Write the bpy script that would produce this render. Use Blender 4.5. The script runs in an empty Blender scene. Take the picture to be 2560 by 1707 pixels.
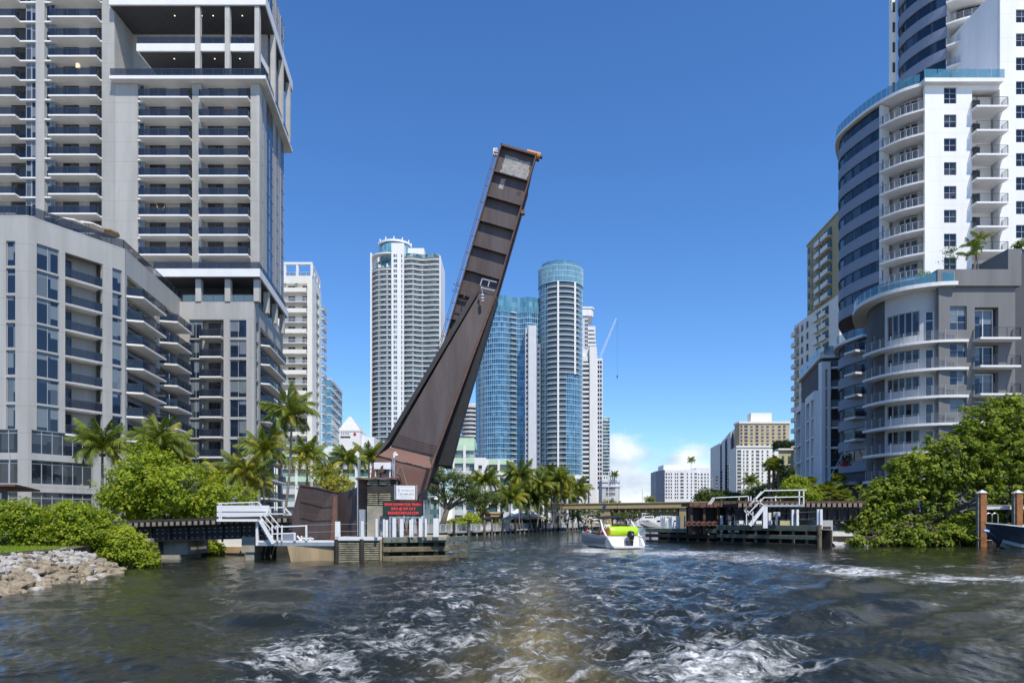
import bpy, bmesh, math, random
import numpy as np
from mathutils import Vector, Matrix
R = math.radians
rnd = random.Random(7)
scn = bpy.context.scene
COL = scn.collection

# ------------------------------------------------------------------ camera, world, sun, exposure
FP, V0, H = 1706.667, 1300.0, 2.3        # focal length and horizon row of the 2560 px photograph, eye height
cam = bpy.data.cameras.new('camera'); cam_o = bpy.data.objects.new('camera', cam); COL.objects.link(cam_o)
cam.sensor_width = 36; cam.lens = 24; cam.shift_y = (V0 - 853.5) / 2560.0
cam.clip_start = 0.1; cam.clip_end = 9000
cam_o.location = (0, 0, H); cam_o.rotation_euler = (R(90), 0, 0)
scn.camera = cam_o
SUN_AZ, SUN_EL = R(27), R(57)            # sun behind the camera, to the right, high
world = bpy.data.worlds.new('World'); scn.world = world; world.use_nodes = True
nt = world.node_tree; nt.nodes.clear()
def N(tree, t, **kw):
    n = tree.nodes.new(t)
    for k, v in kw.items(): setattr(n, k, v)
    return n
sky = N(nt, 'ShaderNodeTexSky', sky_type='NISHITA', sun_disc=False)
sky.sun_elevation = SUN_EL; sky.sun_rotation = math.pi - SUN_AZ
sky.altitude = 0; sky.air_density = 1.0; sky.dust_density = 0.1; sky.ozone_density = 2.6
bg = N(nt, 'ShaderNodeBackground'); bg.inputs[1].default_value = 0.15
# fair-weather cumulus low over the horizon, all the way round
tc = N(nt, 'ShaderNodeTexCoord'); mp = N(nt, 'ShaderNodeMapping'); mp.inputs['Scale'].default_value = (1, 1, 1.7)
mp.inputs['Location'].default_value = (6.1, 3.3, .9)
no = N(nt, 'ShaderNodeTexNoise'); no.inputs['Scale'].default_value = 7.5; no.inputs['Detail'].default_value = 9; no.inputs['Roughness'].default_value = 0.56
sx = N(nt, 'ShaderNodeSeparateXYZ')
def math_node(tree, op, a, b=None, c=None, clamp=False):
    m = N(tree, 'ShaderNodeMath', operation=op, use_clamp=clamp)
    for i, x in enumerate((a, b, c)):
        if x is None: continue
        if isinstance(x, (int, float)): m.inputs[i].default_value = x
        else: tree.links.new(x, m.inputs[i])
    return m.outputs[0]
L = nt.links.new
L(tc.outputs['Generated'], mp.inputs[0]); L(mp.outputs[0], no.inputs['Vector']); L(tc.outputs['Generated'], sx.inputs[0])
env = math_node(nt, 'MULTIPLY_ADD', sx.outputs[2], -3.0, 0.0)           # thins out with height
lowf = N(nt, 'ShaderNodeTexNoise'); lowf.inputs['Scale'].default_value = 3.1; lowf.inputs['Detail'].default_value = 2; L(mp.outputs[0], lowf.inputs['Vector'])
den = math_node(nt, 'ADD', math_node(nt, 'ADD', math_node(nt, 'MULTIPLY', no.outputs[0], .8), math_node(nt, 'MULTIPLY', lowf.outputs[0], 1.1)), env)
den = math_node(nt, 'MULTIPLY_ADD', den, 9.0, -6.75, clamp=True)
hi = N(nt, 'ShaderNodeTexNoise'); hi.inputs['Scale'].default_value = 16; hi.inputs['Detail'].default_value = 5
L(mp.outputs[0], hi.inputs['Vector'])
ccol = N(nt, 'ShaderNodeValToRGB')
ccol.color_ramp.elements[0].position = 0.3; ccol.color_ramp.elements[0].color = (3.6, 4.1, 5.0, 1)
ccol.color_ramp.elements[1].position = 0.6; ccol.color_ramp.elements[1].color = (6.6, 6.7, 6.8, 1)
L(hi.outputs[0], ccol.inputs[0])
mx = N(nt, 'ShaderNodeMix', data_type='RGBA')
L(math_node(nt, 'MULTIPLY', den, 0.85), mx.inputs[0]); hs = N(nt, 'ShaderNodeHueSaturation'); hs.inputs['Saturation'].default_value = 1.18; L(sky.outputs[0], hs.inputs['Color'])
tint = N(nt, 'ShaderNodeMix', data_type='RGBA', blend_type='MULTIPLY'); tint.inputs[0].default_value = 1; tint.inputs[7].default_value = (0.78, 0.95, 1.17, 1); L(hs.outputs[0], tint.inputs[6]); L(tint.outputs[2], mx.inputs[6]); L(ccol.outputs[0], mx.inputs[7])
wo = N(nt, 'ShaderNodeOutputWorld'); L(mx.outputs[2], bg.inputs[0]); L(bg.outputs[0], wo.inputs[0])
sun = bpy.data.lights.new('sun', 'SUN'); sun.energy = 4.8; sun.angle = R(0.53); sun.color = (1.0, 0.93, 0.82)
sun_o = bpy.data.objects.new('sun', sun); COL.objects.link(sun_o)
sd = Vector((math.sin(SUN_AZ) * math.cos(SUN_EL), -math.cos(SUN_AZ) * math.cos(SUN_EL), math.sin(SUN_EL)))
sun_o.rotation_euler = sd.to_track_quat('Z', 'Y').to_euler(); sun_o.location = sd * 200
vs = scn.view_settings; vs.view_transform = 'Standard'; vs.look = 'None'; vs.exposure = 0.08; vs.gamma = 1.0
scn.cycles.max_bounces = 6; scn.cycles.transparent_max_bounces = 12; scn.cycles.caustics_reflective = False; scn.cycles.caustics_refractive = False

# ------------------------------------------------------------------ where a pixel of the photograph stands in the place
def XU(u, Y): return (u - 1280.0) / FP * Y
def ZV(v, Y): return H + (V0 - v) / FP * Y
def P(u, v, Y): return Vector((XU(u, Y), Y, ZV(v, Y)))
def WY(v): return H * FP / (v - V0)      # distance of the water surface at row v

# ------------------------------------------------------------------ materials
MAT = {}
def mat(name, col, rough=0.7, var=0.12, scale=2.0, bump=0.0, bscale=20, metal=0.0, spec=0.5, col2=None, streak=False, alpha=1.0, coat=0.0, emit=None):
    if name in MAT: return MAT[name]
    m = bpy.data.materials.new(name); m.use_nodes = True
    t = m.node_tree; b = t.nodes['Principled BSDF']
    b.inputs['Roughness'].default_value = rough; b.inputs['Metallic'].default_value = metal
    b.inputs['Specular IOR Level'].default_value = spec; b.inputs['Coat Weight'].default_value = coat
    b.inputs['Alpha'].default_value = alpha
    if emit: b.inputs['Emission Color'].default_value = (*emit[:3], 1); b.inputs['Emission Strength'].default_value = emit[3]
    c2 = col2 or tuple(c * (1 - 2.2 * var) for c in col)
    if var > 0 or col2:
        co = N(t, 'ShaderNodeTexCoord'); mpn = N(t, 'ShaderNodeMapping')
        if streak: mpn.inputs['Scale'].default_value = (1, 1, 0.12)
        nn = N(t, 'ShaderNodeTexNoise'); nn.inputs['Scale'].default_value = scale; nn.inputs['Detail'].default_value = 6; nn.inputs['Roughness'].default_value = 0.62
        rp = N(t, 'ShaderNodeValToRGB')
        rp.color_ramp.elements[0].position = 0.34; rp.color_ramp.elements[0].color = (*c2, 1)
        rp.color_ramp.elements[1].position = 0.62; rp.color_ramp.elements[1].color = (*col, 1)
        l = t.links.new
        l(co.outputs['Object'], mpn.inputs[0]); l(mpn.outputs[0], nn.inputs['Vector']); l(nn.outputs[0], rp.inputs[0]); l(rp.outputs[0], b.inputs['Base Color'])
        if bump > 0:
            n2 = N(t, 'ShaderNodeTexNoise'); n2.inputs['Scale'].default_value = bscale; n2.inputs['Detail'].default_value = 4
            bp = N(t, 'ShaderNodeBump'); bp.inputs['Strength'].default_value = bump; bp.inputs['Distance'].default_value = 0.03
            l(co.outputs['Object'], n2.inputs['Vector']); l(n2.outputs[0], bp.inputs['Height']); l(bp.outputs[0], b.inputs['Normal'])
    else:
        b.inputs['Base Color'].default_value = (*col, 1)
    MAT[name] = m
    return m
def glass(name, dark, light, mix=0.35, blinds=False, rough=0.04, spec=0.6, cell=(1.4, 1.4, 3.0), random=True, metal=0.0):
    """opaque window glass: each pane, or each cell of a curtain wall, has its own blind or dark room behind it"""
    m = bpy.data.materials.new(name); m.use_nodes = True; t = m.node_tree; b = t.nodes['Principled BSDF']; l = t.links.new
    b.inputs['Roughness'].default_value = rough; b.inputs['Specular IOR Level'].default_value = spec; b.inputs['Metallic'].default_value = metal
    ge = N(t, 'ShaderNodeNewGeometry')
    vm = N(t, 'ShaderNodeVectorMath', operation='DIVIDE'); vm.inputs[1].default_value = cell
    vf = N(t, 'ShaderNodeVectorMath', operation='FLOOR'); wn = N(t, 'ShaderNodeTexWhiteNoise', noise_dimensions='3D')
    l(ge.outputs['Position'], vm.inputs[0]); l(vm.outputs[0], vf.inputs[0])
    oi = N(t, 'ShaderNodeObjectInfo')
    va = N(t, 'ShaderNodeVectorMath', operation='ADD'); l(vf.outputs[0], va.inputs[0])
    cb = N(t, 'ShaderNodeCombineXYZ'); l(oi.outputs['Random'], cb.inputs[0]); l(cb.outputs[0], va.inputs[1]); l(va.outputs[0], wn.inputs['Vector'])
    rp = N(t, 'ShaderNodeValToRGB'); e = rp.color_ramp.elements; rp.color_ramp.interpolation = 'LINEAR'
    e[0].position = 1 - mix - 0.12; e[0].color = (*dark, 1); e[1].position = 1.0; e[1].color = (*light, 1)
    l(wn.outputs['Value'], rp.inputs[0])
    if blinds:                            # a blind drawn part of the way down, different in every window
        oc = N(t, 'ShaderNodeTexCoord'); sz = N(t, 'ShaderNodeSeparateXYZ'); l(oc.outputs['Object'], sz.inputs[0]); sc_ = N(t, 'ShaderNodeSeparateColor'); l(wn.outputs['Color'], sc_.inputs[0])
        edge = math_node(t, 'MULTIPLY_ADD', sc_.outputs[1], -2.9, 3.3)
        mk = math_node(t, 'GREATER_THAN', sz.outputs[2], edge); bm_ = N(t, 'ShaderNodeMix', data_type='RGBA'); l(mk, bm_.inputs[0]); l(rp.outputs[0], bm_.inputs[6]); bm_.inputs[7].default_value = (*light, 1); l(bm_.outputs[2], b.inputs['Base Color'])
    else: l(rp.outputs[0], b.inputs['Base Color'])
    n2 = N(t, 'ShaderNodeTexNoise'); n2.inputs['Scale'].default_value = 0.8; bp = N(t, 'ShaderNodeBump'); bp.inputs['Strength'].default_value = 0.06; bp.inputs['Distance'].default_value = 0.2
    l(ge.outputs['Position'], n2.inputs['Vector']); l(n2.outputs[0], bp.inputs['Height']); l(bp.outputs[0], b.inputs['Normal'])
    MAT[name] = m; return m
def leafmat(name, a, b_, trans=0.35):
    m = bpy.data.materials.new(name); m.use_nodes = True; t = m.node_tree; b = t.nodes['Principled BSDF']; l = t.links.new
    b.inputs['Roughness'].default_value = 0.5; b.inputs['Specular IOR Level'].default_value = 0.22
    at = N(t, 'ShaderNodeAttribute', attribute_name='tone'); oi = N(t, 'ShaderNodeObjectInfo')
    s = math_node(t, 'MULTIPLY_ADD', oi.outputs['Random'], 0.3, -0.15)
    s = math_node(t, 'ADD', at.outputs['Fac'], s, clamp=True)
    rp = N(t, 'ShaderNodeValToRGB'); rp.color_ramp.elements[0].color = (*a, 1); rp.color_ramp.elements[1].color = (*b_, 1); rp.color_ramp.elements[1].position = .93; dead = rp.color_ramp.elements.new(.99); dead.color = (min(.45, b_[0] * 1.35), b_[1] * .9, b_[2], 1)
    l(s, rp.inputs[0]); l(rp.outputs[0], b.inputs['Base Color'])
    tr = N(t, 'ShaderNodeBsdfTranslucent'); mxs = N(t, 'ShaderNodeMixShader'); mxs.inputs[0].default_value = trans
    br = N(t, 'ShaderNodeMix', data_type='RGBA', blend_type='MULTIPLY'); br.inputs[0].default_value = 1; br.inputs[7].default_value = (1.5, 1.5, 0.5, 1)
    l(rp.outputs[0], br.inputs[6]); l(br.outputs[2], tr.inputs[0])
    l(b.outputs[0], mxs.inputs[1]); l(tr.outputs[0], mxs.inputs[2]); l(mxs.outputs[0], t.nodes['Material Output'].inputs[0])
    MAT[name] = m; return m
M = MAT
mat('concrete', (0.415, 0.415, 0.395), 0.85, 0.09, 0.5, 0.2, 6, streak=True)
def joints(name, step, dark):
    """thin recessed construction joints at every storey"""
    t = MAT[name].node_tree; b = t.nodes['Principled BSDF']; src = b.inputs['Base Color'].links[0].from_socket
    ge = N(t, 'ShaderNodeNewGeometry'); sp = N(t, 'ShaderNodeSeparateXYZ'); t.links.new(ge.outputs['Position'], sp.inputs[0])
    fr = math_node(t, 'FRACT', math_node(t, 'DIVIDE', sp.outputs[2], step)); ln = math_node(t, 'LESS_THAN', fr, .035 / step * 1.5)
    mxn = N(t, 'ShaderNodeMix', data_type='RGBA', blend_type='MULTIPLY'); t.links.new(ln, mxn.inputs[0]); t.links.new(src, mxn.inputs[6]); mxn.inputs[7].default_value = (dark, dark, dark, 1); t.links.new(mxn.outputs[2], b.inputs['Base Color'])
joints('concrete', 3.02, .72)
mat('concrete_warm', (0.46, 0.45, 0.42), 0.85, 0.06, 0.4, 0.1, 6)
mat('slab_white', (0.74, 0.74, 0.73), 0.7, 0.03, 0.8)
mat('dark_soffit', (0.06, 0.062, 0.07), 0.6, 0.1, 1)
mat('frame_grey', (0.33, 0.35, 0.37), 0.45, 0.05, 3)
mat('frame_dark', (0.055, 0.06, 0.07), 0.4, 0.05, 3)
mat('frame_white', (0.75, 0.75, 0.75), 0.45, 0.03, 3)
glass('glass_tower', (0.012, 0.022, 0.045), (0.16, 0.19, 0.21), 0.15, blinds=True)
glass('glass_dark', (0.010, 0.014, 0.024), (0.05, 0.058, 0.066), 0.25, blinds=True)
glass('glass_blue', (0.030, 0.13, 0.23), (0.14, 0.32, 0.45), 0.6, rough=0.08, spec=0.8, cell=(1.6, 1.6, 2.93), metal=0.25)
glass('glass_crown', (0.07, 0.21, 0.30), (0.16, 0.34, 0.43), 0.8, rough=0.08, spec=0.8, cell=(1.6, 1.6, 2.93))
glass('glass_navy', (0.010, 0.022, 0.045), (0.05, 0.09, 0.14), 0.35)
glass('glass_green', (0.05, 0.11, 0.12), (0.36, 0.45, 0.44), 0.65, rough=0.1, cell=(1.7, 40, 2.96))
def clear_glass(name, col, a, rough=0.05):
    m = mat(name, col, rough, 0.0, alpha=a, spec=0.6); return m
clear_glass('rail_glass', (0.024, 0.034, 0.055), 0.55)
clear_glass('rail_glass_blue', (0.09, 0.27, 0.38), 0.5)
clear_glass('rail_glass_clear', (0.20, 0.30, 0.34), 0.40)
mat('white_paint', (0.78, 0.78, 0.77), 0.6, 0.05, 1.2)
mat('white_wall', (0.80, 0.80, 0.79), 0.8, 0.045, 0.5, streak=True)
joints('white_wall', 3.1, .86)
mat('grey_wall', (0.175, 0.178, 0.180), 0.8, 0.09, 0.6, streak=True)
mat('dark_wall', (0.072, 0.076, 0.085), 0.75, 0.06, 0.5)
mat('light_wall', (0.46, 0.47, 0.48), 0.8, 0.04, 0.4)
mat('slate_blue', (0.20, 0.24, 0.315), 0.55, 0.05, 0.3)
mat('cream', (0.80, 0.78, 0.70), 0.8, 0.03, 0.3)
mat('tan', (0.52, 0.42, 0.25), 0.8, 0.05, 0.2)
mat('ochre', (0.43, 0.36, 0.20), 0.8, 0.05, 0.2)
mat('mint', (0.52, 0.70, 0.52), 0.7, 0.04, 0.3)
mat('pale_grey', (0.60, 0.62, 0.63), 0.7, 0.04, 0.3)
mat('rust_steel', (0.080, 0.061, 0.058), 0.5, 0.0, 1.6, 0.2, 9, col2=(0.050, 0.033, 0.029), streak=True)
mat('rust_red', (0.165, 0.083, 0.060), 0.65, 0.0, 1.1, 0.15, 9, col2=(0.135, 0.062, 0.045))
mat('rust_edge', (0.13, 0.06, 0.04), 0.7, 0.2, 3)
mat('black_steel_and_shade', (0.018, 0.016, 0.017), 0.6, 0.2, 2)  # black steel parts; also colours the plate that imitates the leaf's shaded underside
mat('rust_orange', (0.55, 0.20, 0.07), 0.6, 0.12, 3)
mat('bare_steel', (0.34, 0.33, 0.31), 0.6, 0.22, 7, 0.2, 30)
mat('timber_green', (0.17, 0.19, 0.145), 0.85, 0.18, 2.5, 0.4, 14)
mat('timber', (0.20, 0.165, 0.10), 0.9, 0.22, 2.0, 0.4, 14)
mat('timber_dark', (0.045, 0.04, 0.034), 0.9, 0.2, 2.0, 0.3, 14)
mat('timber_grey', (0.24, 0.23, 0.21), 0.9, 0.2, 2.5, 0.4, 14)
mat('tie_end', (0.27, 0.235, 0.185), 0.9, 0.2, 6)
mat('pier_concrete', (0.40, 0.37, 0.29), 0.9, 0.16, 0.9, 0.4, 9)
mat('stained_concrete', (0.46, 0.34, 0.19), 0.9, 0.2, 0.8, 0.3, 9, streak=True)
mat('galvanised', (0.50, 0.51, 0.52), 0.4, 0.06, 4, metal=0.6)
mat('black_plastic', (0.015, 0.015, 0.017), 0.35, 0.0)
mat('mud', (0.05, 0.042, 0.03), 0.9, 0.2, 1.5, 0.5, 6)
mat('rubber', (0.02, 0.02, 0.02), 0.7, 0.0)
# ------------------------------------------------------------------ object helpers
WM = {}                                   # world matrix of every object made here
def link(o, parent, Mw):
    COL.objects.link(o)
    if parent is not None:
        o.parent = parent; o.matrix_basis = WM[parent.name].inverted() @ Mw
    else: o.matrix_basis = Mw
    WM[o.name] = Mw
    return o
def thing(name, label, cat, loc=(0, 0, 0), group=None):
    o = bpy.data.objects.new(name, None); o.empty_display_size = 0.3
    link(o, None, Matrix.Translation(Vector(loc))); tag(o, label, cat, group); return o
def tag(o, label, cat, group=None):
    o['label'] = label; o['category'] = cat
    if group: o['group'] = group
    return o
def structure(o): o['kind'] = 'structure'; return o
def stuff(o): o['kind'] = 'stuff'; return o
class MB:
    def __init__(s): s.v = []; s.f = []; s.m = []
    def poly(s, pts, mi=0):
        b = len(s.v); s.v += [tuple(p) for p in pts]; s.f.append(tuple(range(b, b + len(pts)))); s.m.append(mi)
    def hexa(s, p, mi=0):                 # p: bottom 4 (ccw from above), top 4
        b = len(s.v); s.v += [tuple(q) for q in p]
        for q in ((3, 2, 1, 0), (4, 5, 6, 7), (0, 1, 5, 4), (1, 2, 6, 5), (2, 3, 7, 6), (3, 0, 4, 7)):
            s.f.append(tuple(b + i for i in q)); s.m.append(mi)
    def box(s, x0, x1, y0, y1, z0, z1, mi=0):
        s.hexa([(x0, y0, z0), (x1, y0, z0), (x1, y1, z0), (x0, y1, z0), (x0, y0, z1), (x1, y0, z1), (x1, y1, z1), (x0, y1, z1)], mi)
    def prism(s, poly, z0, z1, mi=0):     # poly: xy, ccw from above
        a = sum(poly[i][0] * poly[(i + 1) % len(poly)][1] - poly[(i + 1) % len(poly)][0] * poly[i][1] for i in range(len(poly)))
        if a < 0: poly = poly[::-1]
        n = len(poly); b = len(s.v)
        s.v += [(p[0], p[1], z0) for p in poly] + [(p[0], p[1], z1) for p in poly]
        s.f.append(tuple(b + i for i in range(n - 1, -1, -1))); s.f.append(tuple(b + n + i for i in range(n))); s.m += [mi, mi]
        for i in range(n):
            j = (i + 1) % n; s.f.append((b + i, b + j, b + n + j, b + n + i)); s.m.append(mi)
    def extrude(s, pts, vec, mi=0):       # polygon of 3d points swept along vec
        n = len(pts); b = len(s.v); vec = Vector(vec)
        s.v += [tuple(p) for p in pts] + [tuple(Vector(p) + vec) for p in pts]
        s.f.append(tuple(b + i for i in range(n))); s.f.append(tuple(b + n + i for i in range(n - 1, -1, -1))); s.m += [mi, mi]
        for i in range(n):
            j = (i + 1) % n; s.f.append((b + j, b + i, b + n + i, b + n + j)); s.m.append(mi)
    def bar(s, p0, p1, w, h=None, mi=0, up=(0, 0, 1)):    # square bar between two points
        p0, p1 = Vector(p0), Vector(p1); h = h or w; d = (p1 - p0).normalized(); up = Vector(up)
        if abs(d.dot(up)) > 0.97: up = Vector((0, 1, 0))
        x = d.cross(up).normalized() * w / 2; z = x.cross(d).normalized() * h / 2
        s.hexa([p0 - x - z, p0 + x - z, p1 + x - z, p1 - x - z, p0 - x + z, p0 + x + z, p1 + x + z, p1 - x + z], mi)
    def tube(s, pts, r, n=6, mi=0, caps=True):
        pts = [Vector(p) for p in pts]; rs = r if isinstance(r, (list, tuple)) else [r] * len(pts); b = len(s.v)
        up = Vector((0.13, 0.21, 0.97)); prev = None
        for i, p in enumerate(pts):
            d = (pts[min(i + 1, len(pts) - 1)] - pts[max(i - 1, 0)]).normalized()
            x = (prev - d * prev.dot(d)).normalized() if prev else (d.cross(up) if abs(d.dot(up)) < 0.95 else d.cross(Vector((1, 0, 0)))).normalized()
            prev = x; y = d.cross(x)
            for k in range(n):
                a = 2 * math.pi * k / n; s.v.append(tuple(p + (x * math.cos(a) + y * math.sin(a)) * rs[i]))
        for i in range(len(pts) - 1):
            for k in range(n):
                k2 = (k + 1) % n; s.f.append((b + i * n + k, b + i * n + k2, b + (i + 1) * n + k2, b + (i + 1) * n + k)); s.m.append(mi)
        if caps:
            s.f.append(tuple(b + k for k in range(n - 1, -1, -1))); s.f.append(tuple(b + (len(pts) - 1) * n + k for k in range(n))); s.m += [mi, mi]
    def loft(s, rings, mi=0, closed=True, caps=True):
        n = len(rings[0]); b = len(s.v)
        for r in rings: s.v += [tuple(p) for p in r]
        for i in range(len(rings) - 1):
            for k in range(n if closed else n - 1):
                k2 = (k + 1) % n; s.f.append((b + i * n + k, b + i * n + k2, b + (i + 1) * n + k2, b + (i + 1) * n + k)); s.m.append(mi)
        if caps and closed:
            s.f.append(tuple(b + k for k in range(n - 1, -1, -1))); s.f.append(tuple(b + (len(rings) - 1) * n + k for k in range(n))); s.m += [mi, mi]
    def mesh(s, name, mats, Mw=None, smooth=False):
        me = bpy.data.meshes.new(name)
        vs_ = s.v
        if Mw is not None:
            inv = Mw.inverted(); vs_ = [tuple(inv @ Vector(p)) for p in s.v]
        me.from_pydata(vs_, [], s.f)
        for m_ in (mats if isinstance(mats, (list, tuple)) else [mats]): me.materials.append(MAT[m_])
        if len(me.materials) > 1: me.polygons.foreach_set('material_index', s.m)
        if smooth: me.polygons.foreach_set('use_smooth', [True] * len(s.f))
        me.update(); return me
    def build(s, name, mats, parent=None, smooth=False, loc=None):
        Mw = WM[parent.name].copy() if parent is not None else Matrix.Translation(Vector(loc) if loc is not None else Vector(s.v[0]))
        if loc is not None: Mw = Matrix.Translation(Vector(loc))
        return link(bpy.data.objects.new(name, s.mesh(name, mats, Mw, smooth)), parent, Mw)
def inst(name, me, parent, Mw): return link(bpy.data.objects.new(name, me), parent, Mw)
def T(x, y, z): return Matrix.Translation((x, y, z))
def fix_normals(o):
    bm = bmesh.new(); bm.from_mesh(o.data); bmesh.ops.recalc_face_normals(bm, faces=bm.faces); bm.to_mesh(o.data); bm.free(); return o
def bevel(o, w, seg=1):
    bm = bmesh.new(); bm.from_mesh(o.data); bmesh.ops.remove_doubles(bm, verts=bm.verts, dist=1e-5); bmesh.ops.recalc_face_normals(bm, faces=bm.faces)
    bmesh.ops.bevel(bm, geom=[e for e in bm.edges if len(e.link_faces) == 2 and e.calc_face_angle(0) > 0.5], offset=w, segments=seg, affect='EDGES', clamp_overlap=True); bm.to_mesh(o.data); bm.free(); return o

class Fac:
    """a facade line in plan, left to right as seen from outside; s runs along it, t points outward"""
    def __init__(s, pts):
        s.p = [Vector((float(a), float(b))) for a, b in pts]; s.s = [0.0]
        for a, b in zip(s.p, s.p[1:]): s.s.append(s.s[-1] + (b - a).length)
        s.len = s.s[-1]; seg = [(b - a).normalized() for a, b in zip(s.p, s.p[1:])]; s.seg = seg
        s.n = []
        for i in range(len(s.p)):
            d0 = seg[max(i - 1, 0)]; d1 = seg[min(i, len(seg) - 1)]
            n = (Vector((d0.y, -d0.x)) + Vector((d1.y, -d1.x))).normalized()
            s.n.append(n / max(0.5, n.dot(Vector((d1.y, -d1.x)))))
    def k(s, q):
        i = 0
        while i < len(s.seg) - 1 and q > s.s[i + 1] + 1e-9: i += 1
        return i
    def at(s, q, t=0.0):
        i = s.k(q); f = (q - s.s[i]) / (s.s[i + 1] - s.s[i]); b = s.p[i].lerp(s.p[i + 1], f)
        n = s.n[i].lerp(s.n[i + 1], min(max(f, 0), 1)); return b + n * t
    def su(s, u, t=0.0):
        best = None; k = (u - 1280.0) / FP
        for i in range(len(s.seg)):
            a = s.p[i] + s.n[i] * t; b = s.p[i + 1] + s.n[i + 1] * t; d = b - a; den_ = d.x - k * d.y
            if abs(den_) < 1e-9: continue
            f = (k * a.y - a.x) / den_; e = max(0, -f, f - 1)
            if best is None or e < best[0]: best = (e, s.s[i] + f * (s.s[i + 1] - s.s[i]))
        return best[1]
    def z(s, v, q, t=0.0): return ZV(v, s.at(q, t).y)
    def frame(s, q, w, z, t=0.0):
        a = s.at(q, t); b = s.at(q + w, t); d = (b - a).normalized()
        m_ = Matrix(((d.x, -d.y, 0, a.x), (d.y, d.x, 0, a.y), (0, 0, 1, z), (0, 0, 0, 1))); return m_, (b - a).length
    def stations(s, a, b, step=None):
        st = [a] + [q for q in s.s if a + 1e-4 < q < b - 1e-4] + [b]
        return st
def band(mb, f, s0, s1, t0, t1, z0, z1, mi=0):
    st = f.stations(s0, s1); b = len(mb.v)
    for q in st:
        a = f.at(q, t0); c = f.at(q, t1)      # t1 outward of t0
        mb.v += [(c.x, c.y, z0), (a.x, a.y, z0), (a.x, a.y, z1), (c.x, c.y, z1)]
    for i in range(len(st) - 1):
        o, p = b + 4 * i, b + 4 * i + 4
        for q in ((o, o + 1, p + 1, p), (o + 3, p + 3, p + 2, o + 2), (o, p, p + 3, o + 3), (o + 1, o + 2, p + 2, p + 1)):
            mb.f.append(q); mb.m.append(mi)
    e = b + 4 * (len(st) - 1)
    mb.f += [(b, b + 3, b + 2, b + 1), (e, e + 1, e + 2, e + 3)]; mb.m += [mi, mi]
def wall(mb, f, s0, s1, z0, z1, holes, thick=0.3, mi=0):
    """wall with real openings"""
    zs = sorted({z0, z1} | {max(z0, min(z1, h[i])) for h in holes for i in (2, 3)})
    for za, zb in zip(zs, zs[1:]):
        if zb - za < 1e-4: continue
        zm = (za + zb) / 2; cuts = sorted((max(s0, h[0]), min(s1, h[1])) for h in holes if h[2] < zm < h[3]); q = s0
        for a, b in cuts:
            if a > q + 1e-4: band(mb, f, q, a, -thick, 0, za, zb, mi)
            q = max(q, b)
        if s1 > q + 1e-4: band(mb, f, q, s1, -thick, 0, za, zb, mi)
CACHE = {}
def win_mesh(w, h, cols, rows, fw, frame, dep=0.09):
    k = ('w', round(w, 2), round(h, 2), cols, rows, fw, frame)
    if k not in CACHE:
        b = MB(); d = 0.0
        b.box(0, w, d, dep, 0, fw); b.box(0, w, d, dep, h - fw, h); b.box(0, fw, d, dep, fw, h - fw); b.box(w - fw, w, d, dep, fw, h - fw)
        cs = [i / cols for i in range(1, cols)] if isinstance(cols, int) else cols
        rs = [i / rows for i in range(1, rows)] if isinstance(rows, int) else rows
        for c in cs: b.box(w * c - fw / 2, w * c + fw / 2, d + 0.01, dep, fw, h - fw)
        for r_ in rs: b.box(fw, w - fw, d + 0.015, dep, h * r_ - fw / 2, h * r_ + fw / 2)
        CACHE[k] = b.mesh('window_frame', frame)
    return CACHE[k]
def pane_mesh(w, h, mi):
    k = ('p', round(w, 2), round(h, 2), mi)
    if k not in CACHE:
        b = MB(); b.box(0.01, w - 0.01, 0.05, 0.085, 0.01, h - 0.01); CACHE[k] = b.mesh('pane', mi)
    return CACHE[k]
def window(parent, f, s0, s1, z0, z1, t=-0.15, cols=2, rows=1, fw=0.07, gl='glass_tower', frame='frame_grey', name='window'):
    Mw, w = f.frame(s0, s1 - s0, z0, t)
    o = inst(name, win_mesh(w, z1 - z0, cols if isinstance(cols, int) else tuple(cols), rows if isinstance(rows, int) else tuple(rows), fw, frame), parent, Mw)
    inst('pane', pane_mesh(w, z1 - z0, gl), o, Mw); return o
def balcony_meshes(w, dep, rail_h, gl, slab='slab_white', cut=0.0, posts=4, th=0.24, sides=True, railmat='frame_dark', bars=False):
    k = ('b', round(w, 2), dep, rail_h, gl, cut, slab, bars)
    if k not in CACHE:
        s = MB(); poly = [(cut, -dep), (w, -dep), (w, 0), (0, 0)]; s.prism(poly, -th, 0)
        r_ = MB(); i = 0.06; q = [(i, -0.02), (cut + i, -dep + i), (w - i, -dep + i), (w - i, -0.02)]
        segs = list(zip(q, q[1:])) if sides else [(q[1], q[2])]
        g = MB()
        for a, b in segs:
            r_.bar((a[0], a[1], rail_h), (b[0], b[1], rail_h), 0.06, 0.05)
            n = max(1, round((Vector(b) - Vector(a)).length / 1.6))
            for j in range(n + 1):
                x = a[0] + (b[0] - a[0]) * j / n; y = a[1] + (b[1] - a[1]) * j / n
                r_.box(x - 0.025, x + 0.025, y - 0.025, y + 0.025, 0.0, rail_h - 0.03)
            if bars:
                for j in range(1, 7): r_.bar((a[0], a[1], rail_h * j / 7.5), (b[0], b[1], rail_h * j / 7.5), 0.022)
            else: g.bar((a[0], a[1], rail_h / 2 + 0.02), (b[0], b[1], rail_h / 2 + 0.02), 0.015, rail_h - 0.14)
        CACHE[k] = (s.mesh('slab', slab), r_.mesh('railing', railmat), None if bars else g.mesh('glass_panel', gl))
    return CACHE[k]
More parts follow.
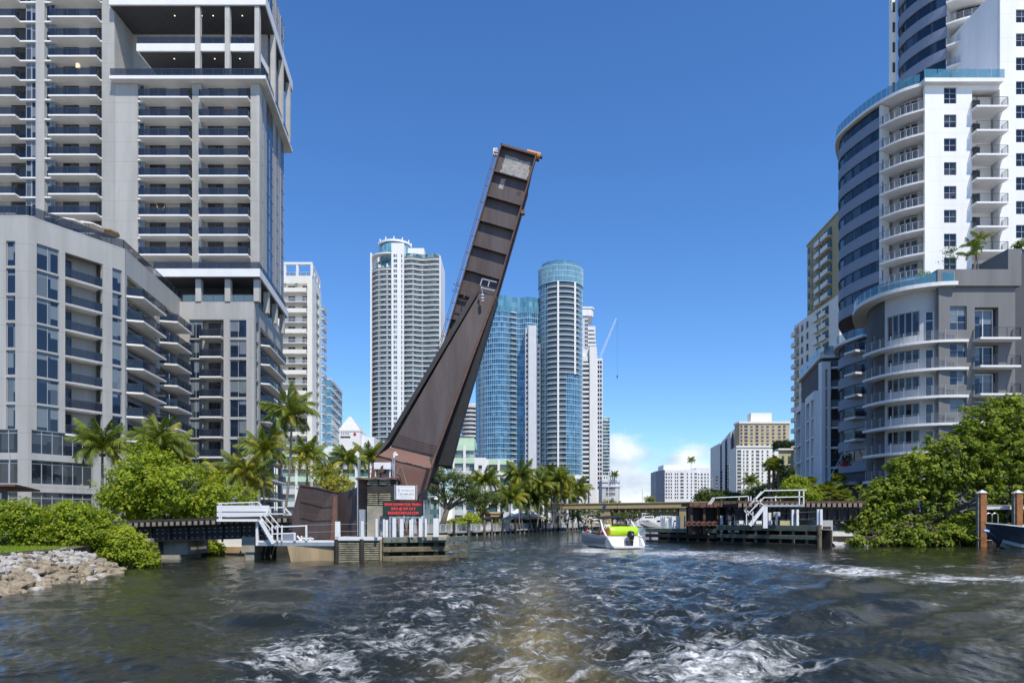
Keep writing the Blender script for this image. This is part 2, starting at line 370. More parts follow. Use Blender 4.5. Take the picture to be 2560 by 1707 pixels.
def balcony(parent, f, s0, s1, z, dep=1.0, rail_h=1.05, gl='rail_glass', cut=0.0, t=0.0, **kw):
    Mw, w = f.frame(s0, s1 - s0, z, t)
    a, b, c = balcony_meshes(w, dep, rail_h, gl, cut=cut, **kw)
    o = inst('balcony', a, parent, Mw); r_ = inst('railing', b, o, Mw)
    if c: inst('glass_panel', c, o, Mw)
    return o
def rail_line(parent, pts, h, post=0.05, gl=None, step=1.6, railmat='frame_dark', top=0.06, name='railing'):
    """guard rail along points at floor level, with glass between posts"""
    b = MB(); g = MB()
    for a, c in zip(pts, pts[1:]):
        a, c = Vector(a), Vector(c); up = Vector((0, 0, h))
        b.bar(a + up, c + up, top, 0.05); n = max(1, round((c - a).length / step))
        for j in range(n + 1): p_ = a.lerp(c, j / n); b.box(p_.x - post / 2, p_.x + post / 2, p_.y - post / 2, p_.y + post / 2, p_.z, p_.z + h - 0.03)
        g.bar(a + up * 0.5, c + up * 0.5, 0.015, h - 0.12)
    o = b.build(name, railmat, parent)
    if gl: g.build('glass_panel', gl, o if parent is not None else o)
    return o
def text_mesh(s, size, mi, Mw, parent, name='lettering', ext=0.004, align='CENTER', sx_=1.0):
    cu = bpy.data.curves.new(name, 'FONT'); cu.body = s; cu.size = size; cu.extrude = ext; cu.align_x = align; cu.align_y = 'CENTER'; cu.resolution_u = 2
    cu.space_character = 1.05
    tmp = bpy.data.objects.new('t', cu); me = bpy.data.meshes.new_from_object(tmp); bpy.data.objects.remove(tmp); bpy.data.curves.remove(cu)
    me.name = name; me.materials.clear(); me.materials.append(MAT[mi])
    return inst(name, me, parent, Mw @ Matrix.Rotation(R(90), 4, 'X') @ Matrix.Scale(sx_, 4, (1, 0, 0)))

# ------------------------------------------------------------------ the ground and the river
mat('ground', (0.16, 0.14, 0.105), 0.95, 0.2, 0.5, 0.3, 4)
mat('paving', (0.38, 0.36, 0.32), 0.9, 0.1, 0.8)
mat('lawn', (0.10, 0.15, 0.035), 0.95, 0.15, 1.5)
LEFT_SHORE = [(-16.2, 3.0), (-17.3, 14), (-17.7, 20.2), (-18.6, 25), (-19.1, 29.5), (-20.6, 33), (-21.0, 37), (-20.5, 44), (-19.5, 47), (-15.0, 50), (-11.5, 60), (-10.0, 80), (-8.9, 95.8), (19.7, 178), (38, 250), (60, 330)]
RIGHT_SHORE = [(60, 330), (58, 250), (45, 170), (33, 110), (29, 82), (27.5, 66), (28.6, 61.5), (33, 60.5), (42, 61), (52, 58), (60, 50), (70, 30), (75, 3)]
g = MB()
def shore_z(y): return 1.05 if y < 40 else (0.62 if y > 90 else 1.05 - 0.43 * (y - 40) / 50)
big = [(-3500, 3), (-3500, 3500), (3500, 3500), (3500, 3)]
gb = MB()
# left and right banks as one sheet of quads reaching the horizon
far = []
for x, y in LEFT_SHORE: far.append(((x, y, shore_z(y)), (-3500, max(3, y * 3 if y > 100 else y), 0.6)))
for (a, b), (c, d) in zip(far, far[1:]): gb.poly([a, c, d, b])
top = [(60, 330, .62)]
for x, y in RIGHT_SHORE: top.append((x, y, shore_z(y)))
rf = [((x, y, shore_z(y)), (3500, max(3, y * 3 if y > 100 else y), 0.6)) for x, y in RIGHT_SHORE]
for (a, b), (c, d) in zip(rf, rf[1:]): gb.poly([a, b, d, c][::-1])
gb.poly([(60, 330, .62), (3500, 990, .6), (3500, 5000, .6), (-3500, 5000, .6), (-3500, 990, .6)])
# banks going down under the water
for pts in (LEFT_SHORE, RIGHT_SHORE):
    for a, c in zip(pts, pts[1:]):
        gb.poly([(a[0], a[1], shore_z(a[1])), (a[0], a[1], -1.5), (c[0], c[1], -1.5), (c[0], c[1], shore_z(c[1]))], 1)
structure(fix_normals(gb.build('ground', ['ground', 'mud'], None, loc=(0, 0, 0))))

# ---- water: one sheet with real waves; the wash of passing boats carries foam
def water():
    rs = np.random.RandomState(3)
    vv = np.concatenate([np.linspace(2150, 1712, 70)[:-1], np.linspace(1712, 1330, 400)[:-1], np.geomspace(30, 0.9, 90) + V0])
    uu = np.concatenate([np.linspace(-1500, -100, 80)[:-1], np.linspace(-100, 2660, 860), np.linspace(2660, 4100, 80)[1:]])
    Y = H * FP / (vv - V0); U, YY = np.meshgrid(uu, Y); X = (U - 1280) / FP * YY
    V = V0 + H * FP / YY
    cell = np.maximum(YY / FP * 3.2, np.abs(np.gradient(YY, axis=0)))
    Z = np.zeros_like(X)
    def gz(u, v, ru, rv, a): return a * np.exp(-(((U - u) / ru) ** 2 + ((V - v) / rv) ** 2))
    fan = np.clip((V - 1340) / 367, 0, 1); wl = 1180 - 620 * fan; wr = 1820 + 260 * fan                     # the churned water between the wash lines
    sm = lambda x: np.clip(x, 0, 1) ** 2 * (3 - 2 * np.clip(x, 0, 1)); win = sm((U - wl + 120) / 240) * sm((wr - U + 140) / 280)
    rough = 0.38 + 0.85 * win * np.clip((V - 1330) / 60, .3, 1)
    for i in range(90):
        lam = 0.22 * (4.6 / 0.22) ** (rs.rand() ** 1.15); th = rs.normal(R(65), 0.75) + (math.pi if rs.rand() < .3 else 0); k = 2 * math.pi / lam
        amp = 0.0082 * lam ** 0.62
        wx, wy = 0.35 * np.sin(YY * 0.5 + i), 0.3 * np.sin(X * 0.6 + 2 * i)
        ph = k * (np.cos(th) * (X + wx) + np.sin(th) * (YY + wy)) + rs.rand() * 6.28
        s = np.sin(ph); at = np.clip((lam / cell - 2.0) / 3.0, 0, 1)
        Z += amp * at * (s + 0.35 * (1 - np.abs(np.sin(ph / 2)) * 2) * (lam > 1)) * (rough if lam < 3 else 0.75)
    # bow and stern waves: steeper crests at the places where the wash stands up
    def crest(u0, v0, u1, v1, hgt, wid):
        x0, y0 = (u0 - 1280) / FP * WY(v0), WY(v0); x1, y1 = (u1 - 1280) / FP * WY(v1), WY(v1)
        dx, dy = x1 - x0, y1 - y0; Ln = math.hypot(dx, dy); a = ((X - x0) * dx + (YY - y0) * dy) / Ln; d = (-(X - x0) * dy + (YY - y0) * dx) / Ln
        d = d + 0.25 * np.sin(a * 1.7 + u0)
        ev = np.exp(-((a / Ln - 0.5) / 0.42) ** 4)
        return hgt * ev * (np.exp(-(d / wid) ** 2) - 0.55 * np.exp(-((d + 1.6 * wid) / (1.3 * wid)) ** 2))
    Z += crest(520, 1535, 800, 1560, 0.20, 0.38) + crest(560, 1475, 850, 1490, 0.14, 0.5) + crest(1900, 1570, 2330, 1500, 0.26, 0.45) + crest(1880, 1500, 2230, 1450, 0.20, 0.6)
    Z += crest(1600, 1690, 2100, 1590, 0.18, 0.4) + crest(1180, 1650, 1420, 1610, 0.12, 0.3) + crest(1700, 1375, 2300, 1440, 0.12, 0.6) + crest(560, 1640, 980, 1600, 0.10, .35)
    Z += crest(1950, 1700, 2500, 1620, 0.14, 0.5)
    foam = np.zeros_like(X)
    for b in [(1000, 1600, 300, 55, .75), (760, 1640, 170, 45, .9), (1330, 1560, 130, 60, .62), (1300, 1660, 200, 70, .66), (1340, 1470, 90, 40, .5), (1180, 1480, 260, 35, .65), (1250, 1430, 170, 20, .5),
              (1850, 1600, 230, 55, .65), (1780, 1660, 300, 55, .9), (1500, 1690, 260, 40, .6), (1640, 1525, 170, 30, .5), (1600, 1450, 240, 25, .42), (2150, 1428, 130, 13, .95), (2420, 1445, 230, 11, .9),
              (1700, 1382, 230, 7, .95), (1480, 1376, 60, 8, 1.1), (1890, 1398, 150, 8, .8), (2430, 1415, 200, 6, .6), (2340, 1506, 40, 12, .7), (545, 1535, 30, 8, .6), (620, 1500, 120, 10, .45), (2380, 1480, 200, 20, .45),
              (1380, 1400, 120, 14, .45), (1050, 1400, 200, 10, .3), (1950, 1470, 120, 14, .45), (330, 1690, 160, 16, .3), (2100, 1560, 130, 25, .35), (1450, 1620, 180, 40, .45)]:
        foam = np.maximum(foam, gz(b[0], b[1], b[2] * 1.25, b[3] * 1.3, b[4]))
    for u1, v1, st in ((700, 1660, .62), (980, 1720, .5), (1230, 1720, .55), (1480, 1720, .55), (1780, 1715, .62), (2150, 1640, .45), (2560, 1452, .7), (1120, 1480, .42)):   # wash lines spreading from the boat ahead
        u0, v0 = 1560, 1374; f_ = np.clip((V - v0) / (v1 - v0), 0, 1); uc = u0 + (u1 - u0) * f_ ** .85 + 18 * np.sin(V * .045 + u1); wd = (V - V0) * .16 + 6
        if abs(u1 - u0) > 700: f2 = np.clip((U - u0) / (u1 - u0), 0, 1); vc = v0 + (v1 - v0) * f2; foam = np.maximum(foam, st * np.exp(-((V - vc) / (5 + 9 * f2)) ** 2) * (f2 > 0) * (f2 < 1))
        else: foam = np.maximum(foam, st * np.exp(-((U - uc) / wd) ** 2) * (V > v0) * (.55 + .45 * np.sin(V * .11 + u1)))
    foam = np.maximum(foam, .52 * win * np.clip((V - 1350) / 60, 0, 1))
    silt = np.maximum.reduce([gz(1345, 1600, 120, 120, 1.0), gz(1350, 1490, 70, 60, .85), gz(1330, 1710, 190, 80, 1.1), gz(1550, 1378, 120, 7, .9), gz(1850, 1392, 180, 7, .7), gz(2130, 1430, 110, 10, .5)])
    co = np.stack([X, YY, Z], -1).reshape(-1, 3); nr, nc = X.shape
    idx = np.arange(nr * nc).reshape(nr, nc); q = np.stack([idx[:-1, :-1], idx[:-1, 1:], idx[1:, 1:], idx[1:, :-1]], -1).reshape(-1, 4)
    me = bpy.data.meshes.new('river_water'); me.vertices.add(len(co)); me.vertices.foreach_set('co', co.astype(np.float32).ravel())
    me.loops.add(q.size); me.polygons.add(len(q)); me.loops.foreach_set('vertex_index', q.ravel().astype(np.int32))
    me.polygons.foreach_set('loop_start', np.arange(0, q.size, 4, dtype=np.int32)); me.update(calc_edges=True)
    me.polygons.foreach_set('use_smooth', np.ones(len(q), dtype=bool))
    for nm, arr in (('foam', foam), ('silt', silt), ('chop', np.clip(rough, .2, 1.25))):
        a = me.attributes.new(nm, 'FLOAT', 'POINT'); a.data.foreach_set('value', arr.ravel().astype(np.float32))
    m = bpy.data.materials.new('water'); m.use_nodes = True; MAT['water'] = m; t = m.node_tree; b = t.nodes['Principled BSDF']; l = t.links.new
    b.inputs['IOR'].default_value = 1.45
    ge = N(t, 'ShaderNodeNewGeometry')
    def noise(scale, det=4, rough_=.6, dist=0, stretch=(1, 1, 1)):
        mp_ = N(t, 'ShaderNodeMapping'); mp_.inputs['Scale'].default_value = stretch; l(ge.outputs['Position'], mp_.inputs[0])
        n = N(t, 'ShaderNodeTexNoise'); n.inputs['Scale'].default_value = scale; n.inputs['Detail'].default_value = det; n.inputs['Roughness'].default_value = rough_; n.inputs['Distortion'].default_value = dist
        l(mp_.outputs[0], n.inputs['Vector']); return n.outputs[0]
    fa = N(t, 'ShaderNodeAttribute', attribute_name='foam'); si = N(t, 'ShaderNodeAttribute', attribute_name='silt')
    wv = N(t, 'ShaderNodeVectorMath', operation='MULTIPLY_ADD'); wn_ = N(t, 'ShaderNodeTexNoise'); wn_.inputs['Scale'].default_value = 1.3; wn_.inputs['Detail'].default_value = 5; l(ge.outputs['Position'], wn_.inputs['Vector'])
    l(wn_.outputs['Color'], wv.inputs[0]); wv.inputs[1].default_value = (1.3, 1.3, 0); l(ge.outputs['Position'], wv.inputs[2])
    def cells(scale, thr, str_):
        mp_ = N(t, 'ShaderNodeMapping'); mp_.inputs['Scale'].default_value = str_; l(wv.outputs[0], mp_.inputs[0]); v_ = N(t, 'ShaderNodeTexVoronoi', feature='DISTANCE_TO_EDGE'); v_.inputs['Scale'].default_value = scale; l(mp_.outputs[0], v_.inputs['Vector'])
        th = math_node(t, 'MULTIPLY_ADD', fa.outputs['Fac'], thr, 0.004); q_ = math_node(t, 'DIVIDE', v_.outputs['Distance'], th); return math_node(t, 'SUBTRACT', 1.15, q_, clamp=True)
    fine = noise(9.0, 6, .72, .2, (.55, 1.1, 1)); mid = noise(1.7, 5, .62, .4, (.7, 1, 1))
    patchy = math_node(t, 'ADD', math_node(t, 'MULTIPLY', fa.outputs['Fac'], .42), mid); patchy = math_node(t, 'MULTIPLY_ADD', patchy, 5.0, -3.6, clamp=True)
    flecks = math_node(t, 'ADD', math_node(t, 'MULTIPLY', fa.outputs['Fac'], .30), fine); flecks = math_node(t, 'MULTIPLY_ADD', flecks, 12.0, -8.7, clamp=True)
    lace = math_node(t, 'MAXIMUM', cells(1.5, .13, (.7, 1, 1)), math_node(t, 'MULTIPLY', cells(4.2, .20, (.7, 1, 1)), .85))
    fm = math_node(t, 'MULTIPLY', math_node(t, 'MULTIPLY', lace, patchy), math_node(t, 'MULTIPLY_ADD', fine, 3.2, -.9, clamp=True))
    fm = math_node(t, 'MAXIMUM', fm, math_node(t, 'MULTIPLY', flecks, math_node(t, 'MULTIPLY_ADD', patchy, .8, .12)))
    fm = math_node(t, 'MULTIPLY', fm, math_node(t, 'MULTIPLY', fa.outputs['Fac'], 3.0, clamp=True))
    deep = N(t, 'ShaderNodeMix', data_type='RGBA'); deep.inputs[6].default_value = (0.015, 0.017, 0.010, 1); deep.inputs[7].default_value = (0.20, 0.16, 0.065, 1)
    sm = math_node(t, 'MULTIPLY', si.outputs['Fac'], math_node(t, 'MULTIPLY_ADD', noise(1.6, 4), 1.6, -.15, clamp=True), clamp=True)
    l(sm, deep.inputs[0])
    cm = N(t, 'ShaderNodeMix', data_type='RGBA'); l(fm, cm.inputs[0]); l(deep.outputs[2], cm.inputs[6]); cm.inputs[7].default_value = (0.74, 0.76, 0.76, 1)
    l(cm.outputs[2], b.inputs['Base Color'])
    l(math_node(t, 'MULTIPLY_ADD', fm, 0.6, 0.04), b.inputs['Roughness'])
    bp = N(t, 'ShaderNodeBump'); ch = N(t, 'ShaderNodeAttribute', attribute_name='chop'); l(math_node(t, 'MULTIPLY_ADD', ch.outputs['Fac'], 1.0, -.05, clamp=True), bp.inputs['Strength']); bp.inputs['Distance'].default_value = 0.11
    hn = math_node(t, 'ADD', math_node(t, 'ADD', noise(1.6, 6, .68, .3, (.75, 1.25, 1)), math_node(t, 'MULTIPLY', noise(10, 4, .65, 0, (.7, 1.2, 1)), .5)), math_node(t, 'MULTIPLY', fm, 0.25)); l(hn, bp.inputs['Height']); l(bp.outputs[0], b.inputs['Normal'])
    me.materials.append(m)
    structure(link(bpy.data.objects.new('river_water', me), None, Matrix.Identity(4)))
water()
# ------------------------------------------------------------------ tall grey residential tower on the left bank
VPK = -0.126                                              # its flank runs back and slightly left
tw = thing('apartment_tower', 'tall grey concrete apartment tower with stacked white balconies above the low wing', 'building', (-52, 112, 0.5))
YT = 105.0
tf = Fac([(XU(-90, YT), YT), (XU(648.5, YT), YT)])
S = lambda u: tf.su(u)
cx = XU(648.5, YT)
b = MB()
ZTOP = 90.0
zb0 = 34.0
# piers of the left part run up out of sight, those of the right part stop below the terrace
for u0, u1 in ((-90, -40), (89, 111), (254.5, 285)): band(b, tf, S(u0), S(u1), -1.3, 0, zb0, ZTOP)
for u0, u1 in ((285.4, 344), (480, 503), (626, 648.5)): band(b, tf, S(u0), S(u1), -1.3, -0.03, 40.6, 69.4)
band(b, tf, S(-90), S(254.5), -1.6, -1.3, zb0, ZTOP)
band(b, tf, S(344), S(626), -1.6, -1.3, 40.6, 69.4)
b.build('wall', 'concrete', tw)
FH = 3.0
def stack(col, zs, glass_cols, doors, bal):
    for z in zs:
        balcony(tw, tf, S(bal[0]), S(bal[1]), z, dep=1.05)
        inner = MB
        for u0, u1 in doors: window(tw, tf, S(u0), S(u1), z + 0.02, z + 2.72, t=-1.2, cols=2, gl='glass_dark', frame='frame_dark', name='balcony_door')
        for u0, u1 in glass_cols: window(tw, tf, S(u0), S(u1), z - 0.05, z + 2.72, t=-0.35, cols=1 if u1 - u0 < 20 else 2, gl='glass_tower', fw=.08)
zsB = [ZV(40.2, 104) + FH * k for k in range(2, -13, -1)]
stack('B', zsB, [(111.5, 134)], [(145, 184), (212, 252)], (131, 251.5))
stack('A', zsB, [(61, 74.8), (75.2, 88.5)], [(14, 50)], (-60, 50))
zsD = [ZV(241, 104) - FH * k for k in range(0, 9)]
stack('D', zsD, [(344.5, 358)], [(364, 404), (440, 479)], (355, 479))
stack('E', zsD, [], [(511, 550), (586, 625)], (504, 625.5))
# floor plates between the piers
for nm, u0, u1, zs in (('floor_slab', -60, 88.9, zsB), ('floor_slab', 111.1, 254.4, zsB), ('floor_slab', 344.1, 479.9, zsD), ('floor_slab', 503.1, 625.9, zsD)):
    k = MB(); band(k, tf, S(u0), S(u1), -1.29, -0.012, -0.25, -0.01); me = k.mesh('floor_slab', 'slab_white')
    for z in zs: inst('floor_slab', me, tw, T(0, 0, z))
# terraces: slab above the lower shaft, half-way slab, canopy slab
def plate(name, u0, xr, yf, depth, z0, z1, m='slab_white', parent=tw, over=0.0):
    k = MB(); k.prism([(XU(u0, yf), yf), (xr, yf), (xr + VPK * depth, yf + depth), (XU(u0, yf), yf + depth)], z0, z1); return k.build(name, m, parent)
plate('terrace_slab', 273, -37.5, 103.9, 21.1, 69.45, 69.95)
plate('canopy_slab', 272, -37.5, 103.9, 21.1, 80.7, 82.4)
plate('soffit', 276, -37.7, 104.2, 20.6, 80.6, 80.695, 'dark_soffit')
k = MB(); x0, x1 = XU(341, 104.4), XU(639, 104.4); k.box(x0, x1, 104.4, 110, 74.0, 75.15); k.build('terrace_slab', 'slab_white', tw)
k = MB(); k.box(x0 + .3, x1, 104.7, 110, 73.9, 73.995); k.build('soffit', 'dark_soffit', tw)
for u0 in (491, 565, 639):
    k = MB(); xx = XU(u0 + 5.5, 104.5); k.box(xx - .36, xx + .36, 104.12, 104.82, 69.95, 80.6); k.build('column', 'concrete_warm', tw)
for d in (5.5, 11.5, 17.5):
    k = MB(); xx = cx + .9 + VPK * d; k.box(xx - .36, xx + .36, YT + d - .3, YT + d + .3, 69.95, 80.6); k.build('column', 'concrete_warm', tw)
k = MB(); k.box(XU(285, 110), cx + VPK * 5, 110.2, 110.6, 69.95, 80.6); k.box(XU(285, 105), XU(286, 105), 105.1, 110.2, 69.95, 80.6); k.build('terrace_wall', 'concrete', tw)
bk = Fac([(XU(285, 110.15), 110.15), (cx, 110.15)])
for u0, u1, za, zb in ((392, 425, 75.3, 78.9), (427, 460, 75.3, 78.9), (392, 440, 70, 73.4), (442, 490, 70, 73.4), (503, 562, 70, 73.4), (578, 634, 70, 73.4), (503, 562, 75.3, 80), (578, 634, 75.3, 80)):
    window(tw, bk, bk.su(u0), bk.su(u1), za, zb, t=0.02, cols=2, gl='glass_dark', frame='frame_dark')
rail_line(tw, [(XU(276, 104.1), 104.1, 69.95), (-37.7, 104.1, 69.95), (-37.7 + VPK * 20, 124, 69.95)], 1.15, gl='rail_glass')
rail_line(tw, [(x0 + .05, 104.55, 75.15), (x1, 104.55, 75.15)], 1.1, gl='rail_glass')
for i, (u, z_) in enumerate([(437, 80.55), (533, 80.55), (606, 80.55), (505, 80.55), (537, 73.88), (600, 73.88), (436, 73.88)]):
    k = MB(); k.box(XU(u, 106) - .07, XU(u, 106) + .07, 105.9, 106.05, z_ - .05, z_); k.build('downlight', 'lamp_warm' if 'lamp_warm' in MAT else mat('lamp_warm', (.9, .8, .6), .5, 0, emit=(1, .8, .5, 2.0)).name, tw)
# flank of the tower (faces the river)
fl = Fac([(cx, YT), (cx + VPK * 17.6, YT + 17.6)])
def flank(z0, z1, floor):
    k = MB(); cols = [(651.5, 660.5), (664.5, 681), (689, 694), (701, 708)]
    holes = []
    nfl = int(round((z1 - z0) / floor))
    for u0, u1 in cols: holes.append((fl.su(u0), fl.su(u1), z0 + .02, z1))
    wall(k, fl, 0.02, fl.len, z0, z1, holes, 0.4); k.build('flank_wall', 'concrete', tw)
    for u0, u1 in cols:
        for j in range(nfl): window(tw, fl, fl.su(u0), fl.su(u1), z0 + j * (z1 - z0) / nfl + .02, z0 + (j + 1) * (z1 - z0) / nfl, t=.1, cols=2, gl='glass_navy', fw=.06)
flank(40.6, 69.4, 3.0); flank(82.4, 91, 3.0)
k = MB(); k.prism([(XU(254, 106), 106.5), (cx - .1, 106.9), (cx + VPK * 17 - .4, 122), (XU(0, 122), 122), (XU(-90, 106.6), 106.6)], 40.62, 69.4); k.prism([(XU(285, 111), 111), (cx - .5, 111), (cx - 2.6, 122), (XU(0, 122), 122), (XU(285, 107), 107)], 69.9, 80.6); k.prism([(XU(285, 105), 105.05), (cx - .1, 105.05), (cx - 2.3, 122), (XU(285, 122), 122)], 82.4, 91); k.build('core', 'concrete', tw)
# white beam under the shaft, open storey with columns, lower block
plate('transfer_beam', 380, -38.4, 104, 21.5, 39.4, 40.6)
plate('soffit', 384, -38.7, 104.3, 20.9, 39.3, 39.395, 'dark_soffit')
rail_line(tw, [(XU(384, 104.15), 104.15, 40.6), (-38.6, 104.15, 40.6), (-38.6 + VPK * 20, 124, 40.6)], 1.05, gl='rail_glass')
for u0 in (498, 571, 643):
    k = MB(); xx = XU(u0, 105.2); k.box(xx - .42, xx + .42, 104.85, 105.65, 35.9, 39.3); k.build('column', 'concrete_warm', tw)
for d in (6, 12, 18):
    k = MB(); xx = cx + VPK * d - .3; k.box(xx - .4, xx + .4, YT + d - .3, YT + d + .4, 35.9, 39.3); k.build('column', 'concrete_warm', tw)
k = MB(); k.prism([(XU(384, 109), 109), (cx - 3, 109), (cx - 5, 121), (XU(380, 121), 121)], 35.9, 39.3); k.build('recessed_storey', 'glass_dark', tw)
# lower block under the tower
lb = thing('apartment_block', 'grey concrete eight storey block carrying the tower on an open columned floor', 'building', (-45, 112, 0.5))
lx = XU(636, YT); bf = Fac([(XU(430, YT), YT), (lx, YT)]); Sb = lambda u: bf.su(u)
bs = Fac([(lx, YT), (lx + VPK * 20.8, YT + 20.8)])
FB = 49.7 / FP * 105
zw = [ZV(843.6, 105) - FB * k for k in range(10)]
holes = []
for z in zw: holes += [(Sb(473), Sb(559), z - .12, z + 2.75), (Sb(574), Sb(616), z, z + 2.7)]
k = MB(); wall(k, bf, Sb(430), bf.len, 0.5, 35.88, holes, 0.5); band(k, bf, Sb(473), Sb(559), -1.6, -1.3, 1, 33.5)
hs = []
for z in zw: hs += [(bs.su(640), bs.su(646), z, z + 2.7), (bs.su(651), bs.su(702), z, z + 2.7)]
wall(k, bs, 0.02, bs.len, 0.5, 35.88, hs, 0.5); band(k, bs, bs.su(651), bs.su(702), -1.6, -1.3, 1, 33.5)
k.prism([(XU(430, 108), 107.2), (lx - 2.1, 107.2), (lx - 3.6, 124), (XU(430, 124), 124)], .5, 35.85); k.build('wall', 'concrete', lb)
k = MB(); k.prism([(XU(430, 105.5), 105.5), (lx - .5, 105.5), (lx - 3, 125), (XU(430, 125), 125)], 35.86, 35.9); k.build('roof_deck', 'concrete', lb)
rail_line(lb, [(XU(457, 105.1), 105.1, 35.9), (lx - .1, 105.1, 35.9), (lx + VPK * 20.4, 125.4, 35.9)], 1.1, gl='rail_glass_clear')
for z in zw:
    window(lb, bf, Sb(473), Sb(504), z - .1, z + 2.72, t=-.2, cols=2, gl='glass_tower')
    window(lb, bf, Sb(513), Sb(543), z + .02, z + 2.5, t=-1.2, cols=3, gl='glass_dark', frame='frame_dark', name='balcony_door')
    balcony(lb, bf, Sb(504.5), Sb(558), z, dep=.9, t=0.0)
    k = MB(); band(k, bf, Sb(504.5), Sb(558.9), -1.29, -.505, z - .24, z - .01); k.build('floor_slab', 'slab_white', lb)
    window(lb, bf, Sb(574), Sb(616), z, z + 2.7, t=-.12, cols=2, gl='glass_tower')
    window(lb, bs, bs.su(640), bs.su(646), z, z + 2.7, t=-.12, cols=1, gl='glass_tower')
    balcony(lb, bs, bs.su(652), bs.su(697), z, dep=1.3, cut=0.5)
    window(lb, bs, bs.su(653), bs.su(700), z + .02, z + 2.6, t=-1.15, cols=5, gl='glass_dark', frame='frame_dark', name='balcony_door')
# ------------------------------------------------------------------ low wing on the left with three angled faces
wg = thing('apartment_wing', 'grey concrete low wing with angled facade, roof terrace and dark glass railings', 'building', (-58, 90, .5))
A0, A1, A2, A3 = (XU(-120, 76.5), 76.5), (XU(70, 76.5), 76.5), (XU(312, 86), 86.0), (XU(457, 106.4), 106.4)
p1, p2, p3 = Fac([A0, A1]), Fac([A1, A2]), Fac([A2, A3])
ZR = ZV(538, 76.5); FW = 68.1 / FP * 76.5
z1 = [ZV(664.5, 76.5) - FW * k for k in range(7)]          # window sills of the upper floors
zbase = z1[-1] - .62
holes1 = [(p1.su(15), p1.su(38), z, z + 2.78) for z in z1]
holes2 = []
for z in z1: holes2 += [(p2.su(92), p2.su(148), z, z + 2.85), (p2.su(163), p2.su(257), z - .1, z + 2.85), (p2.su(281), p2.su(305), z, z + 2.8)]
holes3 = []
for i, z in enumerate(z1): holes3 += [(p3.su(318), p3.su(391), z - .1, z + 2.6), (p3.su(400), p3.su(446), z - .1, z + 2.6)]
# three tall glazed storeys below
GZ = [(ZV(1140, 80), ZV(1083, 80)), (ZV(1213, 80), ZV(1155, 80)), (0.6, ZV(1232, 80))]
for za, zb in GZ:
    holes1.append((p1.su(-60), p1.su(44), za, zb)); holes2.append((p2.su(79), p2.su(233), za, zb)); holes3.append((p3.su(316), p3.su(450), za, zb))
k = MB(); wall(k, p1, 0, p1.len, .5, ZR, holes1, .5); wall(k, p2, .01, p2.len, .5, ZR, holes2, .5); wall(k, p3, .01, p3.len - .05, .5, ZR, holes3, .5)
band(k, p2, p2.su(160), p2.su(259), -1.9, -1.6, zbase, ZR - 1); band(k, p3, p3.su(316), p3.su(450), -1.9, -1.6, zbase, ZR - 1)
inn = lambda f, s, t: f.at(s, t)
q0, q1, q2, q3 = p1.at(0, -2.4), p1.at(p1.len - 1, -2.4), p2.at(p2.len - .6, -2.4), p3.at(p3.len, -2.4)
k.prism([tuple(q0), tuple(q1), tuple(q2), tuple(q3), (-70, 106), (q0.x, 100)], .5, ZR - .5); k.build('wall', 'concrete', wg)
k = MB(); q0, q1, q2, q3 = p1.at(0, -.5), p1.at(p1.len - .2, -.5), p2.at(p2.len - .1, -.5), p3.at(p3.len, -.5)
k.prism([tuple(q0), tuple(q1), tuple(q2), tuple(q3), (-70, 106), (q0.x, 100)], ZR - .49, ZR - .2); k.build('roof_deck', 'paving', wg)
rp_ = [p1.at(0, -.25), p1.at(p1.len, -.25), p2.at(p2.len, -.25), p3.at(p3.len - .3, -.25)]
rail_line(wg, [(q.x, q.y, ZR) for q in rp_], 1.15, gl='rail_glass', step=1.5)
for z in z1:
    window(wg, p1, p1.su(15), p1.su(38), z, z + 2.78, t=-.14, cols=1)
    window(wg, p2, p2.su(92), p2.su(148), z, z + 2.85, t=-.14, cols=2)
    window(wg, p2, p2.su(281), p2.su(305), z, z + 2.8, t=-.14, cols=1)
    window(wg, p2, p2.su(166), p2.su(196), z + .02, z + 2.5, t=-1.5, cols=2, gl='glass_dark', frame='frame_dark', name='balcony_door')
    balcony(wg, p2, p2.su(163) + .03, p2.su(257) - .03, z, dep=1.55, t=-1.55)
    balcony(wg, p3, p3.su(316), p3.su(380), z, dep=1.9, cut=.4)
    window(wg, p3, p3.su(322), p3.su(346), z + .02, z + 2.5, t=-1.5, cols=2, gl='glass_dark', frame='frame_dark', name='balcony_door')
    window(wg, p3, p3.su(352), p3.su(388), z + .02, z + 2.5, t=-1.5, cols=3, gl='glass_dark', frame='frame_dark', name='balcony_door')
    balcony(wg, p3, p3.su(399), p3.su(440), z, dep=2.3, cut=.4)
    window(wg, p3, p3.su(403), p3.su(442), z + .02, z + 2.5, t=-1.5, cols=4, gl='glass_dark', frame='frame_dark', name='balcony_door')
for za, zb in GZ:
    window(wg, p1, p1.su(-60), p1.su(44), za, zb, t=-.2, cols=4, rows=(.86,), gl='glass_dark', fw=.09)
    window(wg, p2, p2.su(79), p2.su(233), za, zb, t=-.2, cols=6, rows=(.86,), gl='glass_dark', fw=.09)
    window(wg, p3, p3.su(316), p3.su(450), za, zb, t=-.2, cols=8, rows=(.86,), gl='glass_dark', fw=.09)
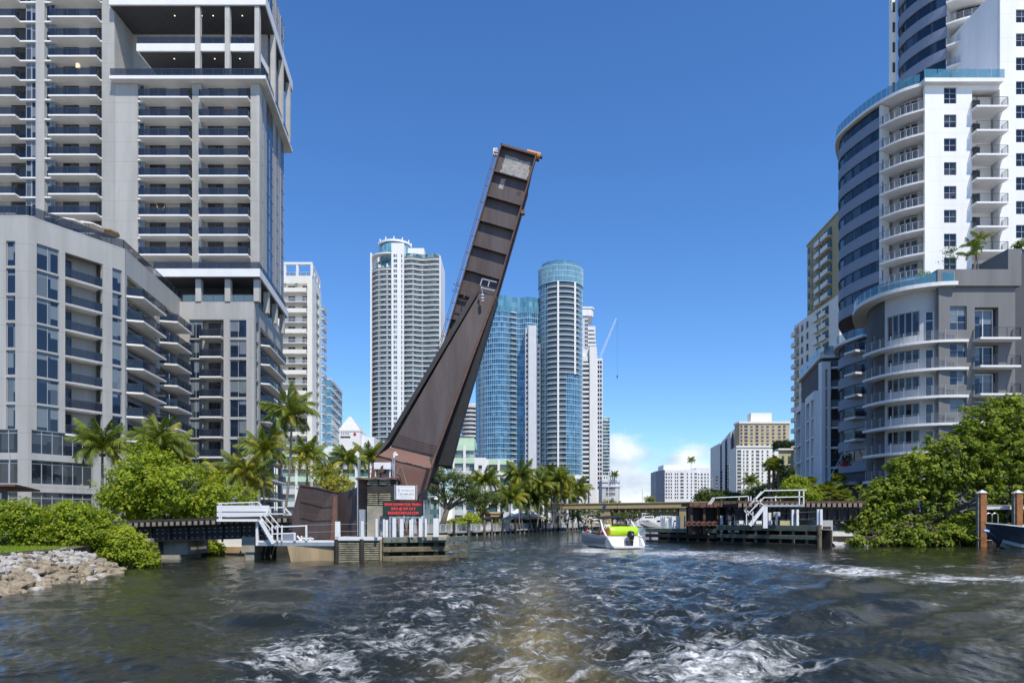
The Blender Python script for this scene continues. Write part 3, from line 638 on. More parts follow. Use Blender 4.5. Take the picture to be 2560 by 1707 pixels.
# roof terrace umbrellas and loungers
mat('canvas_white', (.72, .70, .66), .8, .05); mat('canvas_brown', (.36, .27, .18), .8, .08)
def umbrella(u, v, Y, r, m, label, zb):
    c = P(u, v, Y); o = thing('parasol', label, 'parasol', (c.x, c.y, zb), 'parasols')
    k = MB(); n = 8; ring = [(c.x + r * math.cos(2 * math.pi * i / n), c.y + r * math.sin(2 * math.pi * i / n), c.z - .5 * r * .55) for i in range(n)]
    for i in range(n): k.poly([ring[i], ring[(i + 1) % n], (c.x, c.y, c.z)]); a, d = ring[i], ring[(i + 1) % n]; k.poly([a, (a[0], a[1], a[2] - .18), (d[0], d[1], d[2] - .18), d])
    k.build('canopy', m, o); k = MB(); k.tube([(c.x, c.y, zb), (c.x, c.y, c.z - .02)], .035, 6); k.build('pole', 'frame_grey', o)
    k = MB(); k.tube([(c.x, c.y, zb), (c.x, c.y, zb + .1)], .3, 10); k.build('base', 'frame_dark', o)
ZRD = ZR - .2
umbrella(222, 557, 86.5, 1.7, 'canvas_white', 'white parasol open on the roof terrace of the grey wing', ZRD)
umbrella(266, 572, 90, 1.6, 'canvas_brown', 'brown parasol on the roof terrace with faded canvas', ZRD)
umbrella(178, 548, 84, 1.5, 'canvas_white', 'white parasol half hidden by the roof railing', ZRD)
for i, (u, Y) in enumerate(((205, 85.2), (236, 87), (255, 88.5), (283, 91))):
    o = thing('sun_lounger', 'low brown sun lounger behind the roof terrace railing', 'lounger', (XU(u, Y), Y, ZRD), 'loungers on the roof terrace'); x, y, z = XU(u, Y), Y, ZRD
    k = MB(); k.box(x - .35, x + .35, y - .9, y + .5, z + .28, z + .38); k.build('seat', 'canvas_brown', o)
    k = MB(); k.extrude([(x - .35, y + .5, z + .3), (x - .35, y + 1.1, z + .9), (x - .35, y + 1.15, z + .83), (x - .35, y + .55, z + .25)], (.7, 0, 0)); k.build('backrest', 'canvas_brown', o)
    for sx_ in (-.3, .3):
        for sy in (-.8, .4): k = MB(); k.box(x + sx_ - .03, x + sx_ + .03, y + sy - .03, y + sy + .03, z, z + .279); k.build('leg', 'frame_dark', o)
# ------------------------------------------------------------------ white and slate apartment tower on the right bank
rt = thing('apartment_tower', 'white and slate blue apartment tower with rounded banded corner on the right bank', 'building', (60, 100, .5))
YR = 89.0
wf = Fac([(XU(2312, YR), YR), (XU(2700, YR), YR)]); Sw = lambda u: wf.su(u)
FR = 59.5 / FP * YR
zwin = [ZV(319 + 59.5 * k, YR) for k in range(-1, 8)]
holes = [(Sw(2360), Sw(2391), z, z + (2.1 if k == 0 else 1.68)) for k, z in enumerate(zwin)]
zbal = [ZV(276 + 59.5 * k, YR) for k in range(0, 8)]
ZRR = ZV(213, YR)
holes += [(Sw(2430), Sw(2499.5), 15, ZRR - .6)]
zw2 = [ZV(57 + 59.8 * k, YR) for k in range(-2, 11)]
holes2 = [(Sw(2540), Sw(2572), z, z + 1.7) for z in zw2]
k = MB(); wall(k, wf, 0, Sw(2500), 15, ZRR, holes, .35); wall(k, wf, Sw(2500), wf.len, 10, 72, holes2, .35)
band(k, wf, Sw(2428), Sw(2500), -2.0, -1.7, 15, ZRR - .6); k.box(XU(2500, YR) + .36, 90, YR + .4, YR + 12, 10, 72)
k.box(XU(2312, YR) + .36, XU(2500, YR), YR + 2.05, YR + 14, 15, ZRR - .3); k.box(XU(2499, YR) - .1, XU(2500, YR) + .4, YR + .37, YR + 12, ZRR, 72)
k.build('wall', 'white_wall', rt)
for z, h in zip(zwin, [2.1] + [1.68] * 8): window(rt, wf, Sw(2360), Sw(2391), z, z + h, t=-.12, cols=2, rows=2 if h < 2 else 3, gl='glass_dark', frame='frame_grey', fw=.06)
for z in zw2: window(rt, wf, Sw(2540), Sw(2572), z, z + 1.7, t=-.12, cols=2, rows=2, gl='glass_dark', frame='frame_grey', fw=.06)
for z in zbal:
    balcony(rt, wf, Sw(2427), Sw(2506), z, dep=1.15, bars=True)
    window(rt, wf, Sw(2432), Sw(2471), z + .02, z + 2.3, t=-1.6, cols=2, gl='glass_dark', frame='frame_dark', name='balcony_door')
    k = MB(); band(k, wf, Sw(2430.2), Sw(2499.3), -1.69, -.01, z - .24, z - .012); k.build('floor_slab', 'slab_white', rt)
CURVE = [(57.5, 116), (53.2, 109.5), (50.4, 105.2), (48.95, 102.4), (48.5, 100.4), (48.75, 98), (49.3, 95.4), (50.0, 93.3), (50.9, 91.6), (52.0, 90.2), (53.8, 89.0)]
def smooth(pts, n=3):
    out = []
    for i in range(len(pts) - 1):
        a, b_, c, d = [Vector(pts[max(0, min(len(pts) - 1, i + j))]) for j in (-1, 0, 1, 2)]
        for j in range(n):
            t_ = j / n; out.append(tuple(0.5 * ((2 * b_) + (c - a) * t_ + (2 * a - 5 * b_ + 4 * c - d) * t_ ** 2 + (3 * b_ - a - 3 * c + d) * t_ ** 3)))
    return out + [tuple(pts[-1])]
cv = Fac(smooth(CURVE))
sB = cv.su(2205); sA = 0.0
def inner(f, t, s0=0, s1=None):
    return [tuple(f.at(q, t)) for q in f.stations(s0, f.len if s1 is None else s1)]
def banded(parent, f, s0, s1, z0, z1, fh, bh, gl, wall_m, nwin, off=0.0):
    """spandrel bands with strip windows set back between them"""
    n = int(round((z1 - z0) / fh)); fh = (z1 - z0) / n
    k = MB(); band(k, f, s0, s1, -.3, 0, 0, bh); bm_ = k.mesh('spandrel', wall_m)
    w = (s1 - s0) / nwin
    for i in range(n):
        z = z0 + i * fh; inst('spandrel', bm_, parent, T(0, 0, z))
        for j in range(nwin): window(parent, f, s0 + j * w + .02, s0 + (j + 1) * w - .02, z + bh, z + fh, t=-.12, cols=1, gl=gl, frame='frame_dark', fw=.06)
ZL = 31.8
banded(rt, cv, sA, sB, ZL, ZRR - .25, 3.1, 1.5, 'glass_navy', 'slate_blue', 14)
k = MB(); k.prism(inner(cv, -.35, sA, sB) + [(56, 98), (59, 114)], ZL, ZRR - .3); k.prism(inner(cv, -2.2, sB) + [(54, 100), (52, 100)], 15, ZRR - .3); k.build('core', 'light_wall', rt)
for z in zbal:
    k = MB(); band(k, cv, sB, cv.len - .02, -2.1, .55, z - .26, z); o = k.build('balcony', 'slab_white', rt)
    k = MB()
    for j in range(9): q = cv.at(sB + (cv.len - sB) * j / 8 * .99, .45); k.box(q.x - .03, q.x + .03, q.y - .03, q.y + .03, z, z + 1.0)
    for j in range(6): band(k, cv, sB + .02, cv.len - .05, .43, .45 if j < 5 else .47, z + .16 + j * .16, z + .18 + j * .16)
    band(k, cv, sB + .02, cv.len - .05, .42, .48, z + 1.0, z + 1.05); k.build('railing', 'frame_grey', o)
    for a, c in ((.28, .46), (.47, .65), (.66, .84)): window(rt, cv, sB + (cv.len - sB) * a, sB + (cv.len - sB) * c, z + .02, z + 2.5, t=-1.55, cols=1, gl='glass_dark', frame='frame_grey', name='balcony_door')
k = MB(); band(k, cv, sB - .35, sB, -1.5, .1, 15, ZRR - .3); k.build('pier', 'pale_grey', rt)
# roof slab with blue glass guard
k = MB(); band(k, cv, sA, cv.len - .4, -4, .42, ZRR - .2, ZRR + .2); k.box(53.4, XU(2500, YR) - .02, YR - .7, YR + 9, ZRR + .003, ZRR + .5); k.build('roof_slab', 'slab_white', rt)
k = MB()
for j in range(40):
    a, c = sA + (cv.len - sA - .5) * j / 40, sA + (cv.len - sA - .5) * (j + 1) / 40; band(k, cv, a + .03, c - .03, .34, .36, ZRR + .22, ZRR + 1.4)
for j in range(6): x = 53.3 + j * 1.75; k.box(x + .04, x + 1.7, YR - .66, YR - .64, ZRR + .5, ZRR + 1.65)
o = k.build('glass_guard', 'rail_glass_blue', rt)
# upper shaft set back behind the roof
UP = smooth([(70, 118), (64.5, 111.5), (61, 107.4), (59.6, 105.4), (59.45, 103.6), (59.9, 101.8), (60.8, 99.8), (62.3, 98), (64.5, 96.6), (67.7, 95.5)])
uv = Fac(UP); uB = uv.su(2367); uA = uv.su(2237)
banded(rt, uv, 0.0, uB, ZRR + .2, 84, 3.1, 1.5, 'glass_navy', 'slate_blue', 12)
k = MB(); k.prism(inner(uv, -.35, 0.0, uB) + [(70, 104), (72, 116)], ZRR, 84); k.prism(inner(uv, -2, uB) + [(68, 106), (64, 106)], ZRR, 84); k.box(67.5, 75, 97.6, 110, ZRR, 84); k.build('core', 'light_wall', rt)
for i in range(8):
    z = ZRR + 1.8 + i * 3.1
    k = MB(); band(k, uv, uB, uv.len, -1.9, .6, z - .26, z); o = k.build('balcony', 'slab_white', rt)
    k = MB(); 
    for j in range(6): band(k, uv, uB + .02, uv.len - .05, .46, .48, z + .16 + j * .16, z + .18 + j * .16)
    for j in range(7): q = uv.at(uB + (uv.len - uB) * j / 6 * .99, .47); k.box(q.x - .03, q.x + .03, q.y - .03, q.y + .03, z, z + 1.05)
    k.build('railing', 'frame_grey', o)
    for a, c in ((.2, .4), (.41, .62), (.63, .82)): window(rt, uv, uB + (uv.len - uB) * a, uB + (uv.len - uB) * c, z + .02, z + 2.5, t=-1.4, cols=1, gl='glass_navy', frame='frame_dark', name='balcony_door')
be = Fac([(60.4, 124), (59.0, 112.5)])
k = MB(); k.box(58.75, 59.5, 105.6, 106.4, 14, 84); k.build('rear_wing', 'cream', rt)
for i in range(10): 
    z = ZRR - 3 + i * 3.1; k = MB(); k.box(58.85, 59.2, 105.5, 105.6, z, z + 1.5); k.build('window', 'glass_dark', rt)
# lower rounded part: open terrace, banded floors with small balconies
LZ = 28.2
k = MB(); band(k, cv, sA, cv.su(2166), -3, .6, LZ - .35, LZ); k.build('terrace_slab', 'slab_white', rt)
k = MB()
for j in range(14): a = sA + (cv.su(2166) - sA) * j / 14; c = sA + (cv.su(2166) - sA) * (j + 1) / 14; band(k, cv, a + .03, c - .03, .48, .5, LZ + .03, LZ + 1.15)
k.build('glass_guard', 'rail_glass_blue', rt)
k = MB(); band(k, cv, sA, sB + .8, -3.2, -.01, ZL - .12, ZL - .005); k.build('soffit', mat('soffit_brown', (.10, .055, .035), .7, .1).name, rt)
k = MB(); band(k, cv, sA, sB + .8, -3.4, -3.0, LZ, ZL - .12); k.build('recessed_storey', 'glass_navy', rt)
k = MB(); q = cv.at(cv.su(2136), -.8); k.tube([(q.x, q.y, LZ), (q.x, q.y, ZL - .12)], .5, 14); k.build('column', 'white_wall', rt, smooth=True)
banded(rt, cv, sA, cv.su(2166), 9.2, LZ - .36, 3.1, 1.45, 'glass_navy', 'slate_blue', 9)
k = MB(); k.prism(inner(cv, -.35, sA, cv.su(2166)) + [(56, 98), (59, 114)], .5, LZ - .4); k.build('core', 'dark_wall', rt)
for i in range(6):
    z = 9.2 + i * 3.1 + 1.4
    for u0, u1, d in ((2128, 2162, 1.5), (2080, 2091, 1.5)):
        if i == 0 and u0 > 2100: continue
        balcony(rt, cv, cv.su(max(u0, 2096)) if u0 > 2100 else cv.su(2098) * .80, cv.su(u1) if u0 > 2100 else cv.su(2098) * .99, z, dep=d, cut=.4, th=.3)
# canopy on cables with red flowers
k = MB(); cvs = [cv.at(cv.su(2100), .3), cv.at(cv.su(2150), .3), cv.at(cv.su(2150), 3.6), cv.at(cv.su(2105), 4.6)]
k.prism([tuple(q) for q in cvs], 7.3, 7.75); k.build('canopy', 'pale_grey', rt)
for a, c in ((cv.at(cv.su(2110), 4.2), cv.at(cv.su(2112), .05)), (cv.at(cv.su(2128), 3.8), cv.at(cv.su(2130), .05)), (cv.at(cv.su(2106), 4.4), cv.at(cv.su(2100), .05))):
    k = MB(); k.tube([(a.x, a.y, 7.7), (c.x, c.y, 14)], .06, 6); k.build('cable', 'pale_grey', rt)

# ------------------------------------------------------------------ grey podium building in front of it
pd = thing('apartment_building', 'grey four storey waterfront building with curved white slabs and glass roof terrace', 'building', (50, 80, .5))
YP = 75.0
pf = Fac([(XU(2347, YP), YP), (XU(2640, YP), YP)]); Sp = lambda u: pf.su(u)
zp = [ZV(850 + 68.9 * k, YP) for k in range(6)]            # floor levels at the balconies
PT = ZV(717, YP)
holes = []
wz = [(ZV(824, YP), ZV(765, YP)), (ZV(893, YP), ZV(857, YP)), (ZV(962, YP), ZV(925, YP)), (ZV(1031, YP), ZV(994, YP)), (ZV(1100, YP), ZV(1063, YP)), (ZV(1170, YP), ZV(1132, YP))]
for a, c in wz: holes.append((Sp(2375), Sp(2417), a, c))
for j in range(6): holes.append((Sp(2437), Sp(2496), zp[j], zp[j] + (3.6 if j == 0 else 2.5)))
k = MB(); wall(k, pf, 0, Sp(2538), .5, PT, holes, .45); k.box(XU(2347, YP) + .1, XU(2538, YP), YP + 1.6, YP + 12, .5, PT - .1); k.build('wall', 'grey_wall', pd)
k = MB(); k.box(XU(2538, YP), XU(2640, YP), YP + 1.0, YP + 12, .5, ZV(625, YP)); k.build('side_wall', 'dark_wall', pd)
k = MB(); k.box(XU(2347, YP) - .35, XU(2548, YP), YP - .35, YP + 10, PT + .003, ZV(676, YP)); k.box(XU(2515, YP), XU(2548, YP) - .01, YP - .33, YP + 8, ZV(676, YP) + .003, ZV(625, YP)); k.build('parapet', 'grey_wall', pd)
k = MB(); k.box(XU(2436, YP), XU(2497, YP), YP + 1.2, YP + 1.59, .5, PT - .1); k.box(XU(2437, YP), XU(2496, YP), YP + .1, YP + .6, zp[0] + 3.62, PT - .5); k.build('recess_wall', 'light_wall', pd)
for a, c in wz: window(pd, pf, Sp(2375), Sp(2417), a, c, t=-.2, cols=2, rows=3 if c - a > 2 else 2, gl='glass_tower', frame='frame_grey', fw=.06)
for j in range(6):
    window(pd, pf, Sp(2441), Sp(2492), zp[j] + .03, zp[j] + (3.5 if j == 0 else 2.45), t=-.62, cols=2, gl='glass_tower', frame='frame_white', fw=.09, name='balcony_door')
    balcony(pd, pf, Sp(2431), Sp(2531), zp[j], dep=1.3, bars=True, th=.22)
PC = smooth([(47.6, 91), (45.3, 87.2), (44.0, 84.4), (43.4, 82), (43.6, 79.6), (44.3, 78), (45.4, 76.9), (47.2, 76.1), (49.2, 75.9)])
pc = Fac(PC); sD = pc.su(2212); sE = pc.su(2338)
hol = []
for j in range(6): hol.append((sD + .3, sD + (sE - sD) * .72, zp[j] + 1.0, zp[j] + (3.75 if j == 0 else 2.5))); hol.append((sD + (sE - sD) * .82, sE - .1, zp[j] + .02, zp[j] + (3.6 if j == 0 else 2.4)))
k = MB(); wall(k, pc, sD, pc.len - .02, .5, PT, hol, .3); k.build('curved_wall', 'light_wall', pd)
k = MB(); hd = [(pc.su(2180), pc.su(2188), zp[j] + .8, zp[j] + 2.4) for j in range(6)]; wall(k, pc, 0, sD - .003, .5, PT, hd, .3); k.build('dark_end_wall', 'dark_wall', pd)
k = MB(); k.prism(inner(pc, -.32) + [(54, 80), (54, 90)], .5, PT - .02); k.build('core', 'dark_wall', pd)
for j in range(6):
    zt = zp[j] + (3.75 if j == 0 else 2.5); s0_, s1_ = sD + .3, sD + (sE - sD) * .72
    for i in range(5): window(pd, pc, s0_ + (s1_ - s0_) * i / 5 + .02, s0_ + (s1_ - s0_) * (i + 1) / 5 - .02, zp[j] + 1.0, zt, t=-.1, cols=1, gl='glass_dark', frame='frame_grey', fw=.06)
    window(pd, pc, sD + (sE - sD) * .82, sE - .1, zp[j] + .03, zp[j] + (3.6 if j == 0 else 2.4), t=-.12, cols=1, rows=(.7,) if j == 0 else 1, gl='glass_navy', frame='frame_white', fw=.1, name='door')
    window(pd, pc, pc.su(2180), pc.su(2188), zp[j] + .8, zp[j] + 2.4, t=-.1, cols=2, rows=2, gl='glass_tower', frame='frame_grey')
    # curved balcony slab with wire guard
    e = MB(); band(e, pc, pc.su(2185), pc.len - .4, -.2, 1.35, zp[j] - .28, zp[j]); q0 = pc.at(pc.len - .4, 1.35); e.box(q0.x + .003, q0.x + 1.2, q0.y, q0.y + 1.2, zp[j] - .28, zp[j]); o = e.build('balcony', 'slab_white', pd)
    e = MB(); sp0 = pc.su(2190)
    for i in range(9): q = pc.at(sp0 + (pc.len - .45 - sp0) * i / 8, 1.25); e.box(q.x - .03, q.x + .03, q.y - .03, q.y + .03, zp[j], zp[j] + 1.1)
    for i in range(7): band(e, pc, sp0, pc.len - .45, 1.235, 1.255, zp[j] + .15 + i * .15, zp[j] + .17 + i * .15)
    e.build('railing', 'frame_grey', o)
k = MB(); band(k, pc, .2, pc.len - .5, -3, 1.6, PT + .0, PT + .42); k.build('roof_slab', 'slab_white', pd)
k = MB()
for j in range(18): a, c = .4 + (pc.len - 1.2) * j / 18, .4 + (pc.len - 1.2) * (j + 1) / 18; band(k, pc, a + .03, c - .03, 1.45, 1.47, PT + .45, PT + 1.5)
o = k.build('glass_guard', 'rail_glass_blue', pd)
k = MB()
for j in range(19): q = pc.at(.4 + (pc.len - 1.2) * j / 18, 1.42); k.box(q.x - .025, q.x + .025, q.y - .025, q.y + .025, PT + .42, PT + 1.5)
k.build('guard_posts', 'frame_grey', o)

# ------------------------------------------------------------------ white-framed block behind, left of the rounded tower
fb = thing('townhouse_block', 'dark blue block with tall white balcony frames and blue glass roof guard', 'building', (52, 115, .5))
ff = Fac([(53, 125), (48.6, 107)]); fr = Fac([(48.6, 107), (51.5, 107)])
FT = 27.6
k = MB(); k.prism([(53, 125), (48.6, 107), (51.5, 107), (58, 112), (58, 125)], .5, FT); k.build('wall', 'dark_wall', fb)
k = MB(); k.prism([(52.6, 126), (48.0, 106.4), (51.6, 106.4), (58, 112), (58, 126)], FT + .003, FT + .5); k.build('roof_slab', 'slab_white', fb)
for f_ in (ff, fr):
    k = MB(); band(k, f_, .1, f_.len - .1, .35, .37, FT + .52, FT + 1.9); k.build('glass_guard', 'rail_glass_blue', fb)
for f_, u0, u1, zt in ((ff, 2006, 2021, ZV(1010, 120)), (ff, 2032, 2044, ZV(990, 112)), (fr, 2046, 2068, ZV(908, 107)), (ff, 2044.5, 2055.8, ZV(985, 110))):
    s0_, s1_ = f_.su(u0), f_.su(u1); k = MB(); z = .6; n = int((zt - .6) / 3.05)
    band(k, f_, s0_, s0_ + .55, 0, 1.2, .5, zt); band(k, f_, s1_ - .45, s1_, 0, 1.2, .5, zt); band(k, f_, s0_ + .55, s1_ - .45, 0, 1.2, zt - 1.2, zt)
    for i in range(1, n): band(k, f_, s0_ + .55, s1_ - .45, 0, 1.15, zt - 1.2 - i * 3.05, zt - .95 - i * 3.05)
    k.build('balcony_frame', 'white_wall', fb)
    for i in range(n): window(fb, f_, s0_ + .6, s1_ - .5, zt - 1.2 - (i + 1) * 3.05 + .3, zt - 1.25 - i * 3.05, t=.1, cols=3, gl='glass_navy', frame='frame_dark')
# ------------------------------------------------------------------ distant buildings
def grid_windows(parent, f, us, zs, h, gl='glass_dark', cols=2, rows=1, t=.0, fw=.1, frame='frame_white', plain=False):
    for u0, u1 in us:
        a, c = f.su(u0), f.su(u1)
        if a > c: a, c = c, a
        for z in zs:
            if plain: Mw, w = f.frame(a, c - a, z, t); inst('window', plain_win(w, h, gl), parent, Mw)
            else: window(parent, f, a, c, z, z + h, t=t, cols=cols, rows=rows, gl=gl, frame=frame, fw=fw)
def plain_win(w, h, gl, rim='frame_white'):
    kk = ('pw', round(w, 1), round(h, 1), gl)
    if kk not in CACHE:
        q = MB(); q.box(0, w, -.02, .1, 0, h, 0); q.box(-.1, w + .1, -.12, .05, -.15, 0, 1); CACHE[kk] = q.mesh('window', [gl, rim])
    return CACHE[kk]
# tan and white stepped tower behind the slate one
ta = thing('apartment_tower', 'ochre topped cream apartment tower behind the slate blue rounded tower', 'building', (90, 185, .5))
t1 = Fac([(81.0, 196), (80.6, 168)]); 
k = MB(); k.prism([(81.0, 196), (80.6, 168), (100, 168), (100, 196)], .5, 58); k.build('wall', 'cream', ta)
k = MB(); k.prism([(81.75, 189), (80.55, 167.9), (99, 167.9), (99, 189)], 58.003, 78); k.prism([(81.6, 189.3), (80.3, 167.6), (99, 167.6), (99, 189.3)], 78.003, 78.5); k.build('upper_wall', 'ochre', ta)
zs = [6 + 3.05 * i for i in range(17)]; zu = [59 + 3.05 * i for i in range(6)]
grid_windows(ta, t1, [(2003, 2008), (2016, 2021)], zs, 1.9, t=.03, cols=1, rows=2, plain=True)
grid_windows(ta, t1, [(2022, 2026), (2036, 2040)], zu, 1.9, t=.25, cols=1, plain=True)
for u0, u1, zz in ((1986, 1997, zs), (2040, 2052, zs), (2056, 2072, zs), (2044, 2056, zu), (2060, 2078, zu)):
    for z in zz:
        a, c = sorted((t1.su(u0), t1.su(u1))); k = MB(); k.box(0, c - a, -1.0, .1, -.2, 1.0); Mw, w = t1.frame(a, c - a, z, .05)
        kk = ('tb', round(w, 1))
        if kk not in CACHE:
            q = MB(); q.box(0, w, -1.0, .1, -.2, .0); q.box(0, w, -1.0, -.92, 0, 1.0); q.box(.1, w - .1, -.02, .05, .05, 2.3, 1); CACHE[kk] = q.mesh('balcony', ['cream', 'glass_dark'])
        inst('balcony', CACHE[kk], ta, Mw)
# beige stepped tower and its grey flank
w2 = thing('apartment_tower', 'beige and white stepped apartment tower with hipped roofs far up the river', 'building', (115, 335, .5))
Y2 = 330.0; f2 = Fac([(XU(1841, Y2), Y2), (XU(1975, Y2), Y2)])
k = MB(); za = ZV(1118, Y2); zt = ZV(1058, Y2)
k.box(XU(1841, Y2), XU(1950, Y2), Y2, Y2 + 9, .5, za); k.box(XU(1950, Y2) + .01, XU(1975, Y2), Y2 + 3, Y2 + 12, .5, za - 8); k.build('wall', 'cream', w2)
k = MB(); k.box(XU(1850, Y2), XU(1975, Y2), Y2 + .6, Y2 + 8, za + .003, zt); k.build('upper_wall', 'tan', w2)
k = MB(); k.box(XU(1848, Y2), XU(1977, Y2), Y2 + .2, Y2 + 8.5, zt + .003, zt + 1); k.box(XU(1883, Y2), XU(1935, Y2), Y2 + 3, Y2 + 8, zt + 1, zt + 5.5); k.box(XU(1840, Y2), XU(1951, Y2), Y2 - .4, Y2 + .55, za + .003, za + .8); k.build('cornice', 'cream', w2)
k = MB()
for i, (u0, u1, vt, dy) in enumerate(((1826, 1849.5, 1066, 10), (1812, 1826.3, 1082, 26), (1800, 1812.3, 1098, 42), (1776, 1800.3, 1110, 60))):
    Yb = Y2 + dy; k.prism([(XU(u0, Yb + 22), Yb + 22), (XU(u1, Yb - 6), Yb - 6), (XU(u1 + 8, Yb), Yb), (XU(u1 + 6, Yb + 24), Yb + 24)], .5, ZV(vt, Yb))
k.build('stepped_flank', 'pale_grey', w2)
fh = 9.0 / FP * Y2
zz = [za - 1.8 - fh * i for i in range(13)]; zu = [za + .9 + fh * i for i in range(7)]
grid_windows(w2, f2, [(1858, 1861), (1866, 1871), (1879, 1884), (1890, 1898), (1904, 1908), (1917, 1921), (1931, 1936)], [z - .6 for z in zz], .85, t=.06, plain=True)
grid_windows(w2, f2, [(1843, 1853)], [z - .6 for z in zz], 1.05, t=.06, plain=True)
grid_windows(w2, f2, [(1877, 1883), (1904, 1910), (1917, 1923), (1931, 1937), (1946, 1953)], zu, .85, t=-.55, plain=True, gl='glass_tower')
grid_windows(w2, f2, [(1852, 1857), (1862, 1870), (1890, 1897), (1959, 1965)], zu, 1.05, t=-.55, plain=True)
for dy, us in ((10, ((1829, 1834), (1839, 1845))), (26, ((1815, 1819), (1821, 1825))), (42, ((1802, 1806),)), (60, ((1779, 1784), (1789, 1795)))):
    ux = {10: (1826, 1849.5), 26: (1812, 1826.3), 42: (1800, 1812.3), 60: (1776, 1800.3)}[dy]; fq = Fac([(XU(ux[0], Y2 + dy + 22), Y2 + dy + 22), (XU(ux[1], Y2 + dy - 6), Y2 + dy - 6)]); grid_windows(w2, fq, us, [z - 2 - dy * .12 for z in zz], 1.1, t=.05, plain=True)
# white building by the water
w1 = thing('apartment_building', 'white apartment block with blue grey end wall and roof palm by the river bend', 'building', (115, 455, .5))
Y1 = 450.0; f1 = Fac([(XU(1662, Y1), Y1), (XU(1778, Y1), Y1)])
k = MB(); k.box(XU(1662, Y1), XU(1744, Y1), Y1, Y1 + 30, .5, ZV(1174, Y1)); k.box(XU(1744, Y1), XU(1778, Y1), Y1 + 3, Y1 + 30, .5, ZV(1168, Y1)); k.box(XU(1663, Y1), XU(1712, Y1), Y1 + 5, Y1 + 22, ZV(1174, Y1) + .003, ZV(1160, Y1)); k.build('wall', 'white_wall', w1)
k = MB(); k.prism([(XU(1650, Y1), Y1 + 12), (XU(1662, Y1) - .03, Y1), (XU(1662, Y1) - .03, Y1 + 30), (XU(1650, Y1), Y1 + 30)], .5, ZV(1174, Y1)); k.build('end_wall', 'slate_blue', w1)
fh1 = 8.4 / FP * Y1
zs1 = [ZV(1186 + 8.4 * i, Y1) for i in range(8)]
grid_windows(w1, f1, [(1664, 1668), (1671, 1674), (1677, 1680), (1687, 1690), (1692.5, 1695.5), (1701, 1709), (1717, 1720), (1727, 1730), (1736, 1742)], zs1, 1.0, t=.05, plain=True, gl='glass_dark')
grid_windows(w1, f1, [(1748, 1751), (1755, 1760), (1764, 1768), (1772, 1775)], zs1, .95, t=-2.9, plain=True)
# small yellow house
yh = thing('house', 'pale yellow low building with awnings beside the dark trees', 'building', (60, 165, .5))
k = MB(); Yy = 165; k.prism([(XU(1946, Yy), Yy), (XU(1985, Yy), Yy), (XU(1985, Yy + 9), Yy + 9), (XU(1946, Yy + 9), Yy + 9)], .5, ZV(1125, Yy)); k.prism([(XU(1985, Yy), Yy - 2), (XU(2010, Yy), Yy - 2), (XU(2010, Yy + 9), Yy + 9), (XU(1987, Yy + 9), Yy + 9)], .5, ZV(1118, Yy)); k.build('wall', mat('pale_yellow', (.50, .45, .26), .8, .04).name, yh)
k = MB(); k.box(XU(1944, Yy), XU(1985, Yy), Yy - .5, Yy + 1.5, ZV(1125, Yy) + .003, ZV(1121, Yy)); k.box(XU(1984, Yy), XU(2012, Yy), Yy - 2.5, Yy + 1.5, ZV(1118, Yy) + .003, ZV(1114, Yy)); k.build('cornice', 'cream', yh)
fy = Fac([(XU(1946, Yy), Yy), (XU(1985, Yy), Yy)]); fy2 = Fac([(XU(1985, Yy), Yy - 2), (XU(2010, Yy), Yy - 2)])
grid_windows(yh, fy, [(1955, 1960), (1970, 1975)], [ZV(1160, Yy), ZV(1195, Yy)], 2.0, t=.1, plain=True)
grid_windows(yh, fy2, [(1992, 1999)], [ZV(1155, Yy), ZV(1190, Yy)], 2.2, t=.1, plain=True)
for z in (ZV(1136, Yy), ZV(1168, Yy)):
    k = MB(); x0, x1 = XU(1989, Yy), XU(2002, Yy); k.extrude([(x0, Yy - 2.02, z), (x0, Yy - 3.2, z - .9), (x0, Yy - 2.02, z - .9)], (x1 - x0, 0, 0)); k.build('awning', 'slate_blue', yh)

# ------------------------------------------------------------------ skyline in the middle
# round-crowned white tower
c1 = thing('apartment_tower', 'tall white tower with round glass crown and curved balconies left of the bridge', 'building', (-60, 405, .5))
YC = 400.0
bay = Fac(smooth([(XU(929, 408), 408.0), (XU(932, 402), 402.0), (XU(941, 398.6), 398.6), (XU(955, 397.2), 397.2), (XU(968, 396.8), 396.8), (XU(979, 397), 397.0)]))
wav = Fac(smooth([(XU(1010, 397.5), 397.5), (XU(1022, 396.6), 396.6), (XU(1034, 396.7), 396.7), (XU(1050, 398.2), 398.2), (XU(1064, 398.4), 398.4), (XU(1084, 397.4), 397.4), (XU(1099, 397.6), 397.6)]))
zc = [ZV(674 + 12.64 * i, 398) for i in range(40)]
k = MB(); xs = [XU(925.6, 400), XU(929, 400)]; k.box(xs[0], xs[1], 400, 425, .5, ZV(632, 400)); k.box(XU(979, 397), XU(1010, 397), 396.2, 425, .5, ZV(609, 397))
k.box(XU(1010, 405), XU(1060, 405), 405, 425, zc[0], ZV(612, 400)); k.box(XU(1098, 399), XU(1101.5, 399), 398.6, 425, .5, ZV(640, 399)); k.box(XU(929, 400), XU(945, 400), 404, 420, zc[0], ZV(632, 400)); k.build('wall', 'white_wall', c1)
k = MB(); k.prism(inner(bay, -2.2) + [(XU(979, 400), 412), (XU(929, 400), 412)], .5, ZV(650, 398)); k.prism(inner(wav, -2.0) + [(XU(1099, 400), 412), (XU(1010, 400), 412)], .5, ZV(632, 398)); k.build('glazing', 'glass_green', c1)
k = MB(); k.tube([(XU(987, 408), 409, ZV(660, 398)), (XU(987, 408), 409, ZV(599, 398))], 9.4, 36); k.build('crown_drum', 'glass_crown', c1, smooth=True)
k = MB(); k.tube([(XU(987, 408), 409, ZV(600, 398)), (XU(987, 408), 409, ZV(595, 398))], 9.9, 36)
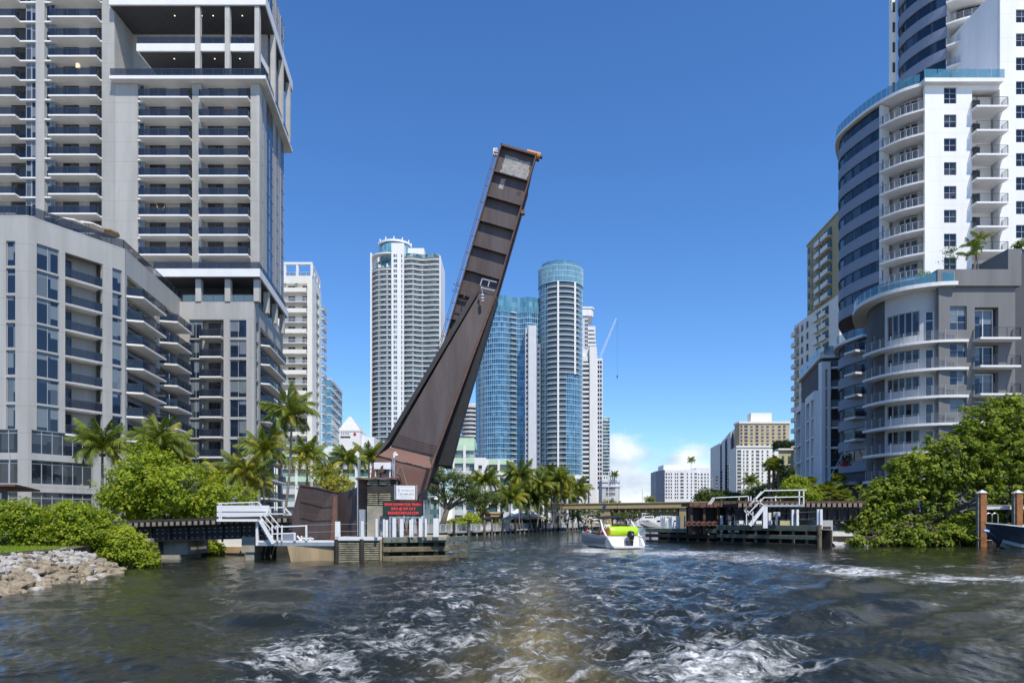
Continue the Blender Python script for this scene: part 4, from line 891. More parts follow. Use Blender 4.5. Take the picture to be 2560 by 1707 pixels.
for i in range(12):
    a = 2 * math.pi * i / 12 + .1; k.box(XU(987, 408) + 9.6 * math.cos(a) - .3, XU(987, 408) + 9.6 * math.cos(a) + .3, 409 + 9.6 * math.sin(a) - .3, 409 + 9.6 * math.sin(a) + .3, ZV(596, 398), ZV(588.5, 398))
k.build('crown_ring', 'white_wall', c1)
k = MB(); band(k, bay, 0, bay.len, -3, .4, ZV(636, 398), ZV(633, 398)); k.build('crown_canopy', 'white_wall', c1)
def fmesh(f, s0, s1, tb, tf_, th, rail, rm, sm='white_wall', posts=None):
    k = MB(); band(k, f, s0, s1, tb, tf_, -th, 0, 0); band(k, f, s0, s1, tf_ - .12, tf_ - .05, .03, rail, 1)
    return k.mesh('balcony', [sm, rm])
mat('far_rail', (.20, .25, .28), .3, .0, alpha=.7)
mb_, mw_ = fmesh(bay, 0, bay.len, -2.2, .3, .42, 1.0, 'far_rail'), fmesh(wav, 0, wav.len, -2, .5, .42, 1.0, 'far_rail')
for z in zc: inst('balcony', mb_, c1, T(0, 0, z))
for z in [zc[0] + 2.96 * 2, zc[0] + 2.96] + zc: inst('balcony', mw_, c1, T(0, 0, z))
fc = Fac([(XU(979, 396.2), 396.2), (XU(1010, 396.2), 396.2)])
for i, z in enumerate([zc[0] + 5.92, zc[0] + 2.96] + zc):
    window(c1, fc, fc.su(983.5), fc.su(993.5), z + .5, z + 2.5, t=.06, cols=2, gl='glass_green', frame='frame_white', fw=.12); window(c1, fc, fc.su(1003), fc.su(1006), z + .3, z + 2.5, t=.06, cols=1, gl='glass_dark', frame='frame_white', fw=.1)
for f_, s_ in ((bay, bay.su(966)), (bay, bay.su(945)), (wav, wav.su(1031)), (wav, wav.su(1054))):
    k = MB(); band(k, f_, s_, s_ + .8, -1.9, -.2, .5, zc[0] + 3); k.build('column', 'white_wall', c1)
# cream tower with roof pergola
c2 = thing('apartment_tower', 'cream apartment tower with roof pergola beside the grey tower', 'building', (-60, 210, .5))
YL = 200.0; f3 = Fac([(XU(690, YL), YL), (XU(780.5, YL), YL)]); x2 = XU(780.5, YL); f4 = Fac([(x2, YL), (x2 + .2 - .126 * 16, YL + 16)])
k = MB(); zt = ZV(689.5, YL)
zl = [ZV(730 + 25.6 * i, YL) for i in range(23)]
hol = [(f3.su(700), f3.su(768), z - .1, z + 2.6) for z in zl]
wall(k, f3, 0, f3.len, .5, zt, hol, .3); band(k, f3, f3.su(698), f3.su(770), -1.8, -1.5, .5, zt - 4); h4 = [(f4.su(791), f4.su(798), z, z + 2.3) for z in zl]; wall(k, f4, .02, f4.len, .5, zt, h4, .3); k.prism([(XU(690, 203), 201.9), (x2 - 1.2, 201.9), (x2 - 2.5, 215.5), (XU(690, 215), 215)], .5, zt - .2)
k.build('wall', 'cream', c2)
k = MB(); zp_ = ZV(655, YL)
for u in (712, 743, 779): k.box(XU(u, YL) - .35, XU(u, YL) + .35, YL + .05, YL + .7, zt, zp_ - .7)
for d in (5, 10, 15): k.box(x2 - .126 * d - .5, x2 - .126 * d, YL + d - .3, YL + d + .3, zt, zp_ - .7)
k.box(XU(690, YL), x2, YL, YL + .8, zp_ - .7, zp_); k.prism([(x2 - .8, YL + .803), (x2 - .05, YL + .803), (x2 - 2.0, YL + 16), (x2 - 2.8, YL + 16)], zp_ - .7, zp_); k.build('pergola', 'white_paint', c2)
rail_line(c2, [(XU(695, YL), YL + .2, zt), (x2 - .1, YL + .2, zt), (x2 - 2, YL + 16, zt)], 1.1, gl='rail_glass_clear', railmat='frame_white')
kb = MB(); Mw0, w0 = f3.frame(f3.su(700), f3.su(768.5) - f3.su(700), 0, 0); kb.box(0, w0, -.9, 1.5, -.22, 0); kb.box(0, w0, -.9, -.8, .0, 1.0); bal1 = kb.mesh('balcony', 'cream')
kb = MB(); kb.box(0, w0, -.9, 1.5, -.22, 0); [kb.box(i * w0 / 26, i * w0 / 26 + .06, -.88, -.82, 0, 1.0) for i in range(27)]; kb.box(0, w0, -.9, -.8, 1.0, 1.06); bal2 = kb.mesh('balcony', 'frame_white')
for i, z in enumerate(zl):
    inst('balcony', bal1 if i % 2 == 0 else bal2, c2, f3.frame(f3.su(700), 1, z, 0)[0])
    window(c2, f3, f3.su(716), f3.su(735), z + .3, z + 2.3, t=-1.4, cols=2, gl='glass_dark', frame='frame_white', fw=.08); window(c2, f3, f3.su(752), f3.su(767), z + .3, z + 2.3, t=-1.4, cols=2, gl='glass_dark', frame='frame_white', fw=.08)
    window(c2, f4, f4.su(783.5), f4.su(787), z + .3, z + 2.2, t=.02, cols=1, gl='glass_dark', frame='frame_white'); window(c2, f4, f4.su(791), f4.su(798), z, z + 2.2, t=-.2, cols=2, gl='glass_dark', frame='frame_white')
    balcony(c2, f4, f4.su(803), f4.su(811), z, dep=.9, gl='rail_glass_clear', railmat='frame_white')
# glass office slab, pyramid-roofed office, white box
o1 = thing('office_building', 'pale blue glass office slab behind the cream tower', 'building', (-85, 305, .5)); YO = 300.0
k = MB(); k.prism([(XU(806, YO), YO), (XU(829, YO), YO), (XU(855, 330), 330), (XU(806, 330), 330)], .5, ZV(947, YO)); k.build('curtain_wall', 'glass_crown', o1)
fo, fo2 = Fac([(XU(806, YO), YO), (XU(829, YO), YO)]), Fac([(XU(829, YO), YO), (XU(855, 330), 330)])
for i in range(9):
    z = ZV(947, YO) - i * 3.9; k = MB(); band(k, fo, 0, fo.len, 0, .15, z - .5, z); band(k, fo2, .05, fo2.len, 0, .25, z - 1.4, z); k.build('spandrel', 'pale_grey', o1)
o2 = thing('office_building', 'white office with stepped pyramid roof and rooftop sign', 'building', (-80, 325, .5)); YY_ = 320.0
xa, xb = XU(846, YY_), XU(901, YY_); xm = XU(868, YY_)
k = MB(); k.box(xa, xb, YY_, YY_ + 12, .5, ZV(1078, YY_)); k.box(XU(900, YY_) + .1, XU(932, YY_), YY_ + 3, YY_ + 18, .5, ZV(1090, YY_)); k.build('wall', 'white_wall', o2)
for i in range(8):
    f_ = i / 8; z0_ = ZV(1078, YY_) + f_ * (ZV(1037, YY_) - ZV(1078, YY_)); h_ = (ZV(1037, YY_) - ZV(1078, YY_)) / 8
    k = MB(); wl = (xm - xa) * (1 - f_) + .3; wr = (xb - xm) * (1 - f_) + .2; d = 6 * (1 - f_) + .2; k.box(xm - wl, xm + wr, YY_ + 6 - d, YY_ + 6 + d, z0_ + .002, z0_ + h_ * .78); k.box(xm - wl + .3, xm + wr - .3, YY_ + 6.3 - d, YY_ + 5.7 + d, z0_ + h_ * .78, z0_ + h_); k.build('roof_step', 'white_paint', o2)
k = MB(); k.box(xa + 1, XU(876, YY_), YY_ - .12, YY_ + .01, ZV(1094, YY_), ZV(1090, YY_)); k.build('sign_line', 'frame_dark', o2)
k = MB(); c_ = P(887, 1085, YY_ - .1); k.extrude([(c_.x + .85 * math.cos(a) * (1 if i % 2 else .7), c_.y, c_.z + .85 * math.sin(a)) for i, a in enumerate([R(90 - j * 30) for j in range(12)])], (0, .1, 0)); k.build('emblem', mat('emblem_red', (.5, .05, .08), .5, 0).name, o2)
for j, u in enumerate((853, 857.5, 862, 866, 870.5)): 
    k = MB(); c_ = P(u, 1083, YY_ - .08); k.box(c_.x, c_.x + .45, c_.y, c_.y + .07, c_.z - .5, c_.z + .4); k.build('lettering', 'frame_grey', o2)
# blue glass pair
b2 = thing('glass_tower', 'round blue glass tower with white balcony bands and glass crown', 'building', (28, 392, .5)); YB = 380.0
ccx, ccy, rr = XU(1401.5, 392), 392.0, 12.45
rd = Fac([(ccx + rr * math.sin(a), ccy - rr * math.cos(a)) for a in [R(-115 + 230 * i / 46) for i in range(47)]])
zt, zcr = ZV(664, 381), ZV(705, 381); zb_ = ZV(1186, 381)
k = MB(); k.prism(inner(rd, -.25) + [], zb_, zt - .2); k.build('core', 'glass_blue', b2)
k = MB(); band(k, rd, .1, rd.len - .1, -.2, .35, zcr, zt + 1); k.build('crown', 'glass_crown', b2)
k = MB(); k.prism([tuple(rd.at(q, -1.2)) for q in rd.s[8:38]], zt, zt + 3.2); k.build('crown_drum', 'glass_crown', b2)
k = MB()
for i in range(0, 4): band(k, rd, .1, rd.len - .1, .36, .46, zcr + i * 3.0 - .15, zcr + i * 3.0 + .15)
for q in [rd.len * i / 60 for i in range(61)]: p_ = rd.at(q, .4); k.box(p_.x - .06, p_.x + .06, p_.y - .06, p_.y + .06, zcr, zt + .9)
k.build('mullions', mat('pale_blue', (.42, .60, .68), .4, .03).name, b2)
nf = 36; fh = (zcr - zb_) / nf; sl, sr_, sm_ = rd.su(1370), rd.su(1446), rd.su(1415)
ring = MB(); band(ring, rd, .1, rd.len - .1, -.2, .12, -.16, .16); ring = ring.mesh('floor_band', 'pale_blue')
bal = MB(); band(bal, rd, sl, sr_, -1, .75, -.2, .14, 0); band(bal, rd, sl, sr_, .6, .66, .25, 1.2, 1); bal = bal.mesh('balcony', ['slab_white', 'rail_glass_clear'])
bal_ = MB(); band(bal_, rd, sl, sm_, -1, .75, -.2, .14, 0); band(bal_, rd, sl, sm_, .6, .66, .25, 1.2, 1); bal_ = bal_.mesh('balcony', ['slab_white', 'rail_glass_clear'])
for i in range(nf):
    z = zb_ + i * fh; inst('floor_band', ring, b2, T(0, 0, z)); inst('balcony', bal if z > ZV(935, 381) else bal_, b2, T(0, 0, z))
dk = MB(); band(dk, rd, sl + .1, sr_ - .1, -.24, .1, ZV(935, 381), zcr - .2); band(dk, rd, sl + .1, sm_ - .1, -.24, .1, zb_, ZV(935, 381)); dk.build('balcony_glazing', 'glass_dark', b2)
for u, z0_ in ((1395.5, zb_), (1436, ZV(935, 381))): k = MB(); q = rd.at(rd.su(u), .55); k.box(q.x - .5, q.x + .5, q.y - .5, q.y + .5, z0_, zcr); k.build('column', 'white_wall', b2)
k = MB()
for q in [rd.len * i / 40 for i in range(41)]: p_ = rd.at(q, .02); k.box(p_.x - .07, p_.x + .07, p_.y - .07, p_.y + .07, zb_, zcr)
k.build('mullions', 'pale_blue', b2)
k = MB(); k.prism([tuple(rd.at(q, .5)) for q in rd.s], zb_ - 2.2, zb_ - .2); k.build('base_ring', 'white_wall', b2)
k = MB(); k.prism([tuple(rd.at(q, -3)) for q in rd.s], .5, zb_ - 2.2); k.build('base_core', 'concrete_warm', b2)
for u in (1372, 1395, 1420, 1440, 1452): k = MB(); q = rd.at(rd.su(u), -.4); k.box(q.x - .6, q.x + .6, q.y - .6, q.y + .6, .5, zb_ - 2.2); k.build('column', 'white_wall', b2)
b1 = thing('glass_tower', 'wide blue glass tower with wavy curtain wall right behind the raised bridge', 'building', (-5, 395, .5))
cw = Fac(smooth([(XU(1190, 412), 412.0), (XU(1191, 402), 402.0), (XU(1199, 393), 393.0), (XU(1215, 387.5), 387.5), (XU(1240, 384.5), 384.5), (XU(1262, 384.5), 384.5), (XU(1282, 387.5), 387.5), (XU(1300, 388.5), 388.5), (XU(1322, 386.5), 386.5), (XU(1348, 390), 390.0)]))
zt = ZV(741, 385); zt2 = ZV(757, 385); k = MB(); k.prism(inner(cw, -.2) + [(XU(1350, 400), 410), (XU(1195, 410), 415)], .5, zt); k.build('curtain_wall', 'glass_blue', b1)
k = MB(); band(k, cw, 0, cw.len, -.19, .2, zt - 8.5, zt + .3); k.build('crown', 'glass_crown', b1)
nf = 37; fh = 13.15 / FP * 385
ring = MB(); band(ring, cw, 0, cw.len, -.19, .12, -.2, .2); ring = ring.mesh('floor_band', 'pale_blue')
bs_ = MB(); s0_, s1_ = cw.su(1275), cw.su(1291); band(bs_, cw, s0_, s1_, -.1, 1.2, -.2, .12, 0); band(bs_, cw, s0_, s1_, 1.05, 1.1, .15, 1.1, 1); bs_ = bs_.mesh('balcony', ['slab_white', 'rail_glass_clear'])
for i in range(nf):
    z = zt - 8.5 - i * fh
    if z > 1: inst('floor_band', ring, b1, T(0, 0, z)); inst('balcony', bs_, b1, T(0, 0, z))
k = MB()
for q in [cw.len * i / 46 for i in range(47)]: p_ = cw.at(q, .1); k.box(p_.x - .06, p_.x + .06, p_.y - .06, p_.y + .06, .5, zt)
k.build('mullions', 'pale_blue', b1)
k = MB(); Yk = 378.5; k.box(XU(1321, Yk), XU(1341, Yk), Yk, Yk + 12, .5, ZV(813, Yk)); k.build('lift_core', 'pale_grey', b1)
k = MB(); k.box(XU(1313, Yk), XU(1321, Yk) - .01, Yk + 1.2, Yk + 12, .5, ZV(818, Yk)); k.build('side_bay', 'light_wall', b1)
fk = Fac([(XU(1313, Yk), Yk + 1.2), (XU(1321, Yk), Yk + 1.2)]); grid_windows(b1, fk, [(1315, 1319.5)], [ZV(840 + 13.15 * i, Yk) for i in range(32)], 1.6, t=.05, plain=True)
fk2 = Fac([(XU(1341, 379), 379.6), (XU(1352, 379), 379.6)]); k = MB(); k.box(XU(1341, 380) + .01, XU(1351, 380), 379.6, 386, .5, ZV(860, 380)); k.build('side_bay', 'slate_blue', b1); grid_windows(b1, fk2, [(1343, 1349)], [ZV(875 + 13.15 * i, Yk) for i in range(29)], 1.9, t=.05, plain=True)
# white towers behind the round one
b3 = thing('apartment_tower', 'white apartment slab with blank white strip behind the round blue tower', 'building', (52, 430, .5)); Y3 = 430.0
k = MB(); k.box(XU(1450, Y3), XU(1474, Y3), Y3 + 2, Y3 + 20, .5, ZV(888, Y3)); k.box(XU(1474, Y3) + .01, XU(1492, Y3), Y3, Y3 + 20, .5, ZV(866, Y3)); k.box(XU(1492, Y3) + .01, XU(1507, Y3), Y3 + 1, Y3 + 20, .5, ZV(895, Y3)); k.prism([(XU(1453, Y3), Y3 + 4), (XU(1490, Y3), Y3 + 4), (XU(1490, Y3), Y3 + 18), (XU(1453, Y3), Y3 + 18)], 100, ZV(868, Y3)); k.build('wall', 'white_wall', b3)
f5, f6 = Fac([(XU(1450, Y3), Y3 + 2), (XU(1474, Y3), Y3 + 2)]), Fac([(XU(1492, Y3), Y3 + 1), (XU(1507, Y3), Y3 + 1)])
zs = [ZV(908 + 11.6 * i, Y3) for i in range(28)]
grid_windows(b3, f5, [(1458, 1473)], zs, 1.7, t=.05, plain=True); grid_windows(b3, f6, [(1494, 1498.5), (1500, 1504.5)], zs, 1.8, t=.05, plain=True)
kb = MB(); w0 = XU(1475, Y3) - XU(1452, Y3); kb.box(0, w0, -1.2, 0, -.3, 0); kb.box(0, w0, -1.2, -1.1, 0, .9); mb5 = kb.mesh('balcony', 'white_wall')
for z in zs: inst('balcony', mb5, b3, f5.frame(f5.su(1452), 1, z - .4, 0)[0])
b4 = thing('apartment_tower', 'grey and white tower with rounded roof corner rising behind the white slab', 'building', (62, 470, .5)); Y4 = 470.0
k = MB(); k.box(XU(1440, Y4), XU(1470, Y4), Y4, Y4 + 20, .5, ZV(790, Y4)); k.box(XU(1470, Y4) + .01, XU(1490, Y4), Y4 + 3, Y4 + 20, .5, ZV(812, Y4)); k.build('wall', 'pale_grey', b4)
k = MB(); k.prism([(XU(1440, Y4), Y4 - .8), (XU(1478, Y4), Y4 - .8), (XU(1484, Y4), Y4 + 2), (XU(1486, Y4), Y4 + 20), (XU(1440, Y4), Y4 + 20)], ZV(790, Y4) + .003, ZV(772, Y4)); k.prism([(XU(1440, Y4), Y4 - 1.2), (XU(1480, Y4), Y4 - 1.2), (XU(1486.5, Y4), Y4 + 2), (XU(1488, Y4), Y4 + 20), (XU(1440, Y4), Y4 + 20)], ZV(772, Y4) + .003, ZV(768, Y4)); k.build('roof_drum', 'white_wall', b4)
f7 = Fac([(XU(1440, Y4), Y4), (XU(1470, Y4), Y4)]); grid_windows(b4, f7, [(1462, 1465), (1466, 1469.5)], [ZV(805 + 10 * i, Y4) for i in range(9)], 1.5, t=.05, plain=True)
for i in range(8): k = MB(); z = ZV(822 + 10 * i, Y4); w_ = 1487 + i * 1.0; k.box(XU(1470, Y4), XU(w_, Y4), Y4 + .6, Y4 + 3.2, z - .4, z); k.box(XU(1470, Y4), XU(w_, Y4), Y4 + .6, Y4 + .8, z, z + 1); k.build('balcony', 'white_wall', b4)
b5 = thing('apartment_tower', 'slim pale green balcony tower seen edge-on beyond the white slab', 'building', (85, 520, .5)); Y5 = 520.0
k = MB(); k.box(XU(1500, Y5), XU(1518, Y5), Y5, Y5 + 20, .5, ZV(1042, Y5)); k.build('wall', 'mint', b5)
for i in range(17): k = MB(); z = ZV(1050 + 8.6 * i, Y5); k.box(XU(1507, Y5), XU(1525, Y5), Y5 - 1.2, Y5 + 6, z - .5, z); k.box(XU(1508, Y5), XU(1524, Y5), Y5 - .1, Y5 + 5, z + .02, z + 1.9, 1); k.build('balcony', ['white_wall', 'glass_green'], b5)
b6 = thing('apartment_tower', 'grey tower with curved balcony bands between the bridge and the glass tower', 'building', (-28, 470, .5)); Y6 = 470
af = Fac(smooth([(XU(1150, Y6 + 6), Y6 + 6), (XU(1162, Y6 + 1), Y6 + 1), (XU(1178, Y6), Y6), (XU(1196, Y6 + 3), Y6 + 3)]))
k = MB(); k.prism(inner(af, -1.5) + [(XU(1196, 480), 490), (XU(1150, 480), 490)], .5, ZV(1012, Y6)); k.build('glazing', 'glass_dark', b6)
k = MB(); k.box(XU(1165, Y6), XU(1196, Y6), Y6 + 6, Y6 + 18, ZV(1012, Y6), ZV(1004, Y6)); k.build('roof_box', 'white_wall', b6)
kb = MB(); band(kb, af, 0, af.len, -1.6, .3, -.5, .9); me = kb.mesh('balcony', 'pale_grey')
for i in range(20): inst('balcony', me, b6, T(0, 0, ZV(1016 + 10.5 * i, Y6)))
b7 = thing('pavilion_building', 'white rounded pool pavilion with roof palms beside the white tower', 'building', (60, 400, .5)); Y7 = 400.0
pv = Fac([(XU(1505, Y7), Y7), (XU(1530, Y7), Y7 - 1.5), (XU(1546, Y7), Y7 - .5), (XU(1551, Y7), Y7 + 3)])
k = MB(); k.prism(inner(pv, 0) + [(XU(1551, Y7), Y7 + 15), (XU(1505, Y7), Y7 + 15)], .5, ZV(1199, Y7)); k.build('wall', 'pale_grey', b7)
k = MB(); band(k, pv, 0, pv.len, -.5, .5, ZV(1217, Y7), ZV(1213, Y7)); band(k, pv, 0, pv.len, -1.5, .4, ZV(1205, Y7), ZV(1199, Y7)); 
for u in (1508, 1514, 1520, 1526, 1532, 1537): q = pv.at(pv.su(u), -.3); k.box(q.x - .35, q.x + .35, q.y - .3, q.y + .3, ZV(1199, Y7), ZV(1190, Y7))
q0, q1 = pv.at(0, -.3), pv.at(pv.su(1538), -.3); k.bar((q0.x, q0.y, ZV(1189, Y7)), (q1.x, q1.y, ZV(1189, Y7)), .5, .5); k.build('trim', 'white_wall', b7)
grid_windows(b7, pv, [(1515 + 3 * i, 1516.8 + 3 * i) for i in range(8)], [ZV(1226, Y7), ZV(1238, Y7)], 1.7, t=.05, plain=True)
# tower crane
cr = thing('tower_crane', 'white lattice jib of a tower crane behind the white slab', 'crane', P(1504, 1290, 520)); Yc = 520.0
a, c = P(1502, 888, Yc), P(1541, 795, Yc); k = MB(); n = 20
def lattice(k, a, c, w, n, r=.11):
    d = (c - a); x = d.cross(Vector((0, 1, 0))).normalized() * w
    offs = [x, -x, Vector((0, w * 1.2, 0))]
    for o_ in offs: k.bar(a + o_, c + o_ * .6, r)
    for i in range(n):
        p0, p1_ = a.lerp(c, i / n), a.lerp(c, (i + 1) / n)
        for j in range(3): k.bar(p0 + offs[j] * (1 - .4 * i / n), p1_ + offs[(j + 1) % 3] * (1 - .4 * (i + 1) / n), r * .6)
lattice(k, a, c, .8, n); k.build('jib', 'white_paint', cr)
k = MB(); lattice(k, Vector((a.x, a.y, .5)), a, 1.1, 30); k.build('mast', 'white_paint', cr)
k = MB(); h0 = P(1543, 800, Yc); k.tube([c, h0, P(1543, 945, Yc)], .06, 4); k.box(h0.x - .4, h0.x + .4, Yc - .4, Yc + .4, ZV(945, Yc), ZV(938, Yc)); k.build('hoist_cable', 'frame_dark', cr)
# mint and white garage behind the waterfront trees
ga = thing('parking_garage', 'white parking garage with mint green parapets right of the bridge', 'building', (-5, 190, .5)); Yg = 190.0
def garage(o, u0, u1, vt, steps, Yg):
    f_ = Fac([(XU(u0, Yg), Yg), (XU(u1, Yg), Yg)]); k = MB(); fh = 3.6; zt = ZV(vt, Yg); n = int(zt / fh)
    k.box(XU(u0, Yg), XU(u1, Yg), Yg + .6, Yg + 20, .5, zt - .3); k.build('core', 'glass_green', o)
    for i in range(n + 1):
        z = zt - i * fh; k = MB(); band(k, f_, 0, f_.len, -.55, 0, z - 1.5, z); k.build('parapet', 'mint' if i in steps else 'pale_grey', o)
    for u in [u0 + (u1 - u0) * j / max(2, int((u1 - u0) / 35)) for j in range(int((u1 - u0) / 35) + 1)]:
        k = MB(); s_ = f_.su(u); band(k, f_, s_, s_ + .7, -.5, .12, .5, zt); k.build('column', 'white_wall', o)
garage(ga, 1130, 1186, 1112, (0, 1), 190); garage(ga, 1215, 1272, 1147, (0, 1), 186)
k = MB(); k.box(XU(1140, 190), XU(1185, 190), 191, 205, ZV(1112, 190), ZV(1093, 190)); k.build('stair_house', 'mint', ga)
k = MB(); k.box(XU(1186, 186), XU(1215, 186), 185.6, 205, .5, ZV(1144, 186)); k.box(XU(1272, 186), XU(1284, 186), 185.8, 205, .5, ZV(1150, 186)); k.box(XU(1215, 186), XU(1272, 186), 185.9, 188, ZV(1183, 186) - 1.2, ZV(1183, 186)); k.build('wall', 'white_wall', ga)
fg = Fac([(XU(1186, 186), 185.6), (XU(1284, 186), 185.6)]); grid_windows(ga, fg, [(1196, 1205)], [ZV(1172, 186), ZV(1195, 186)], 1.0, t=.03, plain=True); grid_windows(ga, fg, [(1274, 1276), (1279, 1281)], [ZV(1165 + 14 * i, 186) for i in range(7)], 1.2, t=.2, plain=True)
gb_ = thing('parking_garage', 'white building with mint green trim behind the palms left of the bridge', 'building', (-45, 195, .5)); garage(gb_, 700, 925, 1128, (0, 2), 196)
k = MB(); k.box(XU(815, 200), XU(905, 200), 198, 215, ZV(1128, 196), ZV(1113, 196)); k.build('roof_house', 'white_wall', gb_)
# ------------------------------------------------------------------ raised bascule leaf of the railway bridge
lf = thing('drawbridge_leaf', 'raised rusty steel drawbridge leaf leaning over the river', 'drawbridge', P(1000, 1345, 41))
YN, YFAR = 44.1, 48.8                                     # near and far girder
def Q(u, v, Y=YN): return P(u, v, Y)
ax = (Q(1252, 367) - Q(1140, 755)).normalized(); bx_ = Vector((ax.z, 0, -ax.x))
TL = Q(1252, 367); WID = 2.40; LEN = 15.5; SC = 44.1 / 39.5
def lp(a, w, y=0.0): return TL - ax * (a * SC) + bx_ * w + Vector((-.10 * max(0, y - .4), y, 0))     # a metres down from the tip, w across the web
def girder(y, out):
    k = MB(); k.extrude([lp(0, .06, y), lp(0, WID - .06, y), lp(LEN, WID - .06, y), lp(LEN, .06, y)], (0, .05, 0)); web = k.build('girder_web', 'rust_steel', lf)
    for w, m in ((0.0, 'rust_edge'), (WID - .07, 'rust_edge')):
        k = MB(); d0 = -.30 if out < 0 else .05
        k.extrude([lp(-.05, w, y + d0), lp(-.05, w + .07, y + d0), lp(LEN, w + .07, y + d0), lp(LEN, w, y + d0)], (0, .60, 0)); k.build('flange', m, lf)
    return web
girder(YN - TL.y, -1); girder(YFAR - TL.y, 1)
dy0 = YN - TL.y
for i in range(13):                                      # stiffeners on the near web
    a = 1.55 + 1.47 * (i - 1) if i else 0.02
    k = MB(); k.extrude([lp(a, .07, dy0 - .32), lp(a, WID - .071, dy0 - .32), lp(a + .05, WID - .071, dy0 - .32), lp(a + .05, .07, dy0 - .32)], (0, .315, 0)); k.build('stiffener', 'rust_steel', lf)
for i in range(13):                                      # floor beams and lateral plates between the girders
    a = .3 + 1.6 * i
    k = MB(); k.extrude([lp(a, .2, dy0 + .06), lp(a, WID - .3, dy0 + .06), lp(a + .12, WID - .3, dy0 + .06), lp(a + .12, .2, dy0 + .06)], (-.10 * (YFAR - YN - .5), YFAR - YN - .07, 0)); k.build('floor_beam', 'black_steel_and_shade', lf)
k = MB(); k.extrude([lp(.1, WID - .25, dy0 + .06), lp(.1, WID - .20, dy0 + .06), lp(LEN - 1, WID - .20, dy0 + .06), lp(LEN - 1, WID - .25, dy0 + .06)], (-.10 * (YFAR - YN - .5), YFAR - YN - .07, 0)); k.build('bottom_plate', 'black_steel_and_shade', lf)
k = MB(); k.extrude([lp(.1, .25, dy0 + .06), lp(.1, .30, dy0 + .06), lp(LEN - 1, .30, dy0 + .06), lp(LEN - 1, .25, dy0 + .06)], (-.10 * (YFAR - YN - .5), YFAR - YN - .07, 0)); k.build('deck_plate', 'timber_dark', lf)
for y in (1.6, 3.1): k = MB(); k.bar(lp(.2, .12, dy0 + y), lp(LEN - 1.5, .12, dy0 + y), .08, .15); k.build('rail', 'rust_edge', lf)
# bare patches, stencil, tip fittings
def patch(pts, name, m, dy=-.006):
    k = MB(); k.extrude([lp(a, w, dy0 + dy) for a, w in pts], (0, .004, 0)); return fix_normals(k.build(name, m, lf))
r2 = random.Random(4)
def ragged(a0, a1, w0, w1, n=9, j=.05):
    return [(a0 + r2.uniform(-j, j) * .6, w0 + (w1 - w0) * i / n) for i in range(n)] + [(a0 + (a1 - a0) * i / n, w1 + r2.uniform(-j, j)) for i in range(n)] + [(a1 + r2.uniform(-j, j), w1 + (w0 - w1) * i / n) for i in range(n)] + [(a1 + (a0 - a1) * i / n, w0 + r2.uniform(-j, j)) for i in range(n)]
patch(ragged(.42, 1.42, .42, 2.18, 10, .06), 'paint_patch', 'bare_steel'); patch(ragged(1.75, 2.35, .60, .90, 6, .04), 'paint_patch', 'bare_steel')
for r_ in range(2):
    for i in range(5): patch([(2.2 + r_ * .13, 1.82 + i * .055), (2.2 + r_ * .13, 1.86 + i * .055), (2.29 + r_ * .13, 1.86 + i * .055), (2.29 + r_ * .13, 1.82 + i * .055)], 'stencil_mark', 'black_steel_and_shade', -.008)
k = MB(); k.extrude([lp(-.06, .0, dy0 - .3), lp(-.06, WID, dy0 - .3), lp(.02, WID, dy0 - .3), lp(.02, .0, dy0 - .3)], (-.10 * (YFAR - YN), YFAR - YN + .6, 0)); k.build('end_plate', 'rust_edge', lf)
k = MB(); c0, c1_ = Q(1317, 372) + Vector((0, .6, 0)), Q(1351, 381) + Vector((0, .6, 0)); k.tube([c0, c1_], .27, 12); k.build('bumper_roller', 'rust_orange', lf)
k = MB(); k.tube([c1_, c1_ + (c1_ - c0).normalized() * .16], .09, 8); k.tube([c0, c0 - (c1_ - c0).normalized() * .12], .12, 8); k.bar(c0 - Vector((.1, 0, .1)), lp(-.05, 1.35, dy0 + .3), .22, .2); k.bar(c1_ + Vector((-.1, 0, -.22)), lp(-.05, 2.1, dy0 + .3), .1, .16); k.build('roller_bracket', 'black_steel_and_shade', lf)
k = MB(); c_ = lp(.45, -.22, dy0 - .1); k.box(c_.x - .13, c_.x + .13, c_.y - .12, c_.y + .12, c_.z - .22, c_.z + .22); k.build('light_box', 'white_paint', lf)
k = MB(); c_ = lp(3.3, WID + .12, dy0); k.box(c_.x - .12, c_.x + .15, c_.y - .1, c_.y + .2, c_.z - .12, c_.z + .12); k.build('bracket', 'rust_red', lf)
# walkway rail along the top chord
k = MB(); k.bar(lp(.3, -.26, dy0 - .25), lp(14.5, -.26, dy0 - .25), .03); k.bar(lp(.3, -.16, dy0 - .25), lp(14.5, -.16, dy0 - .25), .03); rail_o = k.build('handrail', 'rust_edge', lf)
for i in range(14): k = MB(); a = .5 + i; k.bar(lp(a, -.02, dy0 - .25), lp(a, -.28, dy0 - .25), .035); k.build('rail_post', 'rust_edge', rail_o)
for u, v in ((1132, 708), (1128, 724)):                  # two hoops of a ladder cage
    k = MB(); p0 = Q(u + 22, v + 3); pts = [p0 + Vector((0, 0, 0))] + [p0 + Vector((-.35 - .18 * math.sin(t_), .12 * math.cos(t_), .04 + .11 * math.cos(t_))) for t_ in [math.pi * i / 8 for i in range(9)]] + [p0 + Vector((0, 0, -.14))]; k.tube(pts, .016, 5); k.build('ladder_hoop', 'frame_dark', lf)
